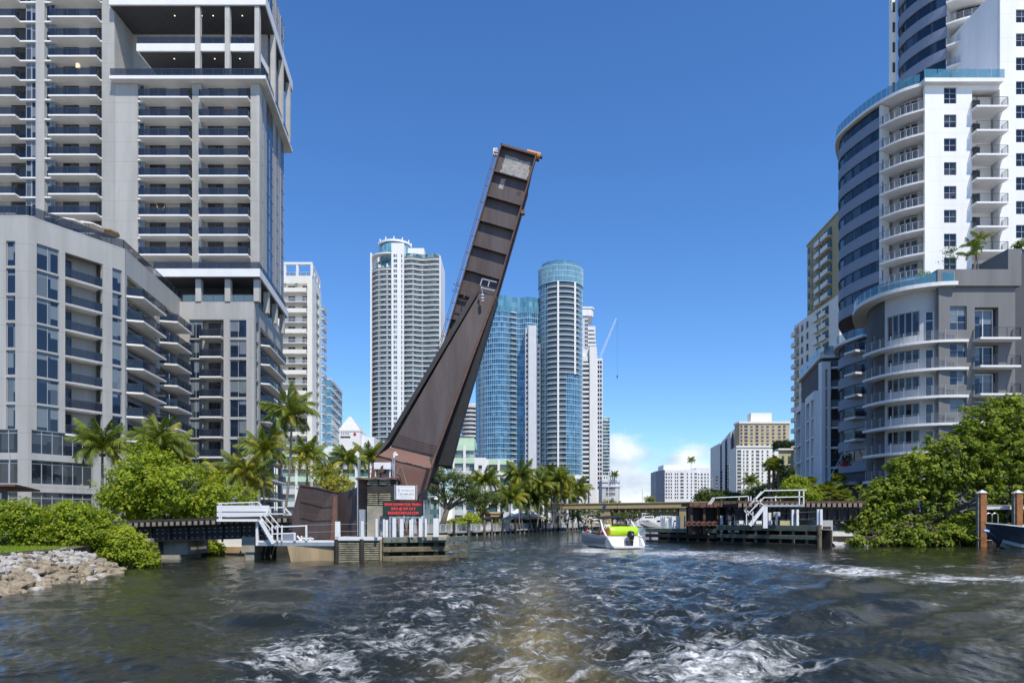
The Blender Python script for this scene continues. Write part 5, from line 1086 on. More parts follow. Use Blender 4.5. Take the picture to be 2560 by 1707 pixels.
# inspection platform and lantern at the head of the haunch
k = MB()
for u0, v0, u1, v1 in ((1205.5, 697, 1242, 706), (1205.5, 697, 1200.5, 714), (1224, 701, 1220, 717), (1206, 720, 1237, 727)): k.bar(Q(u0, v0, 43.65), Q(u1, v1, 43.65), .06)
k.build('platform_rail', 'galvanised', lf)
k = MB()
for (u0, v0), (u1, v1) in (((1156, 705), (1200, 714)), ((1152, 723), (1196, 733)), ((1144, 748), (1180, 757)), ((1168, 708), (1165, 725)), ((1193, 713), (1190, 731)), ((1162, 728), (1160, 745)), ((1188, 734), (1185, 752))): k.bar(Q(u0, v0, 43.65), Q(u1, v1, 43.65), .05)
k.build('catwalk', 'rust_edge', lf)
la = thing('navigation_lantern', 'red and teal banded navigation lantern hanging from the raised leaf', 'lantern', Q(1206, 757, 43.2))
c_ = Q(1206, 745, 43.2)
for z0_, z1_, m in ((.16, .22, 'white_paint'), (.02, .16, mat('lens_teal', (.02, .18, .22), .15, 0).name), (-.04, .02, 'white_paint'), (-.16, -.04, mat('lens_red', (.35, .02, .03), .15, 0).name), (-.2, -.16, 'white_paint')):
    k = MB(); k.tube([c_ + Vector((0, 0, z0_)), c_ + Vector((0, 0, z1_))], .10 if 'lens' not in m else .085, 10); k.build('lens' if 'lens' in m else 'collar', m, la)
k = MB(); k.tube([c_ + Vector((0, 0, .22)), Q(1204.5, 720, 43.2)], .025, 6); k.tube([Q(1204, 722, 43.2), Q(1204, 717, 43.2)], .07, 8); k.build('hanger', 'galvanised', la)
# broad haunch plate stepping out towards the river at the heel of the leaf
def tri(pts): return [P(*p) for p in pts]
ap_l, ap_r = P(1197, 733, 43.7), P(1236, 740, 43.7)
lo_l, lo_r = P(979, 1112, 42.5), P(1086, 1139, 42.5)
sk_l, sk_r = P(946, 1138, 41.7), P(1077, 1171, 41.7)
bt_l, bt_r = P(930, 1165, 41.7), P(1058, 1235, 41.7)
bt_l2, bt_r2 = P(922, 1240, 41.9), P(1040, 1290, 41.9)
def slab_quad(name, a, b_, c, d, m, th=.25, parent=lf):
    k = MB(); vec = Vector((0, th, 0)); k.hexa([d, c, c + vec, d + vec, a, b_, b_ + vec, a + vec]); return fix_normals(k.build(name, m, parent))
slab_quad('haunch_plate', ap_l, ap_r, lo_r, lo_l, 'rust_steel')
dn = Vector((0, 0, -.09))
slab_quad('haunch_skirt', lo_l + dn, lo_r + dn, sk_r, sk_l, 'rust_red'); slab_quad('heel_plate', sk_l + Vector((0, .08, -.02)), sk_r + Vector((0, .08, -.02)), bt_r, bt_l, 'rust_red'); slab_quad('heel_plate', bt_l, bt_r, bt_r2, bt_l2, 'rust_red')
slab_quad('seam_angle', lo_l + Vector((0, -.06, .02)), lo_r + Vector((0, -.06, .02)), lo_r + Vector((0, -.06, -.10)), lo_l + Vector((0, -.06, -.10)), 'black_steel_and_shade', .3)
for row in range(4):                                     # rivet rows above the seam
    k = MB(); d = (lo_r - lo_l); up = (ap_l - lo_l).normalized()
    for i in range(24):
        p_ = lo_l + d * ((i + .8) / 25.5) + up * (.12 + .17 * row + .10 * (1 - i / 24)) + Vector((.06 * row * .2, -.02, 0)); k.box(p_.x - .02, p_.x + .02, p_.y - .03, p_.y + .03, p_.z - .035, p_.z + .035)
    k.build('rivet_row', 'rust_edge', lf)
# edge bars of the haunch and box sides
e = lambda p, dx: p + Vector((dx, -.12, 0))
k = MB(); L0, L1, L2_ = P(1186, 732, 43.6), P(970, 1100, 42.35), P(938, 1142, 41.7)
k.hexa([L1 + Vector((-.12, -.1, 0)), L1 + Vector((.16, -.1, 0)), L1 + Vector((.16, 1.2, 0)), L1 + Vector((-.12, 1.2, 0)), L0 + Vector((-.1, -.1, 0)), L0 + Vector((.25, -.1, 0)), L0 + Vector((.25, .5, 0)), L0 + Vector((-.1, .5, 0))])
k.hexa([L2_ + Vector((-.02, -.1, 0)), L2_ + Vector((.08, -.1, 0)), L2_ + Vector((.08, 1.2, 0)), L2_ + Vector((-.02, 1.2, 0)), L1 + Vector((-.12, -.1, -.003)), L1 + Vector((.16, -.1, -.003)), L1 + Vector((.16, 1.2, -.003)), L1 + Vector((-.12, 1.2, -.003))]); k.build('haunch_flange', 'black_steel_and_shade', lf)
k = MB(); rr_ = [ap_r, lo_r, sk_r, bt_r, bt_r2]; far_off = [.4, 1.0, 1.6, 1.6, 1.6]
for (a, fa_), (c, fc_) in zip(zip(rr_, far_off), zip(rr_[1:], far_off[1:])):
    va, vc = Vector((0, fa_, 0)), Vector((0, fc_, 0)); x_ = Vector((-.25, 0, 0)); k.hexa([c + x_, c + Vector((.02, .02, 0)), c + Vector((.02, 0, 0)) + vc, c + x_ + vc, a + x_, a + Vector((.02, .02, 0)), a + Vector((.02, 0, 0)) + va, a + x_ + va])
k.build('haunch_underside', 'black_steel_and_shade', lf)
k = MB()
for (a, fa_), (c, fc_) in zip(zip(rr_, far_off), zip(rr_[1:], far_off[1:])): k.bar(a + Vector((.05, -.05, 0)), c + Vector((.05, -.05, 0)), .10, .12)
k.build('haunch_edge', 'rust_edge', lf)
k = MB(); k.extrude([P(u, v, 43.75) for u, v in ((1240, 738), (1244, 742), (1157, 1040), (1136, 1121), (1125, 1163), (1092, 1161), (1062, 1222), (1070, 1180), (1086, 1139), (1127, 1040), (1232, 745))], (0, 1.5, 0)); fix_normals(k.build('underside_shade_plate', 'black_steel_and_shade', lf))  # added black plate, its colour stands in for shade on the leaf's underside
k = MB(); k.box(P(1104, 1150, 46).x, P(1122, 1150, 46).x, 45.5, 49, ZV(1164, 46), ZV(1110, 46)); k.build('counterweight_arm', 'black_steel_and_shade', lf)
# ------------------------------------------------------------------ folded counterweight casing beside the tower
cwt = thing('counterweight', 'rusty folded steel counterweight casing with concave top edge behind the white railing', 'counterweight', P(800, 1348, 41))
ya, yb, yc = 40.4, 41.6, 40.6
lefts = [P(748.6, 1213, ya), P(790, 1219, ya + .5), P(832, 1229, ya + 1.05), P(846, 1230.5, yb)]
leftb = [P(718, 1333, ya), P(760, 1340, ya + .5), P(825, 1349, ya + 1.05), P(846, 1350, yb)]
k = MB()
for i in range(3): k.hexa([leftb[i], leftb[i + 1], leftb[i + 1] + Vector((.1, .5, 0)), leftb[i] + Vector((.1, .5, 0)), lefts[i], lefts[i + 1], lefts[i + 1] + Vector((.1, .5, 0)), lefts[i] + Vector((.1, .5, 0))])
fix_normals(k.build('left_panel', 'rust_steel', cwt))
rt_ = [P(847, 1230.5, yb), P(862, 1229, yb - .3), P(880, 1223, yb - .7), P(897, 1215, yc)]; rb = [P(847, 1350, yb), P(862, 1350, yb - .3), P(880, 1350, yb - .7), P(897, 1350, yc)]
k = MB()
for i in range(3): k.hexa([rb[i], rb[i + 1], rb[i + 1] + Vector((-.1, .5, 0)), rb[i] + Vector((-.1, .5, 0)), rt_[i], rt_[i + 1], rt_[i + 1] + Vector((-.1, .5, 0)), rt_[i] + Vector((-.1, .5, 0))])
fix_normals(k.build('right_panel', 'rust_steel', cwt))
k = MB(); k.hexa([P(825, 1348, 41.35), P(842, 1348, 41.45), P(842, 1348, 41.6), P(825, 1348, 41.6), P(833, 1240, 41.35), P(842, 1240, 41.45), P(842, 1240, 41.6), P(833, 1240, 41.6)]); fix_normals(k.build('rust_streak', 'rust_red', cwt))
for v in (1250, 1282):
    k = MB(); k.bar(P(752, v, ya - .04 + .12), P(832, v + 10, ya + .95), .03, .04); k.build('seam', 'rust_edge', cwt)
for i, (a, c) in enumerate(zip(lefts, lefts[1:])): k = MB(); k.bar(a + Vector((0, .1, .02)), c + Vector((0, .1, .02)), .3, .06); k.build('top_flange', 'rust_edge', cwt)
k = MB(); k.box(XU(896, 40.6), XU(918, 40.6), 40.4, 41.4, 1.0, ZV(1196, 40.5)); k.build('boxed_end', 'rust_red', cwt)
for i in range(8): k = MB(); z = ZV(1225 + 9 * i, 40.4); k.box(XU(896, 40.4), XU(917.5, 40.4), 40.34, 40.39, z - .02, z + .03); k.build('batten', 'rust_edge', cwt)
# ------------------------------------------------------------------ bridge tender's concrete tower
tt = thing('bridge_tower', 'weathered board-marked concrete bridge tower with rusty equipment hut on top', 'tower', P(953, 1337, 39))
yt = 39.6; x0, x1 = XU(917.5, yt), XU(989, yt); zt = ZV(1194, yt); zd = 1.28
k = MB(); k.box(x0, x1, yt, yt + 1.7, zd, ZV(1264, yt)); k.build('shaft', 'pier_concrete', tt)
k = MB(); k.box(x0 - .003, x1 + .003, yt - .003, yt + 1.703, ZV(1264, yt) + .002, zt - .12); k.build('upper_shaft', 'timber_dark', tt)
for z0_, z1_ in ((ZV(1262, yt), ZV(1230, yt)), (ZV(1212, yt), ZV(1197, yt))):
    n = int((z1_ - z0_) / .115)
    for i in range(n):
        for xa_, xb_ in ((x0 + .02, x0 + .02 + .62), (x0 + .70, x1 - .28)):
            k = MB(); k.box(xa_ + .02 * (i % 3), xb_ - .03 * (i % 2), yt - .03, yt - .004, z0_ + i * .115 + .02, z0_ + i * .115 + .085); k.build('board', 'pier_board' if 'pier_board' in MAT else mat('pier_board', (.40, .37, .25), .9, .25, 3).name, tt)
k = MB(); k.box(XU(890, yt), x1 + .1, yt - .15, yt + 1.9, zt - .11, zt); k.build('platform', 'rust_red', tt)
k = MB(); pts = [Vector((XU(892, yt) + (x1 - XU(892, yt)) * i / 12, yt - .22, zt - .05 + .05 * math.sin(i * 1.3))) for i in range(13)]; k.tube(pts, .025, 5); k.build('conduit', 'timber_grey', tt)
xh0, xh1 = XU(934, yt), XU(976, yt)
k = MB(); k.box(xh0, xh1, yt + .1, yt + 1.3, ZV(1172, yt), ZV(1155, yt)); k.build('hut_roof', 'white_paint', tt)
k = MB(); k.box(xh0 + .05, xh1 - .05, yt + .3, yt + 1.2, zt, ZV(1172, yt)); k.build('hut_body', 'glass_dark', tt)
for xx in (xh0 + .03, xh1 - .1): k = MB(); k.box(xx, xx + .07, yt + .2, yt + .27, zt, ZV(1172, yt)); k.build('hut_post', 'white_paint', tt)
k = MB()
xa_, xb_ = XU(923, yt), XU(947, yt); za_, zb_ = zt, ZV(1173, yt)
for p_, q_ in (((xa_, za_), (xa_, zb_)), ((xb_, za_), (xb_, zb_)), ((xa_, zb_), (xb_, zb_)), ((xa_, (za_ + zb_) / 2), (xb_, (za_ + zb_) / 2)), (((xa_ + xb_) / 2, za_), ((xa_ + xb_) / 2, zb_))): k.bar((p_[0], yt - .05, p_[1]), (q_[0], yt - .05, q_[1]), .04)
k.build('rusty_cage', 'rust_orange' if 0 else 'rust_red', tt)
k = MB(); k.extrude([P(948, 1180, 39.5), P(952, 1166, 39.5), P(957, 1162, 39.5), P(957, 1170, 39.5), P(961, 1176, 39.5), P(957, 1181, 39.5)], (0, .12, 0)); k.build('horn', 'rust_edge', tt)
def camera_pole(u, v_top, v_bot, Y, label, arm):
    o = thing('camera_pole', label, 'camera pole', P(u, v_bot, Y)); k = MB(); k.tube([P(u, v_bot, Y), P(u, v_top, Y)], .035, 8); k.build('pole', 'galvanised', o)
    k = MB(); k.tube([P(u - 4 * arm, v_bot - 2, Y), P(u - 4 * arm, v_top + 18, Y)], .025, 6); k.build('conduit', 'galvanised', o)
    c_ = P(u + 5 * arm, v_top + 2, Y); k = MB(); k.tube([P(u, v_top, Y), P(u + 5 * arm, v_top, Y)], .04, 6); k.build('arm', 'white_paint', o)
    k = MB(); k.tube([c_ + Vector((0, 0, -.02)), c_ + Vector((0, 0, -.14)), c_ + Vector((0, 0, -.2))], [.075, .09, .045], 10); k.build('camera_dome', 'white_paint', o, smooth=True)
    k = MB(); q = P(u, v_top + 7, Y); k.box(q.x - .06, q.x + .06, Y - .08, Y + .08, q.z - .14, q.z + .14); k.build('junction_box', 'white_paint', o)
camera_pole(895.5, 1130, 1194, 39.7, 'tall galvanised pole with white dome camera on the tower platform corner', -1)
camera_pole(986, 1131, 1193, 39.7, 'short camera pole with white dome camera beside the hut', 1)
k = MB(); k.tube([P(894, 1193, 39.5), P(894, 1338, 39.5)], .035, 6); k.build('downpipe', 'galvanised', tt)
k = MB(); k.tube([P(991, 1228, 39.7), P(993, 1180, 39.7), P(996, 1168, 39.7), P(1000, 1165, 39.7), P(1004, 1168, 39.7), P(1018, 1215, 39.7)], .035, 6); k.tube([P(992, 1184, 39.7), P(1000, 1188, 39.7), P(1006, 1210, 39.7)], .06, 6, 1); k.build('vent_hose', ['timber_grey', 'rust_edge'], tt)
# message board, number sign, signal
mb2 = thing('message_board', 'black LED message board with red letters on the bridge platform', 'message board', P(1010, 1340, 39.0))
yb_ = 38.9; bl, br_ = P(957.2, 1254.5, yb_), P(1063.5, 1250.5, yb_ + .6)
fm_ = Fac([(bl.x, bl.y), (br_.x, br_.y)]); z0_, z1_ = ZV(1289, yb_), ZV(1253, yb_)
k = MB(); band(k, fm_, 0, fm_.len, -.22, 0, z0_, z1_); k.build('cabinet', 'black_plastic', mb2)
k = MB(); band(k, fm_, .03, fm_.len - .12, .0, .012, z0_ + .05, z1_ - .04); k.build('screen', mat('led_screen', (.012, .03, .025), .4, 0).name, mb2)
mat('led_red', (.6, .02, .02), .5, 0, emit=(1, .03, .02, 1.1))
for i, (s_, sz, wd) in enumerate((('SPAN DOWN FOR TRAINS', .20, .86), ('INFO @ VHF CH 9', .20, .80), ('BRIDGESCHEDULE.COM', .20, .78))):
    Mw, _ = fm_.frame(fm_.len * .475, .1, z1_ - .17 - i * .245, .016); text_mesh(s_, sz, 'led_red', Mw, mb2, sx_=wd)
for s_ in (.42, 1.72): k = MB(); q = fm_.at(s_, -.1); k.box(q.x - .06, q.x + .06, q.y - .05, q.y + .05, zd, z0_); k.build('post', 'galvanised', mb2)
k = MB(); band(k, fm_, .4, fm_.len - .2, -.15, -.05, z0_ - .12, z0_ - .04); k.build('beam', 'galvanised', mb2)
sg = thing('sign', 'white bridge phone number sign above the LED message board', 'sign', P(1014, 1250, 38.9))
fs = Fac([(P(990.5, 1230, 38.95).x, 38.95), (P(1038, 1230, 39.3).x, 39.3)]); z0_, z1_ = ZV(1248, 39.0), ZV(1213, 39.0)
k = MB(); band(k, fs, 0, fs.len, -.03, 0, z0_, z1_); k.build('panel', 'white_paint', sg)
mat('ink', (.12, .13, .15), .6, 0)
Mw, _ = fs.frame(fs.len * .60, .1, z0_ + (z1_ - z0_) * .66, .004); text_mesh('Florida East Coast', .095, 'ink', Mw, sg, ext=.002)
Mw, _ = fs.frame(fs.len * .5, .1, z0_ + (z1_ - z0_) * .38, .004); text_mesh('1-305-889-5572', .135, 'ink', Mw, sg, ext=.002)
k = MB(); q = fs.at(.13, .004); zc_ = z0_ + (z1_ - z0_) * .66
for a in range(10): t0, t1_ = R(40 + a * 30), R(66 + a * 30); k.bar((q.x + .075 * math.cos(t0), q.y, zc_ + .075 * math.sin(t0)), (q.x + .075 * math.cos(t1_), q.y, zc_ + .075 * math.sin(t1_)), .006, .022, up=(0, 1, 0))
k.bar((q.x - .02, q.y, zc_), (q.x + .05, q.y, zc_), .006, .02, up=(0, 1, 0)); k.build('emblem', 'ink', sg)
for f_, w_ in ((.92, .8), (.22, .62), (.13, .7)):
    k = MB(); band(k, fs, fs.len * (1 - w_) / 2, fs.len * (1 + w_) / 2, .001, .004, z0_ + (z1_ - z0_) * f_ - .008, z0_ + (z1_ - z0_) * f_ + .008); k.build('small_print', mat('ink_pale', (.45, .46, .48), .6, 0).name, sg)
for s_ in (-.06, fs.len + .1): k = MB(); q = fs.at(s_, -.05); k.box(q.x - .03, q.x + .03, q.y - .03, q.y + .03, z0_ - .02, z1_ + .04); k.build('post', 'galvanised', sg)
ts = thing('signal_light', 'black marine traffic signal beside the message board', 'signal', P(1060, 1340, 39.3)); c_ = P(1060, 1236, 39.2)
k = MB(); pr = [(c_.x + .2 * math.cos(a), c_.z + .12 + .2 * math.sin(a)) for a in [math.pi * i / 8 for i in range(9)]] + [(c_.x - .2, c_.z - .3), (c_.x + .2, c_.z - .3)]; k.extrude([(x, 39.2, z) for x, z in pr], (0, .3, 0)); fix_normals(k.build('housing', 'black_plastic', ts))
for dz in (.12, -.12): k = MB(); k.tube([(c_.x, 39.2, c_.z + dz), (c_.x, 39.17, c_.z + dz)], .09, 12); k.build('lens', 'rubber', ts)
k = MB(); k.tube([P(1060, 1249, 39.35), P(1060, 1340, 39.35)], .05, 8); k.build('post', 'galvanised', ts)
sl_ = thing('street_lamp', 'small white bracket lamp curving over the platform edge', 'lamp', P(1064, 1340, 39.7)); k = MB(); k.tube([P(1064, 1340, 39.7), P(1064, 1256, 39.7), P(1068, 1246, 39.7), P(1074, 1241.5, 39.7), P(1092, 1241, 39.7)], .03, 6); k.build('arm', 'galvanised', sl_)
k = MB(); q = P(1090, 1243, 39.7); k.tube([q, q - Vector((0, 0, .06)), q - Vector((0, 0, .12))], [.04, .13, .13], 10); k.build('lamp_shade', 'white_paint', sl_)
# ------------------------------------------------------------------ the platform on the left of the channel
pl = thing('bridge_platform', 'concrete and timber bridge platform with white deck edge on the near side', 'platform', P(920, 1400, 39.5))
yf = 39.0
k = MB(); k.prism([(XU(737, yf), yf), (XU(838, yf), yf), (XU(838, yf), 45), (XU(722, yf), 45)], -1, ZV(1364, yf)); k.build('concrete_base', 'stained_concrete', pl)
k = MB(); k.hexa([Vector((XU(737, yf), yf, -1)), Vector((XU(737.2, yf), yf, -1)), Vector((XU(737, yf), 45, -1)), Vector((XU(722, yf), 45, -1)), Vector((XU(718, yf), yf, ZV(1364, yf))), Vector((XU(736.9, yf), yf, ZV(1364, yf))), Vector((XU(736.9, yf), 45, ZV(1364, yf))), Vector((XU(704, yf), 45, ZV(1364, yf)))]); fix_normals(k.build('concrete_toe', 'stained_concrete', pl))
k = MB(); k.box(XU(845, yf), XU(958, yf), yf + .06, 45, -1, ZV(1350, yf)); k.build('crib_core', 'timber_dark', pl)
nz = int((ZV(1350, yf) + .1) / .125)
for i in range(nz):
    for ua, ub in ((846, 902), (908, 955)):
        k = MB(); z = -.08 + i * .125; k.box(XU(ua, yf) + .012 * (i % 3), XU(ub, yf) - .01 * (i % 2), yf - .03, yf + .05, z + .02, z + .09); k.build('crib_board', 'pier_board', pl)
for u in (842, 905, 955): k = MB(); k.tube([(XU(u, yf), yf - .06, -1.5), (XU(u, yf), yf - .06, ZV(1347, yf))], .13, 10); k.build('pile', 'timber_dark' if u < 950 else 'stained_concrete', pl)
k = MB(); k.box(XU(838.5, yf), XU(960, yf), yf - .12, yf + .25, ZV(1350, yf) + .003, ZV(1341, yf)); k.build('deck_edge', 'white_paint', pl)
k = MB(); k.prism([(XU(838, yf), yf + .26), (XU(1118, 40), 39.4), (XU(1118, 44), 45), (XU(838, yf), 45)], ZV(1350, yf), ZV(1342, yf)); k.build('deck', 'pier_concrete', pl)
ws = thing('walkway', 'white steel walkway running from the stair to the bridge platform', 'walkway', P(740, 1360, 39)); 
k = MB(); k.prism([(XU(640, 39.2), 39.2), (XU(838, yf) - .02, 38.9), (XU(838, yf) - .02, 39.9), (XU(640, 39.2), 40.2)], ZV(1355, 39), ZV(1351, 39)); k.build('deck', 'white_paint', ws)
k = MB(); k.prism([(XU(640, 39.2), 39.15), (XU(838, yf) - .02, 38.85), (XU(838, yf) - .02, 38.95), (XU(640, 39.2), 39.25)], ZV(1364, 39), ZV(1355, 39) - .003); k.build('edge_beam', 'galvanised', ws)
rl = thing('railing', 'white tube railing with two rails on the steel walkway', 'railing', P(740, 1351, 39))
for u in (681, 694, 705, 766): k = MB(); c_ = P(u, 1351, 38.95); k.box(c_.x - (.05 if u == 766 else .035), c_.x + (.05 if u == 766 else .035), c_.y - .04, c_.y + .04, c_.z, ZV(1312, 38.95)); k.build('post', 'white_paint', rl)
k = MB(); k.bar(P(679, 1317, 38.95), P(766, 1313.5, 38.95), .07); k.build('top_rail', 'white_paint', rl); k = MB(); k.bar(P(681, 1334, 38.95), P(738, 1332, 38.95), .07); k.bar(P(737, 1332, 38.95), P(737, 1351, 38.95), .1); k.build('low_rail', 'white_paint', rl)
k = MB(); c_ = P(720, 1341, 39.6); k.box(c_.x - .32, c_.x + .32, c_.y, c_.y + .3, c_.z - .2, c_.z + .15); k.build('equipment_box', 'slate_blue', ws)
for u0, v0, u1, v1 in ((743, 1338, 752, 1350), (754, 1339, 754, 1350), (754, 1345, 784, 1346), (776, 1342, 776, 1350)): k = MB(); k.bar(P(u0, v0, 39.9), P(u1, v1, 39.9), .07); k.build('bracket', 'white_paint', ws)
bo = thing('bollard_railing', 'white posts with steel cables along the platform edge', 'railing', P(950, 1341, 38.9))
posts = [(843, 1303, .10), (847, 1303, .08), (906.6, 1302, .075), (942, 1296, .06), (960, 1297, .05), (967, 1299, .07), (986, 1295, .10), (1004.7, 1296, .10), (1026, 1298, .055), (1031, 1296, .055), (1052, 1295, .10), (1065, 1296, .06), (1087.7, 1295, .09), (1093, 1295, .09)]
for i, (u, vt, w) in enumerate(posts):
    Y = 38.95 + .35 * max(0, (u - 950) / 140) - (.25 if i in (3, 4, 8) else 0); c_ = P(u, vt, Y); k = MB(); k.box(c_.x - w, c_.x + w, Y - w, Y + w, ZV(1342, 38.9), c_.z); k.build('post', 'white_paint', bo)
for v0_, v1_ in ((1312, 1306), (1330, 1326)):
    k = MB(); k.tube([P(766, v0_, 38.95), P(843, v0_ - 2, 38.95), P(906, v0_ - 3, 38.95), P(942, v1_, 38.95), P(1090, v1_ - 2, 39.3)], .012, 5); k.build('cable', 'galvanised', bo)
fd = thing('timber_fender', 'weathered green timber fender below the message board', 'fender', P(1035, 1400, 38.6))
a0, a1_ = P(957, 1400, 38.6), P(1122, 1392, 39.6); ffd = Fac([(a0.x, 38.6), (a1_.x, 40.0)]); frt = Fac([(a1_.x, 40.0), (a1_.x + .8, 44)])
for v0_, v1_, m in ((1357, 1343, 'timber_green'), (1380, 1367, 'timber'), (1404, 1390, 'timber')):
    k = MB(); band(k, ffd, 0, ffd.len, -.3, 0, ZV(v0_, 38.8), ZV(v1_, 38.8)); bevel(k.build('wale', m, fd), .03); k = MB(); band(k, frt, .02, frt.len, -.3, 0, ZV(v0_, 38.8) + .01, ZV(v1_, 38.8) - .01); k.build('wale', m, fd)
for s_ in (.3, 1.3, 2.3, 3.2): k = MB(); q = ffd.at(s_, -.42); k.box(q.x - .13, q.x + .13, q.y - .1, q.y + .13, -1.5, ZV(1344, 38.8)); k.build('pile', 'timber', fd)
for s_ in (.5, 1.8, 3.4): 
    for v in (1350, 1374, 1396): k = MB(); q = ffd.at(s_, 0); k.tube([(q.x, q.y + .05, ZV(v, 38.8)), (q.x, q.y - .03, ZV(v, 38.8))], .035, 6); k.build('bolt', 'rust_edge', fd)
k = MB(); band(k, ffd, .1, ffd.len - .1, -1.2, -.6, -1, ZV(1350, 39)); k.build('backing', 'timber_dark', fd)
k = MB(); k.box(XU(899, 40.2), XU(915, 40.2), 40.1, 40.3, 1.28, ZV(1272, 38.9)); cab = k.build('cabinet', 'galvanised', tt)
k = MB(); k.box(XU(951, 39.5), XU(982, 39.5), 39.45, 39.59, zd, ZV(1302, 39.5)); k.build('door', 'frame_grey', tt)
# steel legs under the heel of the leaf
for u0, u1 in ((1000, 1012), (1030, 1022), (1045, 1050)): k = MB(); k.bar(P(u0, 1280, 42.6), P(u1, 1340, 42.6), .25, .3); k.build('trunnion_leg', 'rust_edge', lf)
# ------------------------------------------------------------------ left approach: girder span on concrete piers
ap = thing('railway_trestle', 'dark steel girder railway span with timber ties on the left bank', 'bridge', P(480, 1340, 41))
xl, xr = XU(180, 40), XU(727, 40); YA, YB_ = 39.9, 43.4
def zs_(x): f_ = (x - XU(272, 40)) / (XU(727, 40) - XU(272, 40)); return ZV(1301, 40) * (1 - f_) + ZV(1287, 40) * f_      # grade of the track
def sloped(k, x0, x1, y0, y1, d0, d1): k.hexa([(x0, y0, zs_(x0) + d0), (x1, y0, zs_(x1) + d0), (x1, y1, zs_(x1) + d0), (x0, y1, zs_(x0) + d0), (x0, y0, zs_(x0) + d1), (x1, y0, zs_(x1) + d1), (x1, y1, zs_(x1) + d1), (x0, y1, zs_(x0) + d1)])
n = int((xr - xl) / .345); tie = MB(); tie.box(-.11, .11, -.35, 3.9, -.42, -.17, 0); tie.box(-.10, .10, -.36, -.351, -.41, -.18, 1); tie_me = tie.mesh('tie', ['timber_dark', 'tie_end'])
for i in range(n): x = xl + .2 + i * .345; inst('tie', tie_me, ap, T(x, YA, zs_(x) - .0))
for y in (YA - .3, YA + 3.6): k = MB(); sloped(k, xl, xr, y, y + .2, -.165, -.02); k.build('guard_timber', 'timber_dark', ap)
for y in (YA + 1.0, YA + 2.4): k = MB(); sloped(k, xl, xr, y, y + .07, -.165, .0); k.build('rail', 'rust_edge', ap)
for y in (YA + .25, YA + 3.1):
    k = MB(); sloped(k, xl, xr, y, y + .05, -1.28, -.43); k.build('girder_web', 'black_steel_and_shade', ap)
    for d in (-1.30, -.47, -.9): k = MB(); sloped(k, xl, xr, y - .16, y - .002, d, d + .05); k.build('flange', 'black_steel_and_shade', ap)
for i in range(int((xr - xl) / 1.05)):
    x = xl + .4 + i * 1.05; k = MB(); k.box(x, x + .05, YA + .1, YA + .248, zs_(x) - 1.24, zs_(x) - .48); k.build('stiffener', 'black_steel_and_shade', ap)
rv = MB(); rv.box(-.05, .05, -.02, 0, -.014, .014); rv_me = rv.mesh('rivet', 'galvanised')
for d in (-.62, -.83, -1.14):
    for i in range(60): x = xl + 2.2 + i * .34; inst('rivet', rv_me, ap, T(x, YA + .249 if d > -1 else YA + .249, zs_(x) + d)) if x < xr else None
k = MB(); zt = ZV(1345, 40); k.box(XU(338, 39.6), XU(376, 39.6), 39.6, 43.6, .25, zt); k.box(XU(376, 39.6) + .003, XU(448, 39.6), 40.6, 43.4, .25, zt - .1); k.box(XU(376, 40), XU(440, 40), 40.4, 43.2, -1.5, .249); k.build('pier', 'pier_concrete', ap)
k = MB(); zt = ZV(1341, 40); k.box(XU(604, 39.7), XU(638, 39.7), 39.7, 43.4, .45, zt); k.box(XU(614, 39.8), XU(636, 39.8), 39.8, 43.2, -1.5, .449); k.build('pier', 'pier_concrete', ap)
for i in range(4): k = MB(); k.tube([(XU(646 + i * 9, 41), 40.6 + .4 * i, -1.5), (XU(646 + i * 9, 41), 40.6 + .4 * i, 1.0)], .16, 8); k.build('pile', 'timber_dark', ap)
# landing, stair and panel
ld = thing('access_stair', 'white steel landing with handrails and steep stair beside the left span', 'stair', P(640, 1362, 39.3)); yl = 39.2
k = MB(); k.box(XU(547, yl), XU(648, yl), yl - .3, yl + .4, ZV(1303, yl), ZV(1297, yl)); k.build('landing', 'white_paint', ld)
for u in (548.5, 553): k = MB(); k.bar(P(u, 1303, yl - .25), P(u, 1257, yl - .25), .055); k.build('post', 'white_paint', ld)
k = MB(); k.bar(P(543, 1258, yl - .25), P(646, 1254.5, yl - .25), .06); k.bar(P(646, 1254.5, yl - .25), P(672, 1286, yl - .25), .06); k.build('handrail', 'white_paint', ld)
k = MB(); k.bar(P(553, 1276, yl - .25), P(648, 1274, yl - .25), .05); k.build('mid_rail', 'white_paint', ld)
k = MB(); k.bar(P(643.5, 1303, yl), P(643.5, 1363, yl), .14); k.build('stair_post', 'white_paint', ld)
for dy in (-.3, .35): k = MB(); k.bar(P(650, 1299, yl + dy), P(684, 1358, yl + dy), .08, .2); k.build('stringer', 'white_paint', ld)
for i in range(9): k = MB(); f_ = (i + .6) / 9.4; c_ = P(650, 1299, yl).lerp(P(684, 1358, yl), f_); k.box(c_.x - .14, c_.x + .14, yl - .25, yl + .3, c_.z - .02, c_.z + .02); k.build('tread', 'galvanised', ld)
for a, c in (((650, 1291), (680, 1326)), ((659, 1287), (690, 1322)), ((672, 1283), (700, 1316)), ((650, 1291), (672, 1281)), ((673, 1324), (696, 1311)), ((681, 1326), (681, 1360))): k = MB(); k.bar(P(*a, yl - .28), P(*c, yl - .28), .05); k.build('stair_rail', 'white_paint', ld)
k = MB(); k.bar(P(643, 1361, yl), P(690, 1360, yl), .1, .12); k.build('base_beam', 'white_paint', ld)
pn = thing('site_hoarding', 'long blank white panel standing beyond the track', 'panel', P(605, 1290, 44)); k = MB(); k.box(XU(542, 44), XU(673, 44), 44, 44.08, ZV(1291, 44), ZV(1263, 44)); k.build('panel', 'white_paint', pn)
k = MB(); k.box(XU(542, 44), XU(673, 44), 43.96, 43.999, ZV(1278, 44), ZV(1277, 44)); k.build('joint', 'pale_grey', pn)
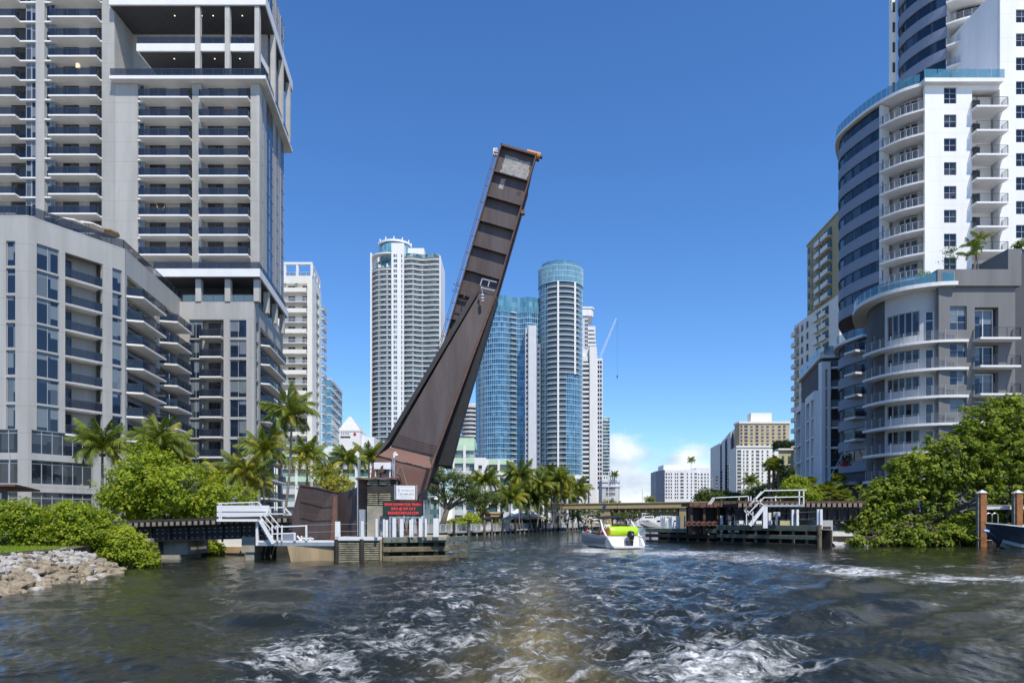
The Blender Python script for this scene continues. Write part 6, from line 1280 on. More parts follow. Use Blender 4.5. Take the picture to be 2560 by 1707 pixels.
for u in (552, 605, 660): k = MB(); k.box(XU(u, 44), XU(u, 44) + .1, 44.081, 44.18, .9, ZV(1264, 44)); k.build('post', 'white_paint', pn)
fr_ = thing('railing', 'white tube guard rail at the far end of the left span', 'railing', P(700, 1290, 43.6))
for a, c in (((673, 1268), (711, 1268)), ((711, 1268), (728, 1286)), ((675, 1284), (714, 1284)), ((711, 1268), (711, 1290)), ((676, 1268), (676, 1290))): k = MB(); k.bar(P(*a, 43.7), P(*c, 43.7), .08); k.build('rail', 'white_paint', fr_)
swl = thing('retaining_wall', 'white topped low concrete retaining wall under the left span', 'wall', P(560, 1385, 47)); k = MB(); k.box(XU(528, 46), XU(612, 46), 46, 46.5, ZV(1366, 46), ZV(1338, 46)); k.build('painted_wall', 'white_wall', swl); k = MB(); k.box(XU(524, 46), XU(612, 46), 45.9, 46.6, -1, ZV(1366, 46) - .003); k.build('footing', 'stained_concrete', swl)
# ------------------------------------------------------------------ right side: landing dock, track, stair
dk_ = thing('timber_dock', 'dark timber fender dock with green top beam on the right side of the channel', 'dock', (22, 66, 0))
dr, dl = Vector((XU(2042, 58.6), 58.6)), Vector((XU(1613, 74), 74.0)); dm = dl.lerp(dr, .47)
fR, fL = Fac([tuple(dm), tuple(dr)]), Fac([tuple(dl), tuple(dm)])
for f_, tops in ((fR, ((1.85, 1.35, 'timber_green'), (.98, .62, 'timber_green'), (.24, -.1, 'timber_dark'))), (fL, ((1.45, 1.02, 'timber_green'), (.85, .5, 'timber_dark'), (.2, -.15, 'timber_dark')))):
    for z1_, z0_, m in tops:
        n = max(2, int(f_.len / 4.2))
        for i in range(n): k = MB(); band(k, f_, f_.len * i / n + .01, f_.len * (i + 1) / n - .01, -.3, 0, z0_, z1_); bevel(k.build('wale', m, dk_), .02)
    for i in range(int(f_.len / 1.25)):
        q = f_.at(.3 + i * 1.25, -.5); k = MB(); k.tube([(q.x, q.y, -2), (q.x, q.y, tops[0][0] - .1)], .14, 8); k.build('pile', 'timber' if i % 3 else 'tie_end', dk_)
    k = MB(); band(k, f_, .1, f_.len - .1, -2.6, -.7, tops[0][0] - .35, tops[0][0] - .1); k.build('deck', 'timber_dark', dk_)
    k = MB(); band(k, f_, 0, f_.len, -2.6, -2.3, -1, tops[0][0] - .4); k.build('backing', 'timber_dark', dk_)
q = fR.at(fR.len + .15, -.15); k = MB(); k.tube([(q.x, q.y, -2), (q.x, q.y, 1.9)], .19, 10); k.build('corner_pile', 'timber', dk_)
def dpost(u, top, w, f_, zt):
    q = f_.at(f_.su(u), -.35); k = MB(); k.box(q.x - w, q.x + w, q.y - w, q.y + w, zt - .3, top); return k
rg = thing('post_railing', 'white square posts and cables along the right dock', 'railing', (22, 66, 1.5))
for u, w in ((2040, .11), (2047, .10), (1988, .10), (1976, .11), (1936, .08), (1918, .14), (1912, .12), (1882, .08), (1868, .08), (1862, .07), (1856, .09)): dpost(u, 3.25 if u > 1950 else 3.0, w, fR, 1.85).build('post', 'white_paint', rg)
for u, w in ((1839, .09), (1834, .12), (1818, .11), (1798, .12), (1692, .1), (1687, .1), (1676, .12), (1672, .1), (1668, .11), (1658, .09), (1653, .09), (1648, .1), (1706, .06)): dpost(u, 2.75, w, fL, 1.45).build('post', 'white_paint', rg)
for h_ in (2.1, 2.7): k = MB(); q0, q1 = fR.at(.4, -.35), fR.at(fR.len - .2, -.35); k.tube([(q0.x, q0.y, h_), (q1.x, q1.y, h_ + .35)], .015, 5); k.build('cable', 'galvanised', rg)
q = fR.at(fR.su(1932), -.6); ub = thing('utility_box', 'grey utility box on a post at the dock', 'utility box', (q.x, q.y, 1.7)); k = MB(); k.box(q.x - .3, q.x + .3, q.y - .12, q.y + .12, 2.6, 3.05); k.build('box', 'pale_grey', ub); k = MB(); k.tube([(q.x, q.y, 1.6), (q.x, q.y, 2.6)], .04, 6); k.build('post', 'galvanised', ub)
tr = thing('railway_trestle', 'dark girder railway span with pale tie ends on the right bank', 'bridge', (28, 66, 1)); YT2 = 63.0
x0, x1 = XU(1840, YT2), XU(2160, YT2); zt = ZV(1252, YT2)
tie2 = MB(); tie2.box(-.14, .14, -.5, 4, -.55, -.22, 0); tie2.box(-.15, .15, -.515, -.501, -.56, -.21, 1); tie2 = tie2.mesh('tie', ['timber_dark', 'tie_end'])
for i in range(int((x1 - x0) / .48)): inst('tie', tie2, tr, T(x0 + .2 + i * .48, YT2, zt))
for y in (-.4, 3.6): k = MB(); k.box(x0, x1, YT2 + y, YT2 + y + .25, zt - .215, zt); k.build('guard_timber', 'rust_edge', tr)
for y in (1.0, 2.5): k = MB(); k.box(x0, x1, YT2 + y, YT2 + y + .08, zt - .215, zt - .03); k.build('rail', 'rust_edge', tr)
for y in (.3, 3.0): k = MB(); k.box(x0, x1, YT2 + y, YT2 + y + .06, zt - 1.75, zt - .56); k.box(x0, x1, YT2 + y - .2, YT2 + y - .003, zt - 1.8, zt - 1.74); k.build('girder', 'black_steel_and_shade', tr)
for i in range(12): k = MB(); x = x0 + 1 + i * .95; k.box(x, x + .06, YT2 + .12, YT2 + .298, zt - 1.7, zt - .6); k.build('stiffener', 'rust_edge', tr)
k = MB(); k.box(XU(2050, 61), XU(2082, 61), 61, 66.5, .3, ZV(1300, 61)); k.build('abutment', 'concrete_warm', tr)
sp_ = thing('revetment', 'sloping concrete revetment under the right span', 'revetment', (30, 64, 0))
for i in range(6):
    k = MB(); x = XU(2084, 61) + i * .55; k.hexa([(x, 60.6 - .05 * i, -.3), (x + .5, 60.6 - .05 * i, -.25), (x + .5, 66, 1.9), (x, 66, 1.9), (x, 60.6, .05), (x + .5, 60.6, .1), (x + .5, 66, 2.2), (x, 66, 2.2)]); fix_normals(k.build('slab', 'concrete_warm', sp_))
# rusty machinery at the landing end
mc = thing('bridge_machinery', 'rusty steel landing machinery with jagged plates at the channel end of the right track', 'machinery', P(1770, 1315, 68)); Ym = 67.0
k = MB(); k.box(XU(1725, Ym), XU(1850, Ym), Ym, Ym + 3.5, ZV(1264, Ym), ZV(1256, Ym)); k.build('deck_plate', 'rust_edge', mc)
r3 = random.Random(9)
for i in range(15): k = MB(); u = 1724 + i * 8.4; k.box(XU(u, Ym), XU(u + 8, Ym), Ym - .1 - .1 * (i % 2), Ym - .02, ZV(1262 + r3.uniform(2, 7), Ym), ZV(1258, Ym) + r3.uniform(0, .12)); k.build('plate', 'rust_red', mc)
for u in (1728, 1760, 1795, 1830): k = MB(); k.box(XU(u, Ym), XU(u + 6, Ym), Ym + .3, Ym + 1.2, .9, ZV(1264, Ym)); k.build('column', 'rust_edge', mc)
k = MB(); k.box(XU(1725, Ym), XU(1850, Ym), Ym + 1.3, Ym + 1.5, .9, ZV(1266, Ym)); k.build('back_plate', 'black_steel_and_shade', mc)
for v in (1303, 1310): k = MB(); k.box(XU(1712, Ym), XU(1792, Ym), Ym - .2, Ym + .15, ZV(v + 4, Ym), ZV(v, Ym)); k.build('beam', 'rust_edge', mc)
for i in range(6): k = MB(); k.bar(P(1714 + i * 13, 1312, Ym - .25), P(1722 + i * 13, 1302, Ym - .25), .12); k.build('brace', 'rust_red', mc)
st = thing('access_stair', 'white steel stair and railed landing rising to the track on the right dock', 'stair', (25, 60, 1.8)); ys = 60.6
k = MB(); k.box(XU(1912, ys), XU(2012, ys), ys, ys + 1.0, ZV(1266, ys), ZV(1261, ys)); k.build('landing', 'galvanised', st)
k = MB(); k.box(XU(1908, ys), XU(1919, ys), ys, ys + .35, 1.6, ZV(1266, ys) - .003); k.build('column', 'white_paint', st)
for v in (1226, 1243): k = MB(); k.bar(P(1910, v, ys), P(2016 if v < 1230 else 2010, v - 2, ys), .09); k.build('rail', 'white_paint', st)
for u in (1998, 2009): k = MB(); k.bar(P(u, 1224, ys), P(u, 1262, ys), .09); k.build('post', 'white_paint', st)
for dy in (0, .9): k = MB(); k.bar(P(1912, 1264, ys + dy), P(1874, 1313, ys + dy), .12, .3); k.build('stringer', 'white_paint', st)
for i in range(9): k = MB(); c_ = P(1912, 1264, ys).lerp(P(1874, 1313, ys), (i + .5) / 9); k.box(c_.x - .16, c_.x + .16, ys + .1, ys + .85, c_.z - .02, c_.z + .03); k.build('tread', 'galvanised', st)
for a, c in (((1910, 1227), (1861, 1276)), ((1910, 1243), (1869, 1285)), ((1904, 1228), (1862, 1276)), ((1899, 1255), (1883, 1248)), ((1872, 1288), (1861, 1276)), ((1866, 1278), (1866, 1312)), ((1882, 1278), (1882, 1312)), ((1912, 1264), (1886, 1246)), ((1868, 1276), (1888, 1293))): k = MB(); k.bar(P(*a, ys - .05), P(*c, ys - .05), .08); k.build('stair_rail', 'white_paint', st)
hr = thing('railing', 'distant white handrail beyond the landing machinery', 'railing', P(1820, 1262, 66)); 
for a, c in (((1771, 1260), (1782, 1244)), ((1776, 1260), (1788, 1243)), ((1782, 1244), (1871, 1240)), ((1871, 1240), (1871, 1256)), ((1877, 1240), (1877, 1256))): k = MB(); k.bar(P(*a, 66), P(*c, 66), .09); k.build('rail', 'white_paint', hr)
# ------------------------------------------------------------------ yellow road bridge up the river
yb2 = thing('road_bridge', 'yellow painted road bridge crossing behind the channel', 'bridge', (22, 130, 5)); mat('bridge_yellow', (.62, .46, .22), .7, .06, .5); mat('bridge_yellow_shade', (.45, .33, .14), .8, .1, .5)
B0, B1_ = Vector((XU(1362, 140), 140.0)), Vector((XU(1850, 118), 118.0)); fy_ = Fac([tuple(B0), tuple(B1_)])
k = MB(); band(k, fy_, 0, fy_.len, -9, 0, 4.55, 5.5); k.build('deck', 'bridge_yellow', yb2)
k = MB(); band(k, fy_, 0, fy_.len, -.3, .12, 5.503, 5.65); k.build('coping', 'bridge_yellow', yb2)
sa, sb_ = fy_.su(1520), fy_.su(1692)
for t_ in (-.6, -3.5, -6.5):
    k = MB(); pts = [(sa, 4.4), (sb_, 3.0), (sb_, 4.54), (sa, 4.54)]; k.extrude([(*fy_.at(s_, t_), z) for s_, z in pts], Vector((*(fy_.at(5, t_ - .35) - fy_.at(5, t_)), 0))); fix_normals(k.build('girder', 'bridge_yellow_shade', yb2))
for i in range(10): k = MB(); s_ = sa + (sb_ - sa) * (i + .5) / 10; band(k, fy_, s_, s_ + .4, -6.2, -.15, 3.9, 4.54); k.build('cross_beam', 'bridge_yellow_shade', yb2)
for u0, u1 in ((1500, 1524), (1697, 1725)): k = MB(); band(k, fy_, fy_.su(u0), fy_.su(u1), -1.6, -.2, -1, 4.54); k.build('pier', 'bridge_yellow', yb2)
k = MB(); s_ = fy_.su(1509); band(k, fy_, s_, s_ + .6, .125, .16, 4.8, 5.4); k.build('sign_plate', mat('sign_blue', (.05, .08, .35), .5, 0).name, yb2)
k = MB(); q = fy_.at(fy_.su(1520), -.2); k.tube([(q.x, q.y, 5.5), (q.x, q.y, 11.8)], .07, 6); k.build('lamp_post', 'white_paint', yb2)
k = MB(); s_ = fy_.su(1543); band(k, fy_, s_, s_ + .06, .001, .02, 4.56, 5.5); k.build('expansion_joint', 'frame_dark', yb2)
# ------------------------------------------------------------------ promenade seawall across the bend
sw_ = thing('seawall', 'pale concrete seawall with dark recessed bays along the far promenade', 'wall', (0, 130, 0))
fs_ = Fac([(-12.5, 85.5), (-8.9, 95.8), (19.7, 178.0), (26, 200)]); 
k = MB(); band(k, fs_, 0, fs_.len, -1.2, .25, .46, .72); k.build('cap', 'concrete_warm', sw_)
k = MB(); band(k, fs_, 0, fs_.len, -1.0, -.4, -1, .455); k.build('back_wall', 'timber_dark', sw_)
nb = 46
for i in range(nb): s_ = fs_.len * i / nb; k = MB(); band(k, fs_, s_, s_ + .55, -.39, .1, -1, .455); k.build('pier', 'concrete_warm', sw_)
pf_ = thing('promenade_fence', 'white panel fence along the promenade edge', 'fence', (2, 135, .7))
for i in range(60): s_ = 2 + (fs_.len - 8) * i / 60; k = MB(); band(k, fs_, s_, s_ + .1, -.75, -.65, .72, 1.75); k.build('post', 'pale_grey', pf_)
k = MB(); band(k, fs_, 2, fs_.len - 6, -.73, -.67, 1.70, 1.76); band(k, fs_, 2, fs_.len - 6, -.72, -.68, .82, .86); k.build('rail', 'pale_grey', pf_)
k = MB()
for i in range(420): s_ = 2 + (fs_.len - 8) * i / 420; band(k, fs_, s_, s_ + .035, -.72, -.69, .86, 1.70)
k.build('pickets', 'pale_grey', pf_)
for i, (u, hp) in enumerate(((1126, 2.3), (1163, 2.3), (1203, 2.2), (1222, 2.3), (1249, 2.6), (1281, 2.6), (1339, 2.7), (1358, 2.9), (1389, 3.0), (1414, 2.6), (1426, 2.6))):
    s_ = fs_.su(u); q = fs_.at(s_, .55); o = thing('mooring_pile', 'weathered timber mooring pile in front of the promenade seawall', 'pile', (q.x, q.y, 0), 'mooring piles along the seawall'); k = MB(); k.tube([(q.x, q.y, -2), (q.x, q.y, hp)], .16 + .02 * (i % 3), 8); k.build('shaft', 'timber' if i % 4 else 'timber_dark', o); k = MB(); k.tube([(q.x, q.y, hp), (q.x, q.y, hp + .12)], [.17, .05], 8); k.build('cap', 'timber_grey', o)
wb = [(1254, 1.35, .9), (1267, .9, .7), (1293, 1.7, 1.0), (1302, 1.9, .5), (1464, 1.3, .5), (1240, .7, 1.2), (1262, 1.6, 1.1)]
for u, h_, w_ in wb: s_ = fs_.su(u); q = fs_.at(s_, -2.2); o = thing('dock_box', 'white dock box standing on the promenade', 'dock box', (q.x, q.y, .66), 'white boxes on the promenade'); k = MB(); k.box(q.x - w_ / 2, q.x + w_ / 2, q.y - .4, q.y + .4, .66, .66 + h_); k.build('body', 'white_paint', o); k = MB(); k.box(q.x - w_ / 2 - .05, q.x + w_ / 2 + .05, q.y - .45, q.y + .45, .663 + h_, .72 + h_); k.build('lid', 'slab_white', o)
# waterfront restaurant with white tent roof and signboard
rs_ = thing('restaurant', 'white hip roofed open restaurant pavilion on the promenade', 'building', (-2, 140, .6)); q0, q1 = XU(1272, 134), XU(1353, 140)
k = MB(); yr = 133; ez = ZV(1292, yr); rz = ZV(1271, yr); 
for a, c, d in (((q0 - .6, yr - .5), (q1 + .6, yr - .5), 0),): 
    pts = [(q0 - .6, yr - .5, ez), (q1 + .6, yr - .5, ez), (q1 + .6, yr + 8, ez), (q0 - .6, yr + 8, ez)]; ap_ = [(q0 + 1.6, yr + 3.7, rz), (q1 - 3, yr + 3.7, rz)]
    k.poly([pts[0], pts[1], ap_[1], ap_[0]]); k.poly([pts[1], pts[2], ap_[1]]); k.poly([pts[2], pts[3], ap_[0], ap_[1]]); k.poly([pts[3], pts[0], ap_[0]])
k.build('roof', 'white_paint', rs_)
k = MB(); k.box(q0 - .6, q1 + .6, yr - .6, yr - .45, ez - .35, ez - .003); k.build('fascia', 'bridge_yellow', rs_)
k = MB(); k.box(q0, q1, yr + 5, yr + 7.5, .6, ez - .36); k.box(q0 + 1, q1 - 1, yr + .5, yr + 1, .6, 1.7); k.build('interior_wall', 'dark_wall', rs_)
for i in range(5): k = MB(); x = q0 + (q1 - q0) * i / 4; k.box(x - .1, x + .1, yr - .1, yr + .1, .6, ez - .36); k.build('post', 'timber_dark', rs_)
k = MB(); k.box(q0 + 2.6, q1 - 2.4, yr + .2, yr + .4, .8, 1.8); k.build('green_screen', mat('green_cloth', (.02, .10, .03), .8, .1).name, rs_)
sb2 = thing('signboard', 'dark red restaurant signboard with pale letters on the promenade', 'sign', P(1238, 1300, 124)); yq = 124.0
k = MB(); k.box(XU(1212, yq), XU(1258, yq), yq, yq + .3, ZV(1296, yq), ZV(1284, yq)); k.build('panel', mat('sign_maroon', (.12, .03, .025), .6, .1).name, sb2)
text_mesh('RIVERSIDE', .62, 'white_paint', T(XU(1239, yq), yq - .02, ZV(1288, yq)), sb2, sx_=.75) if 0 else None
for i in range(9): k = MB(); x = XU(1227 + i * 3.0, yq); k.box(x, x + .14, yq - .03, yq - .003, ZV(1290, yq), ZV(1286.2, yq)); k.build('lettering', 'white_paint', sb2)
k = MB(); k.box(XU(1210, yq), XU(1260, yq), yq - .2, yq + 3, ZV(1283.5, yq), ZV(1279, yq)); k.build('hood', 'bridge_yellow', sb2)
for u in (1215, 1246, 1256): k = MB(); k.box(XU(u, yq), XU(u, yq) + .2, yq + .1, yq + .25, .6, ZV(1296, yq)); k.build('post', 'bridge_yellow', sb2)
umbrella(1217, 1294, 121, 1.5, 'canvas_white', 'white parasol on the promenade below the restaurant signboard', .65); umbrella(1478, 1292, 150, 1.6, 'canvas_white', 'pale parasol at the end of the promenade near the road bridge', .62)
kz = thing('kiosk', 'yellow posted flat-roofed shelter at the promenade end', 'shelter', P(1475, 1318, 165)); k = MB(); k.box(XU(1462, 165), XU(1492, 165), 165, 170, 3.6, 3.9); k.build('roof', 'timber_grey', kz)
for u in (1474, 1486): k = MB(); k.box(XU(u, 165) - .15, XU(u, 165) + .15, 165.2, 165.5, .6, 3.6); k.build('post', 'bridge_yellow', kz)
# small dark house at the far left
hs_ = thing('house', 'small dark brown house corner with overhanging eave at the left edge', 'house', P(0, 1290, 45)); k = MB(); k.prism([(XU(-70, 45), 45), (XU(19, 45), 45), (XU(17, 50), 50), (XU(-70, 50), 50)], 1, ZV(1216, 45)); k.build('wall', mat('brown_wall', (.09, .07, .06), .8, .1).name, hs_)
k = MB(); k.prism([(XU(-70, 44.4), 44.4), (XU(38, 44.4), 44.4), (XU(30, 50), 53), (XU(-70, 50), 53)], ZV(1216, 45) + .003, ZV(1211, 45)); k.build('roof', mat('roof_brown', (.16, .09, .06), .8, .1).name, hs_)
k = MB(); k.tube([P(24, 1215, 44.5), P(24.5, 1135, 44.5)], .035, 6); k.build('mast', 'galvanised', hs_)
k = MB(); k.tube([P(-4, 1240, 44.98), P(-4, 1240, 44.9)], .25, 16); k.build('porthole', 'white_paint', hs_)
# ------------------------------------------------------------------ plants
leafmat('leaf_bright', (0.09, 0.16, 0.012), (0.42, 0.48, 0.045), .45)
leafmat('leaf_mangrove', (0.05, 0.095, 0.010), (0.33, 0.40, 0.05), .42)
leafmat('leaf_far', (0.045, 0.08, 0.018), (0.14, 0.19, 0.045))
leafmat('leaf_palm', (0.05, 0.095, 0.014), (0.24, 0.28, 0.045), 0.3)
leafmat('leaf_palm_gold', (0.16, 0.18, 0.02), (0.42, 0.38, 0.06), 0.3)
leafmat('leaf_dark', (0.012, 0.030, 0.010), (0.04, 0.07, 0.018))
mat('bark', (0.17, 0.14, 0.11), 0.95, 0.2, 3, 0.5, 12); mat('palm_bark', (0.25, 0.215, 0.18), 0.95, 0.2, 5, 0.5, 14); mat('sabal_bark', (0.23, 0.14, 0.075), .95, .2, 4, .5, 12)
def quads_mesh(name, co, m, tone):
    n = len(co) // 4; me = bpy.data.meshes.new(name); me.vertices.add(len(co)); me.vertices.foreach_set('co', co.astype(np.float32).ravel())
    me.loops.add(n * 4); me.polygons.add(n); me.loops.foreach_set('vertex_index', np.arange(n * 4, dtype=np.int32)); me.polygons.foreach_set('loop_start', np.arange(0, n * 4, 4, dtype=np.int32)); me.update(calc_edges=True)
    a = me.attributes.new('tone', 'FLOAT', 'FACE'); a.data.foreach_set('value', tone.astype(np.float32)); me.materials.append(MAT[m]); return me
def leaves(pts, nrm, size, rs, aspect=.55):
    """one folded-flat leaf per point, facing roughly along nrm"""
    n = len(pts); nrm = nrm / np.linalg.norm(nrm, axis=1, keepdims=True)
    a = rs.normal(size=(n, 3)); x = a - nrm * (a * nrm).sum(1, keepdims=True); x /= np.linalg.norm(x, axis=1, keepdims=True); y = np.cross(nrm, x)
    s = (size * rs.uniform(.6, 1.3, n))[:, None]
    return np.stack([pts - x * s * .5, pts + y * s * aspect * .5, pts + x * s * .5 + nrm * s * .08, pts - y * s * aspect * .5], 1).reshape(-1, 3)
def crown_mesh(blobs, n, size, m, seed, clump=.5, per=26, up=.7, shell=.45):
    """blobs: (centre, radii); leaves gather in clumps near the outside of each blob, with gaps between clumps"""
    rs = np.random.RandomState(seed); P_, N_, Tn = [], [], []
    vol = np.array([r[0] * r[1] + r[1] * r[2] + r[0] * r[2] for c, r in blobs]); vol = vol / vol.sum()
    for (c, r), w in zip(blobs, vol):
        nc = max(2, int(n * w / per)); d = rs.normal(size=(nc, 3)); d /= np.linalg.norm(d, axis=1, keepdims=True)
        rad = np.where(rs.rand(nc) < .12, rs.uniform(1.02, 1.28, nc), rs.uniform(shell, 1.05, nc) ** .6)[:, None]; cc = np.array(c) + d * rad * np.array(r); tone_c = rs.uniform(.15, .75, nc) + .12 * d[:, 2]
        cr = clump * rs.uniform(.55, 1.25, nc)
        q = rs.normal(size=(nc, per, 3)); q /= np.linalg.norm(q, axis=2, keepdims=True); q *= rs.uniform(.25, 1, (nc, per, 1)) ** .5
        pts = cc[:, None] + q * cr[:, None, None] * np.array([1, 1, .7])
        nr = q * .8 + d[:, None] * .5 + rs.normal(size=q.shape) * .45; nr[..., 2] += up
        P_.append(pts.reshape(-1, 3)); N_.append(nr.reshape(-1, 3)); Tn.append((tone_c[:, None] + rs.uniform(-.2, .2, (nc, per))).ravel())
    P_, N_, Tn = map(np.concatenate, (P_, N_, Tn)); return quads_mesh('foliage', leaves(P_, N_, size, rs), m, np.where(rs.rand(len(Tn)) < .012, 1.3, np.clip(Tn, 0, .8)))
def branches(base, tips, r0, bend=.2, seed=1, m='bark'):
    k = MB(); r_ = random.Random(seed); base = Vector(base)
    for t_ in tips:
        t_ = Vector(t_); mid = base.lerp(t_, .45) + Vector((r_.uniform(-bend, bend), r_.uniform(-bend, bend), r_.uniform(0, bend))) * (t_ - base).length * .5
        k.tube([base, base.lerp(mid, .5) + Vector((0, 0, .05)), mid, mid.lerp(t_, .5), t_], [r0, r0 * .75, r0 * .5, r0 * .3, r0 * .1], 6)
    return k
def tree(name, label, cat, base, blobs, n, size, m, seed, trunk_r=.2, clump=.5, fork=.35, group=None, per=26, up=.7, shell=.45):
    o = thing(name, label, cat, base, group); b_ = Vector(base); cen = Vector((0, 0, 0))
    for c, r in blobs: cen += Vector(c) / len(blobs)
    f_ = b_.lerp(Vector((cen.x, cen.y, cen.z)), fork)
    k = branches(f_, [c for c, r in blobs], trunk_r * .8, seed=seed); k.tube([b_ - Vector((0, 0, .3)), b_.lerp(f_, .5) + Vector((.05, 0, 0)), f_ + Vector((0, 0, .05))], [trunk_r * 1.25, trunk_r, trunk_r * .9], 8); k.build('trunk', 'bark', o, smooth=True)
    me = crown_mesh(blobs, n, size, m, seed, clump, per, up, shell); inst('crown', me, o, Matrix.Identity(4)); return o
def blobs_px(rows, Y, dy=1.6, seed=1):
    """ellipsoids given as (u, v, half width px, half height px, extra depth)"""
    out = []
    for r in rows:
        u, v, ru, rv = r[:4]; Yb = Y + (r[4] if len(r) > 4 else 0); s = Yb / FP; out.append((tuple(P(u, v, Yb)), (ru * s, max(.5, min(ru, rv) * s * dy), rv * s)))
    return out
# leafy tree behind the left span
tree('sea_grape_tree', 'bright green broad-leaved tree behind the left railway span', 'tree', P(400, 1300, 50), blobs_px([(330, 1235, 70, 55), (400, 1205, 75, 55), (470, 1225, 75, 65), (530, 1255, 50, 45), (360, 1172, 50, 36), (390, 1172, 50, 36), (300, 1270, 60, 40), (420, 1265, 110, 45), (500, 1280, 60, 30), (345, 1205, 60, 60), (580, 1245, 40, 25, 3), (600, 1235, 35, 22, 5), (345, 1118, 16, 14), (378, 1128, 22, 18), (415, 1140, 18, 14), (450, 1168, 20, 16), (490, 1178, 22, 14), (270, 1250, 18, 16), (283, 1222, 14, 12), (545, 1222, 18, 12), (330, 1178, 16, 14), (262, 1282, 16, 14)], 50), 22000, .27, 'leaf_bright', 11, .22, .55)
# shrubs on the point at the left
sh_rows = [('green shrub on the point beside the small brown house', [(20, 1330, 50, 50), (60, 1300, 55, 45), (20, 1280, 45, 30), (90, 1350, 50, 40), (66, 1265, 10, 22)], 33, 21),
           ('tall green shrub in the middle of the planting above the rocks', [(150, 1310, 60, 50), (120, 1350, 60, 40), (190, 1285, 40, 35), (165, 1268, 14, 18), (205, 1340, 60, 45), (100, 1290, 30, 25)], 34, 22),
           ('yellowish green shrub next to the rock revetment end', [(250, 1330, 60, 45), (230, 1300, 45, 35), (280, 1365, 55, 35), (215, 1272, 14, 14), (300, 1340, 40, 30), (235, 1360, 50, 35)], 34.5, 23),
           ('low shrub spilling over the water beside the first bridge pier', [(330, 1370, 45, 32), (350, 1395, 38, 16), (310, 1345, 35, 25), (375, 1408, 18, 8), (300, 1385, 40, 22)], 33.5, 24),
           ('small shrub in the gap under the left railway span', [(490, 1360, 40, 28), (530, 1370, 28, 18), (465, 1375, 22, 22)], 45.5, 25)]
for i, (lab, rows, Y, sd_) in enumerate(sh_rows):
    tree('shrub', lab, 'shrub', (P(rows[0][0], 1390, Y).x, Y, shore_z(Y) if Y < 40 else .6), blobs_px(rows, Y, 1.3), 11000 if Y < 40 else 6000, .15 if Y < 40 else .2, 'leaf_bright', sd_, .06, .26, fork=.25, per=18, shell=.3)
# big mangrove thicket on the right bank
MG = [(2180, 1300, 55, 45), (2240, 1330, 70, 40), (2220, 1250, 60, 55), (2150, 1320, 45, 35), (2290, 1270, 80, 70), (2330, 1190, 80, 65), (2270, 1180, 50, 45), (2400, 1150, 85, 80), (2420, 1260, 90, 90), (2360, 1320, 80, 40), (2500, 1120, 80, 85), (2530, 1210, 80, 90), (2460, 1060, 55, 50), (2520, 1040, 50, 45), (2560, 1090, 60, 70), (2440, 1330, 40, 35), (2250, 1210, 40, 35), (2530, 1010, 22, 25), (2590, 1240, 60, 100), (2190, 1260, 40, 40), (2125, 1285, 22, 28), (2300, 1346, 60, 20, -4), (2160, 1350, 45, 13, -3.6), (2230, 1352, 55, 13, -3.8), (2380, 1348, 60, 17, -4), (2435, 1342, 30, 20, -3.5), (2260, 1330, 60, 20, -3.5), (2340, 1330, 60, 20, -3.5), (2410, 1325, 50, 20, -3), (2470, 1300, 40, 60, 2), (2235, 1168, 18, 16), (2200, 1215, 16, 16), (2160, 1265, 16, 18), (2350, 1128, 24, 18), (2420, 1068, 26, 20), (2490, 1022, 18, 14), (2545, 1000, 12, 14), (2130, 1255, 10, 12)]
tree('mangrove_tree', 'large dark green mangrove thicket overhanging the right bank', 'tree', (38, 64, .6), blobs_px(MG, 64, 1.0), 66000, .36, 'leaf_mangrove', 31, .3, .5, fork=.3, per=24)
rts = MB(); r_ = random.Random(3)
for i in range(26): x = r_.uniform(30.5, 43); y = r_.uniform(60.6, 62); p_ = Vector((x, y, r_.uniform(.8, 1.6))); q = p_ + Vector((r_.uniform(-.6, .6), r_.uniform(-1.1, -.2), 0)); q.z = -.3; rts.tube([p_, p_.lerp(q, .5) + Vector((0, -.15, .15)), q], [.05, .035, .025], 5)
rto = thing('mangrove_roots', 'tangle of arching mangrove roots at the right waterline', 'roots', (36, 61, 0)); rts.build('roots', 'timber_dark', rto)
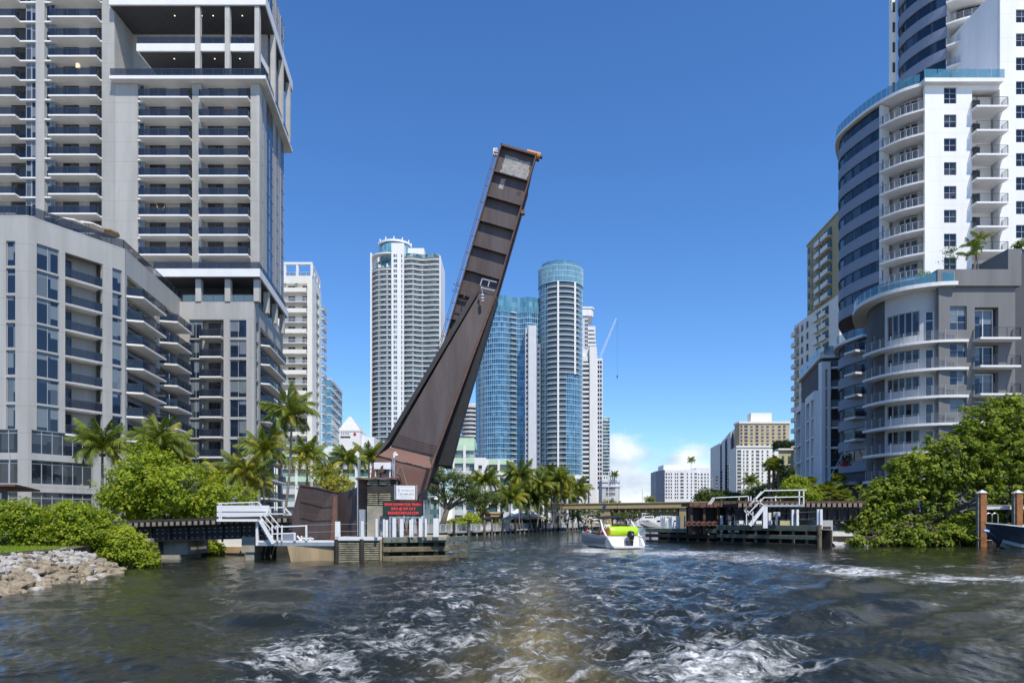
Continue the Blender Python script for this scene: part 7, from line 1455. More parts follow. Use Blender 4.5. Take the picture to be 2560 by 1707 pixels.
# palms
def frond_mesh(L_, droop, n, m, seed, width=.62):
    rs = np.random.RandomState(seed); t = np.linspace(.0, 1, 40); ang = R(38) - droop * t ** 1.35; dx = np.cos(ang); dz = np.sin(ang); xs = np.concatenate([[0], np.cumsum(dx[:-1])]) * L_ / 40; zs = np.concatenate([[0], np.cumsum(dz[:-1])]) * L_ / 40
    quads, tone = [], []
    w = .035
    for i in range(39):
        a = 1 - .8 * t[i]; quads += [(xs[i], -w * a, zs[i]), (xs[i], w * a, zs[i]), (xs[i + 1], w * a, zs[i + 1]), (xs[i + 1], -w * a, zs[i + 1])]; tone.append(.95)
    for i in range(n):
        f_ = .10 + .9 * i / n; j = min(38, int(f_ * 39)); px, pz = np.interp(f_ * 39, range(40), xs), np.interp(f_ * 39, range(40), zs); a_ = ang[j]
        ll = L_ * .26 * (math.sin(math.pi * min(1, f_ * .92 + .12)) ** .6) * rs.uniform(.85, 1.1)
        for sd_ in (-1, 1):
            if rs.rand() < .06: continue
            d = np.array([math.cos(a_) * .62, sd_ * width, math.sin(a_) * .62 - .38 - .35 * f_ + rs.normal(0, .08)]); d /= np.linalg.norm(d); side = np.array([math.cos(a_), 0, math.sin(a_)]) * .027 * L_ / 3
            b0 = np.array([px, 0, pz]); m_ = b0 + d * ll * .55; e_ = b0 + d * ll + np.array([0, 0, -.22 * ll])
            quads += [tuple(b0 - side), tuple(b0 + side), tuple(m_ + side), tuple(m_ - side * .8)]; tone.append(rs.uniform(.1, .8))
            quads += [tuple(m_ - side * .8), tuple(m_ + side), tuple(e_ + side * .15), tuple(e_ - side * .15)]; tone.append(rs.uniform(.1, .8))
    return quads_mesh('frond', np.array(quads), m, np.array(tone))
FR = {'leaf_palm': [frond_mesh(3.3, dr, 52, 'leaf_palm', i) for i, dr in enumerate((.9, 1.4, 1.9, 2.5))], 'leaf_palm_gold': [frond_mesh(3.1, dr, 52, 'leaf_palm_gold', i + 9) for i, dr in enumerate((1.0, 1.5, 2.0, 2.6))]}
def palm(label, u, v, Y, base_z, sc, seed, lean=0.0, nf=25, wind=0.0, m='leaf_palm', group='coconut palms', trunk_r=.13, gold=.2, base_dx=0.0, crownshift=0):
    top = P(u, v, Y); r_ = random.Random(seed); base = Vector((top.x + base_dx, Y, base_z)); o = thing('palm_tree', label, 'palm tree', base, group)
    k = MB(); pts = [base.lerp(top, i / 8) + Vector((-base_dx * .25 * math.sin(math.pi * i / 8), 0, 0)) for i in range(9)]; k.tube(pts, [trunk_r * (1.35 if i == 0 else 1.05 - .35 * i / 8) for i in range(9)], 8); k.build('trunk', 'palm_bark', o, smooth=True)
    for i in range(nf):
        az = i * 2.39996 + r_.uniform(-.3, .3); lev = i / nf; me = FR[m if r_.random() > gold else 'leaf_palm_gold'][min(3, int(lev * 4))]
        el = 0.75 - 1.15 * lev + r_.uniform(-.12, .12)
        Mx = T(top.x, top.y, top.z) @ Matrix.Rotation(wind, 4, 'Y') @ Matrix.Rotation(az, 4, 'Z') @ Matrix.Rotation(-el, 4, 'Y') @ Matrix.Scale(sc * r_.uniform(.85, 1.1), 4); inst('frond', me, o, Mx)
    k = MB()
    for i in range(5): a = i * 1.3; k.tube([top + Vector((.16 * math.cos(a), .16 * math.sin(a), -.12)), top + Vector((.2 * math.cos(a), .2 * math.sin(a), -.34))], [.10, .08], 6)
    k.build('coconuts', 'leaf_palm_gold' if 0 else 'bark', o); return o
PALMS = [(256, 1130, 56, 1.05, 0, .0, 'drooping palm in front of the glazed wing corner left of the bright tree'), (397, 1112, 60, 1.05, 1, .05, 'palm rising above the bright green tree'), (430, 1140, 63, 1.0, 2, 0, 'palm half hidden behind the bright green tree'),
         (612, 1190, 62, 1.0, 3, 0, 'yellow green palm left of the white hoarding'), (660, 1135, 66, 1.05, 4, 0, 'palm in front of the grey block corner'), (729, 1043, 60, 1.0, 5, -.45, 'tall windblown palm with curved trunk rising beside the cream tower'),
         (768, 1145, 76, 1.0, 6, -.2, 'palm with windblown crown above the counterweight'), (870, 1155, 82, 1.0, 7, 0, 'palm standing behind the counterweight near the tower'), (922, 1150, 88, 1.0, 8, 0, 'palm close behind the bridge tower hut'), (560, 1205, 64, .9, 9, 0, 'low palm right of the bright green tree'), (640, 1215, 72, .9, 10, 0, 'short palm behind the stair landing'), (815, 1190, 88, .9, 11, 0, 'short palm filling the gap behind the counterweight')]
for u, v, Y, sc, sd_, wind, lab in PALMS: palm(lab, u, v, Y, .7, sc, sd_, wind=wind, gold=.75 if sd_ in (3, 9) else .2, base_dx=-.9 if sd_ == 5 else .15 * (sd_ % 3 - 1))
CP = [(1213, 1208, 118), (1298, 1195, 122), (1300, 1230, 128), (1350, 1215, 128), (1345, 1245, 136), (1377, 1200, 136), (1404, 1208, 134), (1395, 1235, 142), (1440, 1228, 146), (1425, 1245, 150), (1275, 1250, 118), (1322, 1258, 130)]
for i, (u, v, Y) in enumerate(CP): palm('coconut palm in the grove along the promenade' if i else 'coconut palm with yellowing skirt standing apart at the left of the promenade grove', u, v, Y, .65, 1.2 + .12 * (i % 3), 40 + i, group='palms along the promenade', gold=.1, base_dx=.6 * ((i % 3) - 1), nf=30, wind=.1 * ((i % 3) - 1))
for u, v, Y, sc, lab in ((1522, 1262, 240, 1.0, 'small palm behind the road bridge'), (1540, 1265, 238, .9, 'feathery palm beyond the yellow parapet'), (1728, 1152, 452, 1.2, 'lone palm on the roof of the white block'), (1536, 1188, 398, 1.2, 'palm on the roof of the rounded pavilion'), (1624, 1252, 260, .9, 'palm beyond the road bridge span'), (1877, 1205, 230, 1.3, 'palm in front of the stepped beige tower')):
    palm(lab, u, v, Y, ZV(1174, 450) if Y > 440 else (ZV(1199, 400) if Y == 398 else .6), sc, int(u), group=None, trunk_r=.12)
# fan palms on the right bank
def fan_mesh(seed):
    rs = np.random.RandomState(seed); q, tn = [], []
    for i in range(26):
        a = R(-115 + 230 * i / 25); d = np.array([math.cos(a), math.sin(a), 0]); l_ = rs.uniform(.75, 1.0); n_ = np.array([-d[1], d[0], 0]) * .055
        b0 = np.array([.9, 0, 0]); m_ = b0 + d * l_ * .6; e_ = b0 + d * l_ + np.array([0, 0, -.28 * l_]); q += [tuple(b0), tuple(m_ - n_), tuple(e_), tuple(m_ + n_)]; tn.append(rs.uniform(.2, .9))
    q += [(0, -.02, 0), (.95, -.02, 0), (.95, .02, 0), (0, .02, 0)]; tn.append(.9); return quads_mesh('frond', np.array(q), 'leaf_palm', np.array(tn))
FAN = [fan_mesh(i) for i in range(3)]
def fan_palm(label, u, v, Y, sc, seed, r_t=.22, nf=34, bark='sabal_bark'):
    top = P(u, v, Y); base = Vector((top.x, Y, .6)); o = thing('fan_palm', label, 'palm tree', base); k = MB(); k.tube([base, base.lerp(top, .5), top], [r_t * 1.1, r_t, r_t * .95], 8); k.build('trunk', bark, o, smooth=True); r_ = random.Random(seed)
    for i in range(nf):
        az = i * 2.39996; el = 1.35 - 2.2 * (i / nf) + r_.uniform(-.15, .15); inst('frond', FAN[i % 3], o, T(top.x, top.y, top.z) @ Matrix.Rotation(az, 4, 'Z') @ Matrix.Rotation(-el, 4, 'Y') @ Matrix.Scale(sc * r_.uniform(.85, 1.15), 4))
for i, (u, v, Y, sc, lab) in enumerate(((1923, 1165, 95, .95, 'thick trunked cabbage palm, left one of the trio behind the stair'), (1934, 1158, 97, .95, 'thick trunked cabbage palm, middle one of the trio behind the stair'), (1946, 1163, 94, .95, 'thick trunked cabbage palm, right one of the trio behind the stair'), (2022, 1215, 82, 1.0, 'fan palm beside the white framed block'), (2064, 1232, 80, 1.1, 'fan palm with dry skirt under the cable canopy'), (2096, 1205, 84, .9, 'fan palm in front of the slate tower base'), (2108, 1245, 78, .9, 'low fan palm at the edge of the mangrove'))):
    fan_palm(lab, u, v, Y, sc * (.66 if i < 3 else .8), 70 + i, r_t=.2 if i < 3 else .2)
# rooftop plants on the right podium
RP = thing('palm_tree', 'small palm on the grey podium roof terrace', 'palm tree', P(2440, 676, 77)); c_ = P(2440, 610, 77); k = MB()
for a, c in ((2433, 2446), (2446, 2438), (2438, 2440)): k.tube([P(a, 678, 77), P(c, 612, 77)], .06, 6)
k.build('trunk', 'palm_bark', RP)
for i in range(24): q = P((2430, 2452, 2425)[i % 3], (618, 600, 640)[i % 3], 77); inst('frond', FR['leaf_palm'][(i // 3) % 4], RP, T(*q) @ Matrix.Rotation(i * 2.4, 4, 'Z') @ Matrix.Rotation(-.6 + i * .03, 4, 'Y') @ Matrix.Scale(.55, 4))
tree('potted_tree', 'thin leafed young tree on the grey podium roof terrace', 'tree', P(2375, 678, 77), blobs_px([(2375, 640, 16, 22), (2372, 625, 12, 12)], 77), 600, .16, 'leaf_far', 77, .04, .35, per=10)
tree('shrub', 'grassy planter shrub behind the glass guard of the podium', 'shrub', P(2310, 700, 78), blobs_px([(2308, 692, 14, 12)], 78), 500, .2, 'leaf_bright', 78, .03, .3, per=12)
tree('shrub', 'leafy planter at the top right of the podium roof', 'shrub', P(2550, 622, 78), blobs_px([(2552, 612, 16, 10)], 78), 700, .22, 'leaf_palm', 79, .03, .3, per=12)
fl_ = thing('flower_planter', 'red flowering planter above the cable canopy', 'planter', P(2112, 1160, 90)); leafmat('petal_red', (.45, .02, .02), (.6, .05, .03), .2)
inst('blossoms', crown_mesh(blobs_px([(2113, 1160, 12, 6)], 90), 500, .16, 'petal_red', 5, .25, 12), fl_, Matrix.Identity(4)); inst('foliage', crown_mesh(blobs_px([(2118, 1145, 9, 14)], 90), 500, .2, 'leaf_dark', 6, .3, 12), fl_, Matrix.Identity(4))
# spreading trees on the promenade and behind
tree('shade_tree', 'spreading shade tree with forked trunk behind the dock corner', 'tree', P(1100, 1325, 100), blobs_px([(1110, 1185, 40, 22), (1150, 1200, 45, 20), (1085, 1215, 30, 20), (1175, 1230, 45, 18), (1130, 1235, 45, 16), (1200, 1245, 30, 14), (1095, 1250, 22, 12)], 100, 1.6), 15000, .22, 'leaf_far', 51, .4, .55, fork=.5, shell=.2)
tree('shade_tree', 'second shade tree standing behind the restaurant signboard', 'tree', P(1200, 1318, 116), blobs_px([(1190, 1255, 30, 22), (1225, 1245, 30, 20), (1180, 1235, 25, 16), (1205, 1275, 18, 22), (1245, 1250, 22, 15)], 116, 1.4), 9000, .24, 'leaf_far', 52, .35, .55, fork=.5, shell=.2)
hed = [('clipped bright hedge below the restaurant signboard', [(1215, 1308, 22, 9), (1235, 1306, 14, 10)], 118), ('low green planting along the left end of the promenade', [(1150, 1308, 30, 16), (1120, 1312, 20, 10), (1180, 1300, 22, 18)], 110), ('dense green shrubs between the palm trunks of the grove', [(1370, 1290, 40, 24), (1330, 1280, 25, 25), (1420, 1285, 35, 25), (1450, 1280, 25, 22)], 150), ('dark shrubs at the foot of the road bridge', [(1470, 1290, 30, 18), (1445, 1275, 25, 16), (1490, 1285, 20, 18)], 170)]
for i, (lab, rows, Y) in enumerate(hed): tree('hedge' if i == 0 else 'shrub', lab, 'shrub', P(rows[0][0], 1318, Y), blobs_px(rows, Y), 5000, .3, 'leaf_bright' if i < 2 else 'leaf_far', 60 + i, .06, .5, per=18)
tree('bare_tree', 'thin yellowing tree with bare branches above the counterweight', 'tree', P(800, 1290, 70), blobs_px([(760, 1165, 45, 25), (830, 1190, 40, 25), (790, 1215, 50, 20), (850, 1215, 30, 20)], 70), 2600, .2, 'leaf_palm_gold', 54, .10, .4, fork=.45, per=9)
tree('shrub', 'yellow green bush above the concave edge of the counterweight', 'shrub', P(850, 1260, 66), blobs_px([(850, 1215, 35, 25), (820, 1230, 30, 18)], 66), 4000, .2, 'leaf_palm_gold', 55, .06, .35)
BT = [('rounded dark tree at the left of the far treeline', [(1770, 1238, 26, 16), (1755, 1248, 18, 14)], 210), ('wide dark tree in the middle of the far treeline', [(1810, 1242, 35, 16), (1840, 1245, 25, 14)], 205), ('dark tree under the stepped beige tower', [(1890, 1235, 30, 20), (1915, 1228, 25, 18)], 190), ('very dark tree beside the pale yellow building', [(1965, 1190, 25, 25), (1985, 1200, 22, 25), (1955, 1215, 22, 20)], 150), ('flat topped dark tree above the pale yellow building', [(1960, 1112, 24, 9), (1945, 1116, 12, 7), (1975, 1115, 12, 8)], 180)]
for i, (lab, rows, Y) in enumerate(BT): tree('tree', lab, 'tree', P(rows[0][0], 1298, Y), blobs_px(rows, Y), 6000, .5, 'leaf_far' if i < 3 else 'leaf_dark', 90 + i, .2, .9, per=20, fork=.5, group='trees on the far right bank')
tree('sea_grape_tree', 'bright lime green tree behind the landing rails on the right bank', 'tree', P(1990, 1290, 72), blobs_px([(1985, 1228, 32, 28), (2015, 1242, 35, 20), (1975, 1248, 22, 10), (1992, 1205, 18, 14)], 72), 9000, .28, 'leaf_bright', 96, .12, .5, per=20)
for i, (u, Y) in enumerate(((1510, 270), (1540, 280), (1570, 290), (1600, 285), (1635, 270), (1660, 250))): tree('tree', 'green tree on the bank seen under the road bridge', 'tree', P(u, 1305, Y), blobs_px([(u, 1290, 20, 20), (u + 12, 1282, 16, 14), (u - 8, 1280, 14, 16)], Y), 3000, .55, 'leaf_far', 100 + i, .2, 1.0, per=18, group='trees under the road bridge')
# ------------------------------------------------------------------ riprap and lawn on the point
def rock_mesh(seed):
    bm = bmesh.new(); bmesh.ops.create_icosphere(bm, subdivisions=2, radius=1); r_ = random.Random(seed); from mathutils import noise as mn
    off = Vector((seed * 7.1, 3.3, 1.7)); sc = Vector((r_.uniform(.8, 1.25), r_.uniform(.7, 1.1), r_.uniform(.55, .85)))
    for v in bm.verts: n_ = mn.noise(v.co * 1.3 + off) * .5 + mn.noise(v.co * 3 + off) * .16; v.co = Vector((v.co.x * sc.x, v.co.y * sc.y, v.co.z * sc.z)) * (1 + n_)
    me = bpy.data.meshes.new('rock'); bm.to_mesh(me); bm.free(); me.polygons.foreach_set('use_smooth', [True] * len(me.polygons)); me.set_sharp_from_angle(angle=R(38)) if hasattr(me, 'set_sharp_from_angle') else None
    return me
mat('rock_tan', (.36, .295, .20), .95, .27, 2.2, .9, 8); mat('rock_grey', (.46, .435, .39), .95, .16, 2.5, .9, 8)
RK = []
for i in range(10):
    me = rock_mesh(i); a = me.copy(); me.materials.append(M['rock_tan']); a.materials.append(M['rock_grey']); RK.append((me, a))
rv_ = thing('riprap', 'sloping riprap of tan and grey boulders along the left point', 'rocks', (-16, 25, 0)); r_ = random.Random(12)
pl_ = [(-13.0, 12), (-14.9, 16), (-15.4, 20.2), (-16.4, 25), (-16.9, 29), (-18.6, 32.4)]; ptv = [Vector(p) for p in pl_]; seg = list(zip(ptv, ptv[1:])); tot = sum((b_ - a).length for a, b_ in seg)
def along(d):
    for a, b_ in seg:
        l_ = (b_ - a).length
        if d <= l_: return a.lerp(b_, d / l_), (b_ - a).normalized()
        d -= l_
    return ptv[-1], (ptv[-1] - ptv[-2]).normalized()
for row, (off, z, s0, s1, dens) in enumerate(((-.05, -.10, .22, .38, .42), (-.4, .16, .22, .36, .40), (-.75, .40, .20, .32, .38), (-1.1, .58, .18, .28, .34), (-1.45, .74, .15, .24, .30), (-1.8, .86, .13, .21, .27), (-2.15, .94, .11, .18, .25))):
    d = 1.0
    while d < tot - .1:
        q, t_ = along(d); nrm = Vector((-t_.y, t_.x)); q = q + nrm * (-off); s = r_.uniform(s0, s1); grey = r_.random() < (.85 if z > .5 else .10)
        Mx = T(q.x + r_.uniform(-.1, .1), q.y, z + r_.uniform(-.07, .07)) @ Matrix.Rotation(r_.uniform(0, 6.28), 4, 'Z') @ Matrix.Rotation(r_.uniform(-.4, .4), 4, 'X') @ Matrix.Scale(s, 4)
        inst('rock', RK[r_.randrange(10)][1 if grey else 0], rv_, Mx); d += dens * r_.uniform(.8, 1.25) * (s / ((s0 + s1) / 2)) 
k = MB(); lawn = [(-17.5, 12), (-17.9, 20), (-18.8, 25), (-19.3, 29), (-20.4, 31.0), (-34, 31), (-34, 12)]; k.prism(lawn, .9, 1.10); lo = k.build('lawn', 'lawn', None, loc=(-20, 22, 0)); structure(lo)
rs = np.random.RandomState(8); n = 26000; px = rs.uniform(-30, -17.5, n); py = rs.uniform(17, 31, n); ok = px < -18.1 - (py - 20) * .14; px, py = px[ok], py[ok]; n = len(px)
hgt = rs.uniform(.04, .10, n); a = rs.uniform(0, 6.28, n); w = .012; dxv = np.stack([np.cos(a), np.sin(a), np.zeros(n)], 1) * w; b0 = np.stack([px, py, np.full(n, 1.1)], 1); tip = b0 + np.stack([rs.normal(0, .02, n), rs.normal(0, .02, n), hgt], 1)
co = np.stack([b0 - dxv, b0 + dxv, tip + dxv * .2, tip - dxv * .2], 1).reshape(-1, 3); go = link(bpy.data.objects.new('grass', quads_mesh('grass', co, 'leaf_bright', rs.uniform(.2, .8, n))), None, Matrix.Identity(4)); tag(stuff(go), 'short mown grass on the left point', 'grass')
# ------------------------------------------------------------------ boats and people
mat('gelcoat', (.78, .78, .77), .25, .02, 1, coat=.4); mat('gelcoat_grey', (.30, .31, .33), .3, .03, 1, coat=.3); mat('navy_hull', (.022, .03, .045), .2, .03, 1, coat=.5); mat('hull_stripe', (.35, .40, .42), .3, .03)
mat('lime', (.42, .74, .015), .35, .03, 1); mat('orange_end', (.75, .28, .02), .4, 0); mat('yellow_stripe', (.8, .72, .02), .4, 0); mat('black_canvas', (.012, .012, .013), .6, .0); mat('vinyl_grey', (.32, .30, .27), .6, .1)
mat('skin', (.50, .30, .20), .6, .05); mat('skin_tan', (.42, .24, .15), .6, .05); mat('hair_dark', (.03, .02, .015), .6, 0); mat('hair_blond', (.42, .30, .14), .6, 0); mat('shirt_dark', (.03, .035, .05), .8, .05); mat('shirt_white', (.7, .7, .7), .8, .05); mat('trunks_red', (.55, .06, .05), .7, 0); mat('cap_grey', (.55, .53, .48), .7, .05)
def hull(k, Lr, stations, mi=0):
    """stations: (x along, list of (y half breadth, z) from keel to gunwale)"""
    rings = []
    for x, prof in stations: rings.append([(x, -y, z) for y, z in prof[::-1]] + [(x, y, z) for y, z in prof[1:] if True])
    k.loft(rings, mi, closed=False, caps=False); k.poly(rings[0], mi); k.poly(rings[-1][::-1], mi)
def person(label, Mw, shirt, skin='skin', hair='hair_dark', pose='sit', cap=None):
    """one skinned body: seated with hands on the thighs, or standing with hands forward"""
    o = thing('person', label, 'person', Mw.translation); J = {}
    if pose == 'sit': J = dict(pel=(0, 0, .12), sp=(0, .02, .36), ch=(0, .03, .56), nk=(0, 0, .70), hd=(0, -.02, .80), tp=(0, -.01, .93), **{f'sh{s}': (d * .19, .02, .62) for s, d in (('l', 1), ('r', -1))}, **{f'el{s}': (d * .25, -.06, .38) for s, d in (('l', 1), ('r', -1))}, **{f'wr{s}': (d * .17, -.28, .28) for s, d in (('l', 1), ('r', -1))}, **{f'hp{s}': (d * .10, -.02, .08) for s, d in (('l', 1), ('r', -1))}, **{f'kn{s}': (d * .12, -.44, .10) for s, d in (('l', 1), ('r', -1))}, **{f'an{s}': (d * .12, -.46, -.32) for s, d in (('l', 1), ('r', -1))}, **{f'to{s}': (d * .12, -.62, -.37) for s, d in (('l', 1), ('r', -1))})
    else: J = dict(pel=(0, 0, .92), sp=(0, .01, 1.12), ch=(0, .02, 1.32), nk=(0, 0, 1.47), hd=(0, -.02, 1.57), tp=(0, -.01, 1.71), **{f'sh{s}': (d * .19, .02, 1.40) for s, d in (('l', 1), ('r', -1))}, **{f'el{s}': (d * .27, -.04, 1.14) for s, d in (('l', 1), ('r', -1))}, **{f'wr{s}': (d * .20, -.26, 1.02) for s, d in (('l', 1), ('r', -1))}, **{f'hp{s}': (d * .10, 0, .86) for s, d in (('l', 1), ('r', -1))}, **{f'kn{s}': (d * .11, -.03, .47) for s, d in (('l', 1), ('r', -1))}, **{f'an{s}': (d * .11, 0, .08) for s, d in (('l', 1), ('r', -1))}, **{f'to{s}': (d * .12, -.17, .03) for s, d in (('l', 1), ('r', -1))})
    rad = dict(pel=.15, sp=.135, ch=.155, nk=.055, hd=.098, tp=.07, sh=.07, el=.045, wr=.03, hp=.10, kn=.065, an=.042, to=.035)
    ed = [('pel', 'sp'), ('sp', 'ch'), ('ch', 'nk'), ('nk', 'hd'), ('hd', 'tp')]
    for s in 'lr': ed += [('ch', 'sh' + s), ('sh' + s, 'el' + s), ('el' + s, 'wr' + s), ('pel', 'hp' + s), ('hp' + s, 'kn' + s), ('kn' + s, 'an' + s), ('an' + s, 'to' + s)]
    for s, d in (('l', 1), ('r', -1)):                    # five fingers rooted in each hand
        w = Vector(J['wr' + s]); p_ = w + Vector((0, -.075, -.015)); J['pm' + s] = tuple(p_); rad['pm'] = .032; ed.append(('wr' + s, 'pm' + s))
        for f_ in range(4): n1, n2 = f'f{f_}a{s}', f'f{f_}b{s}'; J[n1] = tuple(p_ + Vector((d * (.03 - .02 * f_), -.055, -.005))); J[n2] = tuple(p_ + Vector((d * (.032 - .021 * f_), -.085 + .006 * abs(f_ - 1), -.03))); ed += [('pm' + s, n1), (n1, n2)]
        J['th' + s] = tuple(w + Vector((-d * .05, -.07, .0))); ed.append(('pm' + s, 'th' + s))
    names = list(J); me = bpy.data.meshes.new('body'); me.from_pydata([J[n_] for n_ in names], [(names.index(a), names.index(b_)) for a, b_ in ed], [])
    tmp = bpy.data.objects.new('tmp', me); COL.objects.link(tmp); md = tmp.modifiers.new('s', 'SKIN'); me.skin_vertices or None
    sv = me.skin_vertices[0].data
    for i, n_ in enumerate(names):
        key = n_ if n_ in rad else n_[:2]; r_ = rad.get(key, .009); sv[i].radius = (r_ * (1.15 if n_ in ('ch', 'pel') else 1), r_ * (.8 if n_ in ('ch', 'pel', 'sp') else 1)); sv[i].use_root = n_ == 'pel'
    sb = tmp.modifiers.new('u', 'SUBSURF'); sb.levels = 1; sb.render_levels = 1
    dg = bpy.context.evaluated_depsgraph_get(); out = bpy.data.meshes.new_from_object(tmp.evaluated_get(dg)); bpy.data.objects.remove(tmp)
    out.name = 'body'; out.materials.clear(); out.materials.append(M[skin]); out.materials.append(M[shirt]); out.materials.append(M['trunks_red'])
    zn, zp_ = J['nk'][2], J['pel'][2]
    for f_ in out.polygons:
        c = f_.center; f_.use_smooth = True
        if zp_ + .06 < c.z < zn - .04 and abs(c.x) < .30 and c.y > -.12 and shirt != skin: f_.material_index = 1
        elif (zp_ - .12 < c.z <= zp_ + .06 and c.y > -.3 and abs(c.x) < .24): f_.material_index = 2
    inst('body', out, o, Mw)
    h = Vector(J['hd']); k = MB(); rings = []
    for i in range(6):
        f_ = i / 5; z = h.z + .03 + .125 * f_; rr2 = .108 * math.sqrt(max(.05, 1 - (f_ * .95) ** 2)); rings.append([(h.x + rr2 * math.cos(a), h.y + .015 + rr2 * 1.08 * math.sin(a), z - (.05 if math.sin(a) > .2 and i == 0 else 0)) for a in [2 * math.pi * j / 12 for j in range(12)]])
    k.loft(rings); me2 = k.mesh('hair', cap or hair, None, True); inst('cap' if cap else 'hair', me2, o, Mw)
    k = MB(); k.tube([(h.x, h.y - .095, h.z + .01), (h.x, h.y - .125, h.z - .012)], [.012, .016], 6)
    for d in (-1, 1): k.tube([(h.x + d * .035, h.y - .094, h.z + .03), (h.x + d * .035, h.y - .101, h.z + .03)], .012, 6, 1); k.tube([(h.x + d * .098, h.y + .01, h.z - .02), (h.x + d * .103, h.y + .015, h.z + .03)], .018, 6)
    k.tube([(h.x - .022, h.y - .09, h.z - .05), (h.x + .022, h.y - .09, h.z - .05)], .007, 5, 2); inst('face', k.mesh('face', [skin, 'hair_dark', 'trunks_red']), o, Mw); return o
# --- the white tow boat ahead; local x forward, y to port
YBt = WY(1369); bc = P(1470, 1369, YBt); head = R(62); BM = T(XU(1566, 56.0), 56.0, 0) @ Matrix.Rotation(R(108), 4, 'Z') @ T(3.0, 0, 0)
bt = thing('motor_boat', 'white motor boat with black canopy, lime tube and outboard running up the river', 'boat', BM.translation)
def bpart(k, name, m, parent=bt, smooth=False): return inst(name, k.mesh(name, m, None, smooth), parent, BM)
HB = 1.62; Lb = 7.4
def prof(hb, dead, zg, flare=1.0): return [(0, dead), (hb * .72, dead + .32), (hb * .9, dead + .42), (hb * flare, zg)]
k = MB(); hull(k, Lb, [(-2.6, prof(HB, -.35, .95)), (-1.0, prof(HB * 1.02, -.35, 1.0)), (1.2, prof(HB, -.33, 1.08)), (3.0, prof(HB * .82, -.22, 1.2)), (4.2, prof(HB * .45, .05, 1.3)), (4.75, prof(.06, .5, 1.36))]); hl = bpart(k, 'hull', 'gelcoat', smooth=False)
k = MB()
for sd_ in (1, -1): k.hexa([(-2.0, sd_ * (HB * .96), .30), (2.4, sd_ * HB * .94, .35), (2.4, sd_ * (HB * .97 + .03), .35), (-2.0, sd_ * (HB * .97 + .03), .30), (-2.6, sd_ * (HB - .02), .86), (2.6, sd_ * HB * .93, 1.0), (2.6, sd_ * (HB * .93 + .05), 1.0), (-2.6, sd_ * (HB + .03), .86)])
fix_normals(bpart(k, 'side_stripe', 'gelcoat_grey', hl))
k = MB(); k.box(-2.55, 3.2, -HB * .9, HB * .9, .42, .5); bpart(k, 'cockpit_floor', 'vinyl_grey')
for sd_ in (1, -1): k = MB(); k.hexa([(-2.7, sd_ * (HB - .26), .93), (2.8, sd_ * (HB * .8 - .2), 1.16), (2.8, sd_ * HB * .84, 1.16), (-2.7, sd_ * (HB + .02), .93), (-2.7, sd_ * (HB - .26), 1.01), (2.8, sd_ * (HB * .8 - .2), 1.24), (2.8, sd_ * HB * .84, 1.24), (-2.7, sd_ * (HB + .02), 1.01)]); fix_normals(bpart(k, 'gunwale', 'gelcoat'))
k = MB(); k.prism([(2.8, -HB * .82), (2.8, HB * .82), (4.2, HB * .44), (4.7, 0), (4.2, -HB * .44)], 1.2, 1.3); bpart(k, 'foredeck', 'gelcoat')
k = MB(); k.prism([(-2.6, -HB), (-2.6, HB), (-3.5, HB * .86), (-3.7, HB * .5), (-3.7, -HB * .5), (-3.5, -HB * .86)], .05, .22); bpart(k, 'swim_platform', 'gelcoat')
k = MB(); k.hexa([(-2.75, -HB * .95, .22), (-2.2, -HB * .95, .22), (-2.2, HB * .95, .22), (-2.75, HB * .95, .22), (-2.5, -HB * .95, .98), (-2.2, -HB * .95, .98), (-2.2, HB * .95, .98), (-2.5, HB * .95, .98)]); bpart(k, 'transom', 'gelcoat')
for sd_ in (1, -1): k = MB(); k.hexa([(-3.45, sd_ * HB * .80, .23), (-2.4, sd_ * HB * .84, .23), (-2.4, sd_ * HB * .98, .23), (-3.45, sd_ * HB * .92, .23), (-2.9, sd_ * HB * .84, .75), (-2.2, sd_ * HB * .86, 1.0), (-2.2, sd_ * HB * .99, 1.0), (-2.9, sd_ * HB * .96, .75)]); fix_normals(bpart(k, 'stern_quarter', 'gelcoat'))
for sd_ in (1, -1): k = MB(); k.tube([(-2.35, sd_ * HB * .93, 1.0), (-1.8, sd_ * HB * .95, 1.5), (-1.1, sd_ * HB * .86, 2.25), (-.7, sd_ * HB * .8, 2.42)], [.09, .10, .08, .06], 8); bpart(k, 'arch', 'gelcoat')
k = MB(); rings = []
for i in range(9):
    x = -1.7 + i * .4; c_ = .10 * math.sin(math.pi * i / 8); rings.append([(x, -1.35 + 2.7 * j / 10, 2.44 + c_ + .16 * math.sin(math.pi * j / 10)) for j in range(11)] + [(x, 1.35 - 2.7 * j / 10, 2.36 + c_ + .14 * math.sin(math.pi * (10 - j) / 10)) for j in range(11)])
k.loft(rings); bpart(k, 'canopy', 'black_canvas')
for sd_ in (1, -1):
    for x in (-1.4, 1.2): k = MB(); k.tube([(x * .6, sd_ * HB * .86, 1.05), (x, sd_ * 1.25, 2.42)], .025, 6); bpart(k, 'canopy_strut', 'black_canvas')
k = MB(); k.hexa([(1.5, -1.1, 1.2), (1.56, -1.1, 1.2), (1.56, 1.1, 1.2), (1.5, 1.1, 1.2), (1.1, -1.0, 1.75), (1.15, -1.0, 1.75), (1.15, 1.0, 1.75), (1.1, 1.0, 1.75)]); bpart(k, 'windscreen', 'rail_glass')
k = MB(); k.box(.7, 1.4, -1.1, -.3, .5, 1.2); k.box(.7, 1.4, .3, 1.1, .5, 1.2); bpart(k, 'helm_console', 'black_plastic')
for y in (-.75, .75): k = MB(); k.box(-.25, .35, y - .3, y + .3, .5, .95); k.box(-.32, -.2, y - .3, y + .3, .95, 1.5); bpart(k, 'seat', 'shirt_white')
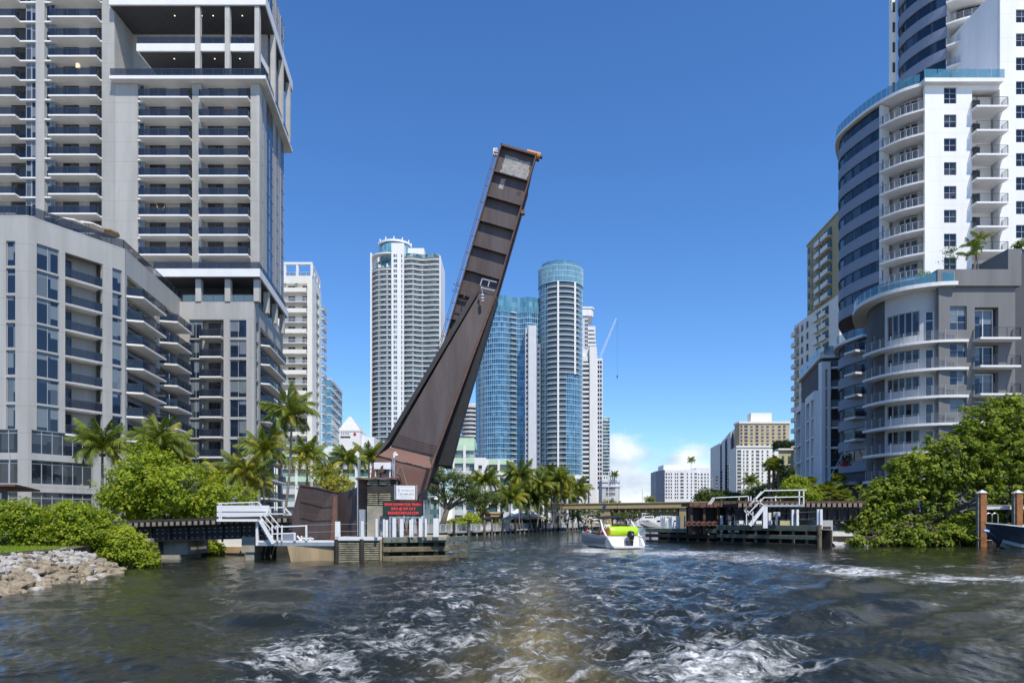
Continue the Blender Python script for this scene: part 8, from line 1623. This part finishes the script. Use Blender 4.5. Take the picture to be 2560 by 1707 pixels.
om = thing('outboard_motor', 'black outboard motor on the stern of the white boat', 'motor', BM @ Vector((-3.1, -.35, 0)))
k = MB(); rings = []
for z, a, b_, xo in ((.62, .20, .22, 0), (.75, .30, .27, 0), (1.05, .36, .30, .0), (1.25, .35, .29, -.02), (1.38, .28, .24, -.04), (1.43, .16, .15, -.05)): rings.append([(-3.15 + xo + a * math.cos(t_), -.30 + b_ * math.sin(t_), z) for t_ in [2 * math.pi * j / 14 for j in range(14)]])
k.loft(rings); bpart(k, 'cowling', mat('gloss_black', (.012, .012, .014), .12, 0, coat=.6).name, om, True)
k = MB(); k.hexa([(-3.3, -.42, -.4), (-3.0, -.42, -.4), (-3.0, -.18, -.4), (-3.3, -.18, -.4), (-3.35, -.48, .64), (-2.9, -.48, .64), (-2.9, -.12, .64), (-3.35, -.12, .64)]); k.box(-2.95, -2.6, -.45, -.15, .3, .6); bpart(k, 'leg', 'black_plastic', om)
k = MB(); k.box(-3.515, -3.49, -.36, -.24, 1.1, 1.22); bpart(k, 'badge', 'galvanised', om)
tb = thing('towable_tube', 'lime green inflatable roll lying across the stern of the white boat', 'inflatable', BM @ Vector((-2.3, 0, 1.0)))
k = MB(); n = 18; k.loft([[(-2.15 + .46 * f_ * math.cos(t_), y, 1.36 + .44 * f_ * math.sin(t_)) for t_ in [2 * math.pi * j / n for j in range(n)]] for y, f_ in ((1.25, .9), (1.2, .98), (.6, 1.0), (0, 1.03), (-.6, 1.0), (-1.3, .98), (-1.34, .9))]); bpart(k, 'roll', 'lime', tb, True)
k = MB(); k.tube([(-2.15, 1.255, 1.36), (-2.15, 1.27, 1.36)], .40, 16); bpart(k, 'end_cap', 'orange_end', tb)
k = MB(); k.loft([[(-2.15 + .475 * math.cos(t_), y, 1.36 + .455 * math.sin(t_)) for t_ in (R(195), R(215))] + [(-2.15 + .45 * math.cos(t_), y, 1.36 + .43 * math.sin(t_)) for t_ in (R(215), R(195))] for y in (1.22, .5, 0, -1.3)]); bpart(k, 'stripe', 'yellow_stripe', tb)
fwd = BM @ Matrix.Rotation(R(90), 4, 'Z')
def seat_at(x, y, z, rot=0): return BM @ T(x, y, z) @ Matrix.Rotation(R(90) + rot, 4, 'Z')
person('person without shirt sitting on the port side of the white boat', seat_at(-1.0, 1.3, 1.12, .4), 'skin', 'skin', 'hair_blond'); person('person in pale swimwear beside the lime roll on the white boat', seat_at(-1.5, 1.0, 1.3, R(160)), 'shirt_white', 'skin', 'hair_dark', cap='cap_grey'); person('person in a dark shirt at the helm under the canopy', seat_at(.0, -.75, .96), 'shirt_dark', 'skin_tan')
person('person in a white shirt sitting behind the windscreen of the white boat', seat_at(.0, .75, .96), 'shirt_white', 'skin'); person('person leaning over the port bow of the white boat in dark shirt', seat_at(2.6, 1.15, 1.2, R(-60)), 'shirt_dark', 'skin', 'hair_dark')
# --- dark hulled boat moored at the right edge
RBM = T(XU(2452, 58), 57.0, 0) @ Matrix.Rotation(R(186), 4, 'Z') @ T(-4.2, 0, 0)
RBM = T(XU(2456, 56) + 4.6, 55.2, 0) @ Matrix.Rotation(R(176), 4, 'Z')
rb_ = thing('motor_boat', 'dark navy hulled boat with white deck moored at the right edge', 'boat', RBM.translation)
k = MB(); hull(k, 8, [(-4, [(0, -.4), (1.2, -.1), (1.3, 1.0), (1.35, 1.35)]), (0, [(0, -.4), (1.15, -.05), (1.32, .95), (1.4, 1.5)]), (2.4, [(0, -.2), (.72, .15), (1.0, 1.0), (1.22, 1.72)]), (3.7, [(0, .25), (.3, .6), (.55, 1.25), (.82, 1.9)]), (4.6, [(0, 1.1), (.05, 1.3), (.12, 1.7), (.2, 2.02)])]); inst('hull', k.mesh('hull', 'navy_hull'), rb_, RBM)
k = MB(); hull(k, 8, [(-4, [(0, -.42), (1.22, -.12), (1.27, .12), (1.29, .2)]), (0, [(0, -.42), (1.17, -.07), (1.22, .15), (1.24, .24)]), (2.4, [(0, -.22), (.74, .13), (.80, .3), (.84, .4)]), (3.6, [(0, .2), (.32, .52), (.38, .68), (.42, .75)])]); inst('boot_stripe', k.mesh('boot_stripe', 'hull_stripe'), rb_, RBM)
k = MB(); ol = [(-4, 1.42, 1.36), (0, 1.47, 1.51), (2.4, 1.29, 1.73), (3.7, .9, 1.91), (4.75, .12, 2.05)]
k.loft([[(x, -y, z), (x, -y, z + .09), (x, y, z + .09), (x, y, z)] for x, y, z in ol]); inst('deck', k.mesh('deck', 'gelcoat'), rb_, RBM)
k = MB(); k.hexa([(-1.5, -.9, 1.5), (1.6, -.7, 1.75), (1.6, .7, 1.75), (-1.5, .9, 1.5), (-1.5, -.8, 2.3), (.8, -.6, 2.3), (.8, .6, 2.3), (-1.5, .8, 2.3)]); inst('console', k.mesh('console', 'gelcoat'), rb_, RBM)
fdr = thing('boat_fender', 'pale blue round fender hanging at the bow of the dark boat', 'fender', P(2466, 1330, 55)); k = MB(); c_ = P(2466, 1327, 55); k.tube([c_ + Vector((-.25, 0, .05)), c_ + Vector((-.2, 0, .02)), c_, c_ + Vector((.2, 0, -.03)), c_ + Vector((.25, 0, -.04))], [.03, .1, .13, .1, .03], 10); k.build('buoy', mat('fender_blue', (.30, .45, .75), .4, 0).name, fdr, True); k = MB(); k.tube([c_, c_ + Vector((0, .1, .45))], .012, 4); k.build('line', 'timber_grey', fdr)
mat('pile_orange', (.36, .15, .05), .85, .2, 2, .3, 10)
for i, (u, lab) in enumerate(((2455, 'square timber mooring post with pointed cap by the mangrove'), (2545, 'square timber mooring post with pale pointed cap by the dark boat'))):
    Yp = 59.5; c_ = P(u, 1232, Yp); o = thing('mooring_post', lab, 'post', (c_.x, Yp, 0)); k = MB(); k.box(c_.x - .28, c_.x + .28, Yp - .25, Yp + .3, -1.5, c_.z); bevel(k.build('shaft', 'pile_orange', o), .04); k = MB(); k.box(c_.x - .42, c_.x - .285, Yp - .1, Yp + .2, -1.5, c_.z - .02); k.build('side_pipe', 'timber_grey', o)
    k = MB(); k.poly([(c_.x - .36, Yp - .32, c_.z + .003), (c_.x + .32, Yp - .32, c_.z + .003), (c_.x, Yp, c_.z + .3)]); k.poly([(c_.x + .32, Yp - .32, c_.z + .003), (c_.x + .32, Yp + .36, c_.z + .003), (c_.x, Yp, c_.z + .3)]); k.poly([(c_.x + .32, Yp + .36, c_.z + .003), (c_.x - .36, Yp + .36, c_.z + .003), (c_.x, Yp, c_.z + .3)]); k.poly([(c_.x - .36, Yp + .36, c_.z + .003), (c_.x - .36, Yp - .32, c_.z + .003), (c_.x, Yp, c_.z + .3)]); k.build('cap', 'pale_grey', o)
dkr = thing('floating_dock', 'white edged dock behind the moored dark boat', 'dock', P(2500, 1268, 60.5)); k = MB(); k.box(XU(2464, 60.4), XU(2660, 60.4), 60.4, 62.5, ZV(1273, 60.4), ZV(1266, 60.4)); k.build('edge', 'pale_grey', dkr); k = MB(); k.box(XU(2464, 60.4), XU(2660, 60.4), 60.5, 62.5, ZV(1266, 60.4) + .003, ZV(1261, 60.4)); k.build('deck', 'timber_grey', dkr)
for u in (2470, 2520, 2580, 2640): k = MB(); k.tube([(XU(u, 61), 61.2, -1.5), (XU(u, 61), 61.2, ZV(1273, 61))], .14, 8); k.build('pile', 'timber_dark', dkr)
ldr = thing('dock_ladder', 'double hooped metal ladder on the dock behind the dark boat', 'ladder', P(2480, 1330, 59.8)); 
for u in (2465, 2480): 
    k = MB(); pts = [P(u, 1360, 59.8), P(u, 1290, 59.8)] + [P(u + 7.5 - 7.5 * math.cos(t_), 1290 - 8 * math.sin(t_), 59.8) for t_ in [math.pi * j / 6 for j in range(1, 6)]] + [P(u + 15, 1290, 59.8), P(u + 15, 1360, 59.8)]; k.tube(pts, .045, 6); k.build('hoop', 'galvanised', ldr)
for v in (1320, 1335, 1350): k = MB(); k.tube([P(2465, v, 59.8), P(2480, v, 59.8)], .03, 6); k.build('rung', 'galvanised', ldr)
# --- yachts and a sailing boat up the river
def yacht(label, u, Y, Ln, rot):
    Mw = T(XU(u, Y), Y, 0) @ Matrix.Rotation(R(rot), 4, 'Z'); o = thing('yacht', label, 'boat', Mw.translation); hb = Ln * .13
    k = MB(); hull(k, Ln, [(-Ln / 2, [(0, -.5), (hb * .9, -.2), (hb, 1.3)]), (0, [(0, -.5), (hb, -.1), (hb * 1.05, 1.5)]), (Ln * .3, [(0, -.3), (hb * .6, .2), (hb * .85, 1.9)]), (Ln / 2, [(0, .8), (.1, 1.4), (.2, 2.2)])]); inst('hull', k.mesh('hull', 'gelcoat'), o, Mw)
    for x0_, x1_, z0_, z1_, w_, nm in ((-Ln * .42, Ln * .22, 1.3, 2.6, .8, 'cabin'), (-Ln * .3, Ln * .08, 2.62, 3.8, .7, 'flybridge'), (-Ln * .32, Ln * .02, 4.6, 4.75, .7, 'hardtop')):
        k = MB(); k.hexa([(x0_, -hb * w_, z0_), (x1_, -hb * w_, z0_), (x1_, hb * w_, z0_), (x0_, hb * w_, z0_), (x0_, -hb * w_ * .95, z1_), (x1_ - (z1_ - z0_) * .9, -hb * w_ * .9, z1_), (x1_ - (z1_ - z0_) * .9, hb * w_ * .9, z1_), (x0_, hb * w_ * .95, z1_)]); c = inst(nm, k.mesh(nm, 'gelcoat'), o, Mw)
        if nm != 'hardtop':
            for j in range(4):
                for sd_ in (1, -1): k = MB(); xx = x0_ + .4 + (x1_ - x0_ - 1.4) * j / 4; k.box(xx, xx + (x1_ - x0_) / 6, sd_ * hb * w_ * .985 - .03, sd_ * hb * w_ * .985 + .03, z0_ + .45, z1_ - .3); inst('window', k.mesh('window', 'glass_dark'), o, Mw)
    for x in (-Ln * .28, -Ln * .05): k = MB(); k.box(x, x + .12, -.06, .06, 3.8, 4.6); inst('post', k.mesh('post', 'gelcoat'), o, Mw)
    k = MB(); k.tube([(-Ln * .1, 0, 4.75), (-Ln * .1, 0, 7.2)], .05, 5); inst('mast', k.mesh('mast', 'white_paint'), o, Mw)
yacht('white motor yacht with flybridge moored beyond the road bridge', 1648, 225, 15, 200); yacht('smaller white yacht with dark windows beside the larger one', 1608, 236, 12, 195)
sbt = thing('sailing_boat', 'bare white mast and low hull of a sailing boat beyond the road bridge', 'boat', P(1606, 1312, 232)); k = MB(); c_ = P(1606, 1312, 228); k.tube([(c_.x, 228, 1), (c_.x, 228, ZV(1222, 228))], .11, 6); k.build('mast', 'white_paint', sbt)
k = MB(); hull(k, 9, [(c_.x - 4.5, [(0, -.3), (1.1, .2), (1.2, 1.0)]), (c_.x, [(0, -.4), (1.4, .1), (1.5, 1.0)]), (c_.x + 4.5, [(0, .4), (.1, .7), (.12, 1.2)])]); k.v = [(a, b_ + 228, z) for a, b_, z in k.v] if 0 else k.v
me = k.mesh('hull', 'gelcoat'); inst('hull', me, sbt, T(0, 228, 0)); k = MB(); k.box(c_.x - 2, c_.x + 1.5, 227.3, 228.7, 1.0, 1.6); k.build('cabin', 'gelcoat', sbt)
# ------------------------------------------------------------------ things left on the tower balconies
hm = thing('hammock', 'yellow hanging hammock chair on a lower balcony of the tall grey tower', 'hammock', P(403, 533, 104.3)); mat('cloth_yellow', (.50, .36, .12), .8, .1); mat('frame_copper', (.42, .15, .05), .6, .1)
k = MB(); pts = [P(392 + i * 2.4, 512 + 16 * math.sin(math.pi * (i + .6) / 9.5), 104.3) for i in range(9)]; k.tube(pts, [.04, .1, .18, .24, .26, .24, .18, .1, .04], 8); k.build('sling', 'cloth_yellow', hm, True)
k = MB(); k.tube([pts[0], P(391, 505, 104.3)], .02, 5); k.tube([pts[-1], P(414, 505, 104.3)], .02, 5); k.build('rope', 'cloth_yellow', hm)
ea = thing('picture_frame', 'copper coloured standing frame on the upper right tower balcony', 'frame', P(571, 288, 104.4)); k = MB()
for a, c in (((565, 266), (577, 266)), ((565, 280), (577, 280)), ((565, 266), (565, 288)), ((577, 266), (577, 288))): k.bar(P(*a, 104.4), P(*c, 104.4), .07)
k.build('frame', 'frame_copper', ea)
lp_ = thing('lantern', 'lit paper lantern standing on a balcony of the tall grey tower', 'lantern', P(195, 178, 104.3)); k = MB(); c_ = P(195, 166, 104.3); k.box(c_.x - .22, c_.x + .22, 104.1, 104.5, c_.z - .35, c_.z + .35); k.build('shade', mat('paper_lit', (.8, .6, .35), .6, 0, emit=(1, .75, .4, .5)).name, lp_)
k = MB(); k.box(c_.x - .05, c_.x + .05, 104.25, 104.35, ZV(187, 104), c_.z - .35); k.build('stand', 'frame_copper', lp_)
# fine repeated pieces too small to pick apart
for o in list(COL.objects):
    if o.parent and o.name.split('.')[0] in ('pickets', 'mullions', 'rivet_row', 'guard_posts', 'coconuts', 'roots', 'blossoms', 'foliage'): stuff(o)
